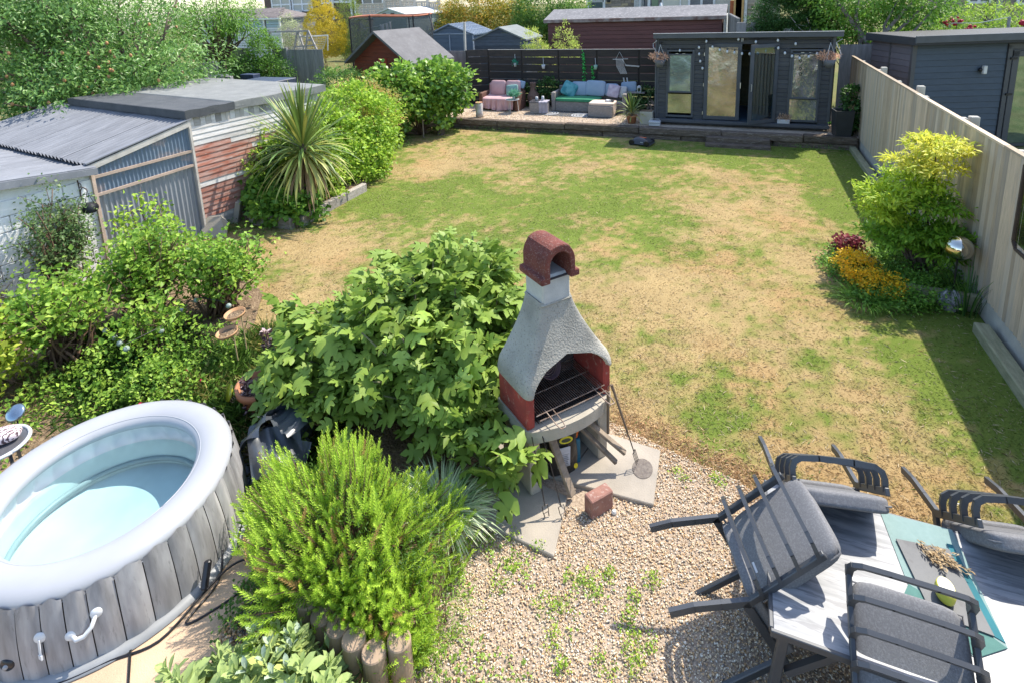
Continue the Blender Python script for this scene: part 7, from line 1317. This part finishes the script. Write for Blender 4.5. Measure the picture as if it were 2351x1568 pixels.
for a, b in (((y1m, z0m), (y1m, z1m+.3)), ((y1m, z0m), (y1m-.08, z0m-.06)), ((y1m-.08, z0m-.06), (y0m, z0m-.06)), ((y0m, z0m-.06), (y0m, z1m+.3)), ((y0m, z1m+.3), (y1m, z1m+.3))): mb.bar((2.835, *a), (2.835, *b), .02, .03)
mb.build('frame', IRON, t, world=True); MB().box((2.845, (y0m+y1m)/2, (z0m+z1m+.3)/2), (.006, y1m-y0m-.02, z1m+.3-z0m)).build('glass', mat('old_mirror', (.5, .5, .38), (.35, .32, .2), rough=.08, metal=.95, scale=6), t, world=True)
# --- cordyline
def strap(l, w_, droop, seg=7):
    mb = MB(); p = Vector((0, 0, 0)); d = Vector((0, 1, 0)); vs = []
    for j in range(seg+1):
        ww = w_*math.sin(math.pi*(.12+.86*(1-j/seg)))**.7/2 if j < seg else .001; up = Vector((0, -d.z, d.y)); vs += [p-Vector((ww, 0, 0)), p-up*ww*.25, p+Vector((ww, 0, 0))]; p = p+d*(l/seg); d = (d+Vector((0, 0, -droop*(j+1)/seg))).normalized()
    mb._add(vs, [q for j in range(seg) for q in ((3*j, 3*j+1, 3*j+4, 3*j+3), (3*j+1, 3*j+2, 3*j+5, 3*j+4))]); return mb
CG = mat('cordyline_green', (.12, .20, .04), (.20, .28, .07), rough=.45, scale=2, rnd=.35, transl=.15); CYL = mat('cordyline_yellow', (.38, .36, .09), (.30, .33, .08), rough=.5, scale=2, rnd=.25, transl=.15); CBR = mat('cordyline_dead', (.40, .27, .14), (.30, .20, .10), rough=.8, scale=2, rnd=.2)
def cordy(name, label, base, hz, L, n, w_, seed, dead=True, cat='cordyline'):
    t = thing(name, label, cat, base); rg_ = random.Random(seed); ms_ = {}
    for nm_, m_ in (('g', CG), ('y', CYL), ('b', CBR)):
        ms_[nm_] = [strap(L*l, w_, dr).mesh('leaf', m_, smooth=True) for l, dr in ((1, .05), (.9, .22), (1., .38), (.85, .6))]
    for i in range(n):
        k = (i+.5)/n; el_ = R_(88)-R_(150 if dead else 85)*k**.9+rg_.uniform(-.12, .12); a = i*2.39996+rg_.uniform(-.2, .2); q = 'g' if k < .55 else ('y' if k < .82 or not dead else 'b'); q = 'y' if q == 'g' and rg_.random() < .15 else q
        me_ = ms_[q][0 if k < .35 else rg_.choice((1, 2)) if k < .8 else rg_.choice((1, 2, 3))]; h = hz-.18*k*(L/.8)
        R3 = Matrix.Rotation(a, 3, 'Z')@Matrix.Rotation(el_, 3, 'X'); piece('leaf', me_, t, (0, 0, h), R3.to_euler(), (1, rg_.uniform(.75, 1.1), 1))
    MB().tube([(0, 0, 0), (.02, 0, hz*.5), (0, 0, hz)], [.075*L, .06*L, .05*L], 8).build('trunk', BARK, t, smooth=True); return t
cordy('cordyline', 'tall spiky cordyline with green crown and drooping yellow lower leaves in the sleeper bed', (-7.62, 8.0, .15), 1.34, 1.2, 320, .040, 5)
tt = cordy('small_cordyline', 'young yellow green cordyline in a terracotta pot on the terrace', (-2.85, 16.3, .33), .36, .62, 60, .035, 6, False); MB().lathe([(.11, 0), (.15, .2), (.17, .2), (.17, .24), (.14, .24), (0, .2)], (0, 0, 0), 18).build('pot', mat('terracotta', (.45, .19, .09), (.38, .16, .08), rough=.8, scale=8), tt, smooth=True)
bush('bed_creeper', 'broad green creeper leaves tumbling over the sleeper bed below the cordyline', 'creeper', (-7.8, 7.8, 0), [((-8.0, 7.55, .35), (.6, .3, .32)), ((-7.55, 7.75, .32), (.35, .3, .28)), ((-8.5, 7.7, .45), (.35, .3, .45))], 300, 9, .08, .12, .11, G1, 93, up=.4, stems=10)
bush('dark_understory', 'dark green foliage in the shade between shed wall and cordyline', 'shrub', (-8.5, 8.3, 0), [((-8.5, 8.2, .75), (.35, .55, .7))], 300, 14, .07, .07, .04, DK+G2[1:3], 94, stems=10)
t = thing('bed_sleepers', 'bed edging of broken pale timber sleepers round the cordyline', 'edging', (-7.6, 8.4, 0))
for a, b, h in (((-7.42, 7.50), (-7.47, 8.05), .22), ((-7.47, 8.07), (-7.50, 8.9), .22), ((-7.50, 8.92), (-7.50, 9.6), .20), ((-8.5, 7.36), (-7.9, 7.38), .24), ((-7.9, 7.38), (-7.5, 7.40), .24)): MB().bar((a[0], a[1], h/2), (b[0], b[1], h/2), .12, h, bev=.015).build('sleeper', SLPL, t, world=True, center=True)
struct('cordyline_bed', MB().poly([(-8.9, 7.4), (-7.45, 7.45), (-7.52, 9.6), (-8.3, 11.2), (-9.2, 13.4), (-9.6, 13), (-8.8, 9)], 0, .16), SOIL)
tag(MB().bbox((-8.86, 7.45, .22), (.10, .42, .44), .01, (0, .25, .5)).build('leaning_slab', CONB), 'pale board leaning at the corner of the timber shed', 'board'); tag(MB().prism([(-8.95, 6.55, 0), (-8.45, 6.75, 0), (-8.5, 6.85, .25), (-8.7, 6.9, .34), (-8.95, 6.8, .33)], (.05, -.06, 0)).build('stone_slab', CONB), 'grey flagstone propped against the corner of the lean-to', 'slab')
# --- bushes in front of the lean-to (stems visible below leafy tops)
def fanbush(name, label, base, tips_c, tips_r, nst, ncl, seed, cols, L=.075, W=.06, h0=.0, cl=.07, npl=11):
    t = thing(name, label, 'shrub', base); rg_ = random.Random(seed); nr = np.random.default_rng(seed); mb = MB(); P = []; D = []
    for i in range(nst):
        d = nr.normal(size=3); d /= np.linalg.norm(d); tip = np.array(tips_c)+d*np.array(tips_r)*nr.uniform(.55, 1); b = np.array(base)+np.array([rg_.gauss(0, .10), rg_.gauss(0, .10), 0]); n = 5; pts = []
        for j in range(n+1):
            k = j/n; q = b*(1-k)+tip*k; q[2] = b[2]+(tip[2]-b[2])*(k**.8); pts.append(q+nr.normal(0, .03, 3)*(0 < j < n))
        mb.tube([Vector(q.tolist()) for q in pts], [.016*(1-.75*j/n)+.002 for j in range(n+1)], 5); 
        for m_ in range(3):
            j = nr.integers(2, n); e = pts[j]+nr.normal(0, .14, 3)+np.array([0, 0, .1]); mb.tube([Vector(pts[j].tolist()), Vector(e.tolist())], [.006, .003], 4); P.append(e)
        P.append(pts[-1]); P.append(pts[-2])
    mb.build('stems', TWIG, t, world=True, smooth=True); P = np.array(P); P = P[P[:, 2] > base[2]+h0]; k = nr.choice(len(P), ncl); c = P[k]+nr.normal(0, .07, (ncl, 3)); pts = np.repeat(c, npl, 0)+nr.normal(0, cl, (ncl*npl, 3)); n = len(pts)
    D = nr.normal(0, .8, (n, 3)); D[:, 2] += .2; N_ = nr.normal(0, .4, (n, 3)); N_[:, 2] += .9; cols = np.array(cols); q = np.clip(np.repeat(nr.random(ncl), npl)*.6+nr.random(n)*.4, 0, .999)*(len(cols)-1); i = q.astype(int); f = (q-i)[:, None]
    leafobj('foliage', (pts, D, N_, L*nr.uniform(.6, 1.2, n), W*nr.uniform(.6, 1.2, n), (cols[i]*(1-f)+cols[i+1]*f)*nr.uniform(.8, 1.2, (n, 1))), LEAF, t); return t
GB = [(.05, .12, .02), (.12, .23, .03), (.20, .32, .05), (.30, .40, .07)]
fanbush('currant_bush', 'leafy currant bush with bare brown stems, the one nearest the lawn', (-6.3, 4.75, .03), (-6.3, 4.85, .75), (.70, .65, .33), 46, 230, 101, GB, h0=.45); fanbush('currant_bush', 'currant bush in the middle, standing before the zinc wall', (-7.05, 4.25, .03), (-7.1, 4.5, .85), (.65, .7, .38), 50, 260, 102, GB, h0=.45)
fanbush('currant_bush', 'currant bush with dense stems left of the middle one', (-7.1, 3.35, .03), (-7.15, 3.4, .78), (.65, .65, .36), 50, 250, 103, GB, h0=.42); fanbush('currant_bush', 'yellowing currant bush at the left edge of the photo', (-7.3, 2.5, .03), (-7.35, 2.55, .68), (.6, .6, .36), 40, 230, 104, [(.12, .2, .02), (.25, .33, .04), (.40, .42, .07)], h0=.30)
fanbush('currant_bush', 'small low currant bush in front of the middle stems', (-6.4, 3.9, .03), (-6.35, 3.85, .45), (.35, .4, .22), 22, 80, 105, GB, h0=.2); fanbush('currant_bush', 'sparse tall currant shoots against the plastic wall', (-7.9, 5.1, .03), (-7.95, 5.1, 1.05), (.35, .5, .35), 14, 60, 106, YG, h0=.5)
fanbush('wall_climber', 'twiggy dark leaved climber growing up the white wall', (-9.0, 4.35, .03), (-9.0, 4.35, 1.05), (.42, .5, .60), 30, 420, 107, [(.04, .09, .03), (.09, .16, .06), (.22, .28, .14)], L=.05, W=.04, h0=.15, cl=.07)
fanbush('wall_climber', 'spindly twigs with tiny leaves at the lower left of the white wall', (-9.3, 3.5, .03), (-9.3, 3.5, .75), (.45, .4, .5), 24, 90, 108, [(.05, .1, .03), (.12, .18, .07), (.25, .3, .15)], L=.04, W=.028, h0=.1, cl=.08)
bm_ = MB().ball((0, 0, 0), .034, 12).mesh('glass_bulb', mat('glass_bulb', (.32, .38, .34), rough=.08, spec=.9), smooth=True); t = thing('garden_bulb_string', 'string of clear glass globe lights sagging through the currant bushes', 'string lights', (-6.2, 3.9, .3)); pts = [gp(u, v, .42) for u, v in ((242, 760), (262, 775), (275, 788), (290, 800), (370, 760), (450, 690), (525, 703), (415, 712))]
for p in pts: piece('globe', bm_, t, p-pbase(t))
MB().tube([pts[0]+Vector((0, 0, .05)), pts[1]+Vector((0, 0, .05)), pts[2]+Vector((0, 0, .05)), pts[3]+Vector((0, 0, .05)), pts[4]+Vector((0, 0, .05)), pts[7]+Vector((0, 0, .05)), pts[5]+Vector((0, 0, .05)), pts[6]+Vector((0, 0, .05))], .004, 4).build('cable', MATS['black_plastic'], t, world=True)
# long grass and weeds of the bed
n = 15000; X = RG.uniform(-7.4, -3.3, n); Y = 3.25+(X+3.3)*-.10+RG.normal(0, .38, n); k = (np.hypot(X-TC.x, Y-TC.y) > 1.02) & (Y > 2.3); X, Y = X[k], Y[k]; g = fbm(X, Y, 1.5, 55)[:, None]
col = np.where(g > .50, np.array([[.09, .19, .03]]), np.array([[.30, .27, .10]]))*RG.uniform(.6, 1.5, (len(X), 1))
blades('long_grass', X, Y, .03+0*X, RG.uniform(.08, .24, len(X)), RG.uniform(.005, .010, len(X)), col, up=1.1, seed=6, label='tangled long green and straw grass behind the hot tub', cat='long grass')
n = 9000; X = RG.uniform(-5.4, -4.3, n); Y = RG.uniform(3.2, 4.7, n); g = fbm(X, Y, 2, 57)[:, None]; col = np.where(g > .42, np.array([[.14, .26, .04]]), np.array([[.35, .33, .10]]))*RG.uniform(.7, 1.4, (n, 1))
blades('lush_grass', X, Y, .03+0*X, RG.uniform(.10, .28, n), RG.uniform(.006, .011, n), col, up=1.2, seed=7, label='lush arching grass between the bird dishes and the tub', cat='long grass')
P, D, Nn, Ls, Ws, col = crown_pts([((-6.3, 3.0, .05), (1.2, .3, .16)), ((-5.4, 3.4, .08), (.7, .4, .16)), ((-6.6, 2.3, .06), (.5, .5, .15)), ((-5.7, 3.9, .15), (.6, .4, .28)), ((-6.0, 3.3, .2), (.8, .3, .25))], 620, 9, .05, .05, .035, GB, 58, up=1.)
o = leafobj('weeds', (P, D, Nn, Ls, Ws, col), LEAF, None, kind='stuff'); tag(o, 'mixed low leafy weeds under the currant bushes', 'weeds')
for k, (u, v) in enumerate(((323, 928), (700/1.6333, 1385/1.6333), (465, 873))): p = gp(u, v, .12); tag(MB().ball(p, (.03, .03, .02), 8, noise=.3, seed=k).build('pink_flower', mat('magenta_petal', (.55, .01, .10), rough=.6)), ['magenta flower just behind the tub rim', 'small pink flower in the weeds below the currant bush', 'tiny red flower in the grass near the yellow ornament'][k], 'flower')
# weeds in gravel
WL = [gp(u, v) for u, v in ((1440, 1440), (1400, 1330), (1290, 1540), (1385, 1535), (1480, 1480), (1450, 1500), (1180, 1245), (1120, 1250), (1240, 1265), (1300, 1400), (1270, 1480), (1330, 1330), (1460, 1545), (1360, 1350), (1250, 1400), (1600, 1700), (1560, 1100), (1650, 1110), (1180, 1300), (1140, 1350), (1495, 1340), (1450, 1390))]
parts = [crown_pts([((p.x, p.y, .035), (rg.uniform(.03, .08), rg.uniform(.03, .08), .03))], 17, 7, .018, .018, .014, YG, 200+i, up=1.) for i, p in enumerate(WL)]; A = [np.concatenate([p[k] for p in parts]) for k in range(6)]; o = leafobj('gravel_weeds', A, LEAF, None, kind='stuff'); tag(o, 'scattered small bright green weeds in the gravel', 'weeds')
n = 1500; X = RG.uniform(-2.0, -.6, n); Y = RG.uniform(1.8, 3.1, n); kk = fbm(X, Y, 3, 90) > .52; X, Y = X[kk], Y[kk]; n = len(X); P = np.stack([X, Y, .035+0*X], 1); D = RG.normal(0, 1, (n, 3)); D[:, 2] = .4; Nn = RG.normal(0, .3, (n, 3)); Nn[:, 2] += 1
o = leafobj('creeping_weeds', (P, D, Nn, np.full(n, .03), np.full(n, .018), np.tile([.17, .27, .05], (n, 1))*RG.uniform(.6, 1.5, (n, 1))), LEAF, None, kind='stuff'); tag(o, 'thin creeping weeds over the gravel by the driftwood', 'weeds')
# --- fig: lobed leaves, the nearest ones as separate parts
def figleaf(s=1., cu=1., wx=1.):
    out = [(0, 0), (.16, -.03), (.33, .10), (.46, .26), (.40, .36), (.24, .33), (.36, .50), (.40, .66), (.30, .70), (.17, .58), (.13, .78), (0, 1.0)]; pts = out+[(-x, y) for x, y in out[-2:0:-1]]
    mb = MB(); f = lambda x, y: Vector((x*s*wx, y*s, (-.30*x*x*2*cu-.22*max(0, y-.35)**2*2*(2-cu)+.05*abs(x)+.03*math.sin(9*y+5*x))*s)); c = [f(0, t_) for t_ in (.12, .38, .62)]; R = [f(x, y) for x, y in pts]; n = len(R); mb._add(R+c, []); mb.f = []
    rgt = list(range(0, 12)); lft = [0]+list(range(n-1, 10, -1)); 
    for side in (rgt, lft):
        fl = []
        for i in range(len(side)-1):
            a, b = side[i], side[i+1]; k = n if i < 3 else (n+1 if i < 8 else n+2); fl.append((a, b, k)); 
            if i in (2, 7): fl.append((b, k+1, k))
        fl.append((side[0], n, n)) if False else None
        mb.f += fl if side is rgt else [tuple(reversed(q)) for q in fl]
    return mb
FIGM = mat('fig_leaf', (.33, .45, .085), (.225, .36, .06), rough=.48, scale=5, rnd=.32, transl=.36, spec=.32); FIGY = mat('young_fig_leaf', (.40, .55, .12), (.34, .50, .10), rough=.42, scale=5, rnd=.25, transl=.35)
FT = thing('fig_tree', 'large spreading fig bush with glossy lobed leaves beside the barbecue', 'fig tree', (-2.85, 4.3, 0))
fe = [((-2.75, 4.35, .66), (.95, .80, .85)), ((-3.45, 3.90, .48), (.80, .70, .66)), ((-2.2, 4.35, .6), (.55, .55, .62)), ((-2.6, 4.75, .85), (.6, .55, .68)), ((-2.15, 3.75, .45), (.45, .35, .42))]
P, D, Nn, Ls, Ws, col = crown_pts(fe, 1250, 2, .06, .20, .2, [(1, 1, 1), (1, 1, 1)], 301, droop=.30, up=1.1, jit=.40, inner=.16, lower=-.3)
ex = [((-1.52, 3.38, .58), 22, .12), ((-1.60, 3.36, .36), 10, .09), ((-1.86, 3.50, .45), 14, .16)]
for c, n, r in ex:
    q = RG.normal(0, r, (n, 3))*np.array([1, 1, .7])+np.array(c); P = np.r_[P, q]; d = RG.normal(0, 1, (n, 3)); d[:, 2] -= .4; D = np.r_[D, d]; m_ = RG.normal(0, .3, (n, 3)); m_[:, 2] += 1; Nn = np.r_[Nn, m_]; Ls = np.r_[Ls, np.full(n, .2)]
ok = (P[:, 2] > .12) & ~((P[:, 0] > -1.78) & (P[:, 1] > 3.62) & (P[:, 2] < 2)); P, D, Nn, Ls = P[ok], D[ok], Nn[ok], Ls[ok]; camd = np.linalg.norm(P-np.array([0, 0, 4.]), axis=1)
ndir = norm(P-np.array([-2.75, 4.3, .5])); vis = ndir@norm(np.array([[2.75, -4.3, 3.5]]))[0]; order = np.argsort(-(vis-.08*camd)); fms = [figleaf().mesh('leaf', FIGM, smooth=True), figleaf(1., 1.8, .8).mesh('leaf', FIGM, smooth=True), figleaf().mesh('leaf', FIGY, smooth=True), figleaf(1., -.4, 1.1).mesh('leaf', FIGM, smooth=True), figleaf(1., .3, .9).mesh('leaf', FIGM, smooth=True)]; rgf = random.Random(3)
def frame(d, nn):
    d = Vector(d.tolist()).normalized(); nn = Vector(nn.tolist()); x = d.cross(nn).normalized(); z = x.cross(d); return Matrix((x, d, z)).transposed()
rest = []
for r_, i in enumerate(order):
    M3 = frame(D[i], Nn[i]); s_ = float(Ls[i])*rgf.uniform(.6, 1.25)
    if r_ < 298: piece('leaf', fms[2 if (P[i][2] > 1.35 and rgf.random() < .5) or rgf.random() < .12 else rgf.choice((0, 1, 3, 4))], FT, Vector(P[i].tolist())-pbase(FT), M3.to_euler(), (s_,)*3)
    else: rest.append((M3, Vector(P[i].tolist()), s_))
fb = figleaf(); mb = MB()
for M3, p, s_ in rest: mb._add([M3@(Vector(v)*s_)+p for v in fb.v], fb.f)
# dense inner leaves so the bush is not see-through
P2, D2, N2, L2, W2, c2_ = crown_pts([(c, tuple(.78*x for x in r)) for c, r in fe], 420, 3, .08, .2, .2, [(1, 1, 1), (1, 1, 1)], 303, droop=.3, up=.9, inner=.3, lower=-.3)
for i in range(len(P2)):
    if P2[i][2] > .1 and not (P2[i][0] > -1.8 and P2[i][1] > 3.62): M3 = frame(D2[i], N2[i]); mb._add([M3@(Vector(v)*float(L2[i]))+Vector(P2[i].tolist()) for v in fb.v], fb.f)
o = mb.build('inner_leaves', FIGM, FT, world=True, smooth=True); o['kind'] = 'stuff'
mb = MB(); branch_set(mb, (-2.75, 4.3, 0), [P[i].tolist() for i in order[::9]], .03, rgf); mb.build('branches', mat('fig_bark', (.22, .24, .12), (.15, .13, .08), rough=.8), FT, world=True, smooth=True)
# top shoots with young leaves
mb = MB(); sh_ = [(-2.95, 4.95, 1.50), (-2.55, 5.0, 1.55), (-2.3, 4.9, 1.38), (-3.3, 4.7, 1.25), (-2.75, 4.7, 1.45), (-3.1, 4.3, 1.42), (-2.4, 4.3, 1.40)]
for k, c in enumerate(sh_): MB().tube([(c[0]-.05, c[1], c[2]-.5), c], .010, 5).build('shoot', MATS['fig_bark'], FT, world=True)
for c in sh_:
    for j in range(9):
        a = j*2.4; M3 = Matrix.Rotation(a, 3, 'Z')@Matrix.Rotation(R_(30-5*(j % 3)), 3, 'X'); mb2 = None; o = piece('young_leaf', fms[2], FT, Vector(c)+Vector((0, 0, -.045*j))-pbase(FT), M3.to_euler(), (.09+.012*j,)*3)
# --- rosemary, sprig by sprig
RT_ = thing('rosemary', 'large bright green rosemary bush spilling over the log edging', 'rosemary', (-2.35, 2.45, .24)); nr = np.random.default_rng(8); ns = 2700
ce = np.array([-2.43, 2.48, .28]); d = norm(nr.normal(size=(ns, 3))); d[:, 2] = np.abs(d[:, 2])*1.1-.30; d = norm(d); rr = np.array([.82, .66, .72])*(.55+.45*nr.random((ns, 1))**.5); rr = rr*(1+.16*np.sin(d[:, :1]*6+d[:, 1:2]*5)+.12*np.sin(d[:, 1:2]*11+d[:, :1]*9)); tip = ce+d*rr; lo_ = nr.random(ns) < .20; tip[lo_] = np.array([-1.95, 2.24, .20])+d[lo_]*np.array([.42, .30, .36])*(.7+.3*nr.random((lo_.sum(), 1)))
bdir = norm(d*np.array([.75, .75, .6])+np.array([0, 0, .75])+nr.normal(0, .25, (ns, 3))); Ls_ = nr.uniform(.12, .24, ns); st = tip-bdir*Ls_[:, None]; NN_ = 46; k = np.tile(np.linspace(0, 1, NN_), ns); P = np.repeat(st, NN_, 0)+np.repeat(bdir*Ls_[:, None], NN_, 0)*k[:, None]
o1 = norm(np.cross(bdir, nr.normal(size=(ns, 3)))); o2 = np.cross(bdir, o1); an = np.tile(np.arange(NN_)*2.4, ns)[:, None]; rad = np.repeat(o1, NN_, 0)*np.cos(an)+np.repeat(o2, NN_, 0)*np.sin(an); bd = np.repeat(bdir, NN_, 0); D = rad*.75+bd*(.55+.6*k[:, None]); Ln = (.036*(1-.4*k)); h = np.clip((np.repeat(tip[:, 2], NN_)-.2)/.8, 0, 1)[:, None]
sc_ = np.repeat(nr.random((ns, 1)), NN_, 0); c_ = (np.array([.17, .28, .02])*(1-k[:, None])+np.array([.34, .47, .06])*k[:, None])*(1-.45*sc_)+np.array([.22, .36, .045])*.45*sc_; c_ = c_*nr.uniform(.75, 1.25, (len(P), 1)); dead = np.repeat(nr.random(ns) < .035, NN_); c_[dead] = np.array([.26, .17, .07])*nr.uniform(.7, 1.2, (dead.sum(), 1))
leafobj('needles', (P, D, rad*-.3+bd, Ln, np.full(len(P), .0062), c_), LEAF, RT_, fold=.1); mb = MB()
for i in range(0, ns, 5): b = np.array([-2.35, 2.5, .25]); q = st[i]; mb.tube([Vector(b.tolist()).lerp(Vector(q.tolist()), .35), Vector(b.tolist()).lerp(Vector(q.tolist()), .75)-Vector((0, 0, .03)), Vector(tip[i].tolist())], [.008, .005, .002], 4)
mb.build('woody_stems', TWIG, RT_, world=True)
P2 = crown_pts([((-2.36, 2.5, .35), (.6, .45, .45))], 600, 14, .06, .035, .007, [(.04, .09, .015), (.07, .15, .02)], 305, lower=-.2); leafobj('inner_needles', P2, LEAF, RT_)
bush('wilted_herb', 'feathery wilting green herb beside the driftwood at the gravel edge', 'herb', (-1.62, 2.5, .02), [((-1.62, 2.42, .18), (.18, .25, .2)), ((-1.75, 2.15, .2), (.15, .15, .2))], 170, 14, .05, .035, .006, YG[:3], 306, stems=8, r0=.004)
# --- sage: broad felted leaves as parts
def sageleaf():
    mb = MB(); pr_ = ((0, .0, 0), (.10, .25, .03), (.17, .5, .05), (.145, .78, .02), (.0, 1.0, -.06)); vs = []
    for w_, y, z in pr_: vs += [(-w_, y, z+.02), (0, y, z-.03), (w_, y, z+.02)]
    mb._add(vs, [q for j in range(4) for q in ((3*j, 3*j+1, 3*j+4, 3*j+3), (3*j+1, 3*j+2, 3*j+5, 3*j+4))]); return mb
SAG = [mat('sage_leaf', (.37, .46, .17), (.28, .38, .12), rough=.75, scale=6, rnd=.18, transl=.2), mat('pale_sage_leaf', (.52, .58, .17), (.42, .50, .13), rough=.75, scale=6, rnd=.15, transl=.25), mat('young_sage_leaf', (.42, .50, .38), (.34, .43, .30), rough=.8, scale=6, rnd=.1, transl=.2)]
sm_ = [sageleaf().mesh('leaf', m_, smooth=True) for m_ in SAG]; sfb = sageleaf(); ST_ = thing('sage', 'sage plant with broad grey green leaves at the bottom of the photo', 'sage', (-2.2, 1.75, 0)); nr = np.random.default_rng(14); ro = []; cnt = 0; mbr = MB()
se = [((-2.16, 1.68, .24), (.52, .25, .26)), ((-2.62, 1.52, .20), (.32, .20, .24)), ((-1.78, 1.70, .16), (.26, .20, .20))]
for i in range(125):
    c, r = se[0 if i < 65 else 1 if i < 100 else 2]; d_ = nr.normal(size=3); d_[2] = abs(d_[2]); d_ /= np.linalg.norm(d_); p = np.array(c)+d_*np.array(r)*nr.uniform(.75, 1.05); ax = Vector((d_[0]*.5, d_[1]*.5, 1)).normalized(); Q = ax.to_track_quat('Z', 'Y').to_matrix()
    for j in range(11):
        a = j*1.571+(j//2)*.785+nr.uniform(-.2, .2); el_ = R_(70-7*j+nr.uniform(-6, 6)); l = (.055+.010*j)*nr.uniform(.85, 1.15); M3 = Q@Matrix.Rotation(a, 3, 'Z')@Matrix.Rotation(max(el_, R_(-5)), 3, 'X'); q = Vector(p.tolist())-ax*(.011*j); me_ = sm_[2 if j < 3 else (1 if nr.random() < .38 else 0)]
        if cnt < 296 and j > 2 and q.y > 1.5 or (cnt < 296 and d_[2] > .6): piece('leaf', me_, ST_, q-pbase(ST_), M3.to_euler(), (l*1.25, l, l)); cnt += 1
        else: mbr._add([M3@Vector((v[0]*l*1.25, v[1]*l, v[2]*l))+q for v in sfb.v], sfb.f)
    mbr.tube([Vector((c[0], c[1], 0)), Vector(p.tolist())], .005, 4)
o = mbr.build('small_leaves', SAG[0], ST_, world=True, smooth=True); o['kind'] = 'stuff'
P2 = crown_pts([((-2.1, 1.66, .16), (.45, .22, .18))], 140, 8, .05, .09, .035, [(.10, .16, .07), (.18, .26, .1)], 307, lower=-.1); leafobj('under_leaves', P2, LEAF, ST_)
# --- variegated grass, path creeper, potted spikes
grassclump('variegated_grass', 'variegated white striped arching grass by the left leg of the barbecue', 'ornamental grass', (-1.98, 3.10, .06), .40, 420, .42, .017, [(.20, .30, .16), (.42, .50, .34), (.62, .66, .52), (.12, .24, .08)], 12, .9, .30)
bush('path_creeper', 'low dark green creeper along the edge of the tan paving', 'creeper', (-2.95, 2.25, 0), [((-2.95, 2.2, .05), (.12, .32, .07)), ((-2.75, 2.42, .05), (.15, .12, .06))], 150, 8, .03, .028, .022, G2, 308, stems=3, r0=.003, up=1)
p = gp(560, 905, .0); PC = Vector((-4.3, 3.95, 0)); c = gp(600, 880, .35); PC = Vector((c.x, c.y, 0)); t = thing('terracotta_pot', 'round terracotta pot tucked at the left edge of the fig', 'pot', PC); TERR = MATS['terracotta']
MB().lathe([(.15, 0), (.21, .30), (.24, .30), (.245, .37), (.215, .37), (.20, .30), (.0, .29)], (0, 0, 0), 32).build('pot', TERR, t, smooth=True); MB().lathe([(0, 0), (.195, 0)], (0, 0, .315), 24, cap=False).build('dead_straw', mat('straw_soil', (.36, .25, .18), (.2, .13, .09), rough=1, scale=30, bump=.02), t)
def spike(label, base, h, seed):
    t = thing('acanthus_spike', label, 'flower spike', base, group='acanthus spikes by the fig'); nr = np.random.default_rng(seed); n = 260; k = nr.random(n); a = np.floor(k*24)*.4+np.floor(nr.random(n)*4)*1.571; r = .05*(1-.35*k); P = np.stack([np.cos(a)*r*.4, np.sin(a)*r*.4, h*(.12+.88*k)], 1)+np.array(base); D = np.stack([np.cos(a), np.sin(a), .35+0*a], 1); c_ = np.where(nr.random((n, 1)) < .45, np.array([[.42, .34, .38]]), np.array([[.07, .035, .05]]))*nr.uniform(.7, 1.3, (n, 1))
    leafobj('florets', (P, D, np.tile([0, 0, 1.], (n, 1)), np.full(n, .055), np.full(n, .034), c_), LEAF, t, fold=.3); MB().tube([(0, 0, 0), (0, 0, h)], [.012, .006], 6).build('stem', TWIG, t)
c1_ = gp(610, 870, .4); spike('taller purple and white acanthus spike behind the terracotta pot', (c1_.x+.02, c1_.y+.06, .12), .78, 1); c2__ = gp(572, 925, .25); spike('shorter dark acanthus spike in front of the terracotta pot', (c2__.x, c2__.y, .02), .50, 2)
# bird dishes
DISH = mat('pale_copper_dish', (.50, .30, .15), (.42, .22, .10), rough=.6, scale=8); RIM = mat('brass_edge', (.55, .42, .22), rough=.5)
for k, (u, v, z, lb) in enumerate(((540, 722, .62, 'upper copper bird dish on a thin stake, holding seed'), (522, 765, .50, 'lower copper bird dish on a thin stake, half shaded'))):
    c = gp(u, v, z); t = thing('bird_dish', lb, 'bird feeder', (c.x, c.y, 0), group='bird dishes on stakes'); tl = (R_(6), R_(-4), 0)
    MB().lathe([(0, 0), (.105, .004), (.118, .04), (.112, .04), (.10, .012), (0, .010)], (0, 0, z-.02), 28, tl, cap=False).build('dish', DISH, t, smooth=True); MB().lathe([(0, .013), (.085, .013), (.085, .016), (0, .02)], (0, 0, z-.02), 16, tl, cap=False).build('seed', SOIL, t); MB().tube([(.08, .02, 0), (.07, .02, z-.02)], .007, 6).build('stake', RIM, t)
p = gp(528, 905, .22); t = thing('glass_disc', 'olive yellow glass disc ornament with a wire coil in the long grass', 'ornament', (p.x, p.y, 0)); MB().lathe([(0, 0), (.085, .0), (.085, .01), (0, .012)], (0, 0, .24), 24, (R_(65), 0, R_(-30)), cap=False).build('disc', mat('olive_glass', (.40, .36, .02), (.2, .25, .03), rough=.2, scale=6), t, smooth=True)
mb = MB(); mb.tube([(.06+.03*math.cos(a), .004*a-.05, .20+.03*math.sin(a)) for a in np.linspace(0, 40, 120)], .002, 4); mb.build('coil', WIRE, t); MB().tube([(0, 0, 0), (0, 0, .2)], .005, 5).build('stake', BLKM, t)
bush('lawn_edge_weeds', 'loose weeds along the foot of the timber shed and sleeper bed', 'weeds', (-8.0, 7.2, 0), [((-8.3, 7.05, .06), (.7, .15, .10)), ((-7.2, 7.35, .05), (.25, .2, .08)), ((-9.1, 13.0, .1), (.5, .9, .12)), ((-6.6, 15.65, .03), (2.0, .1, .06)), ((1.6, 15.6, .03), (1.2, .12, .08))], 420, 8, .04, .04, .02, G2, 309, up=1., stems=3, r0=.003)
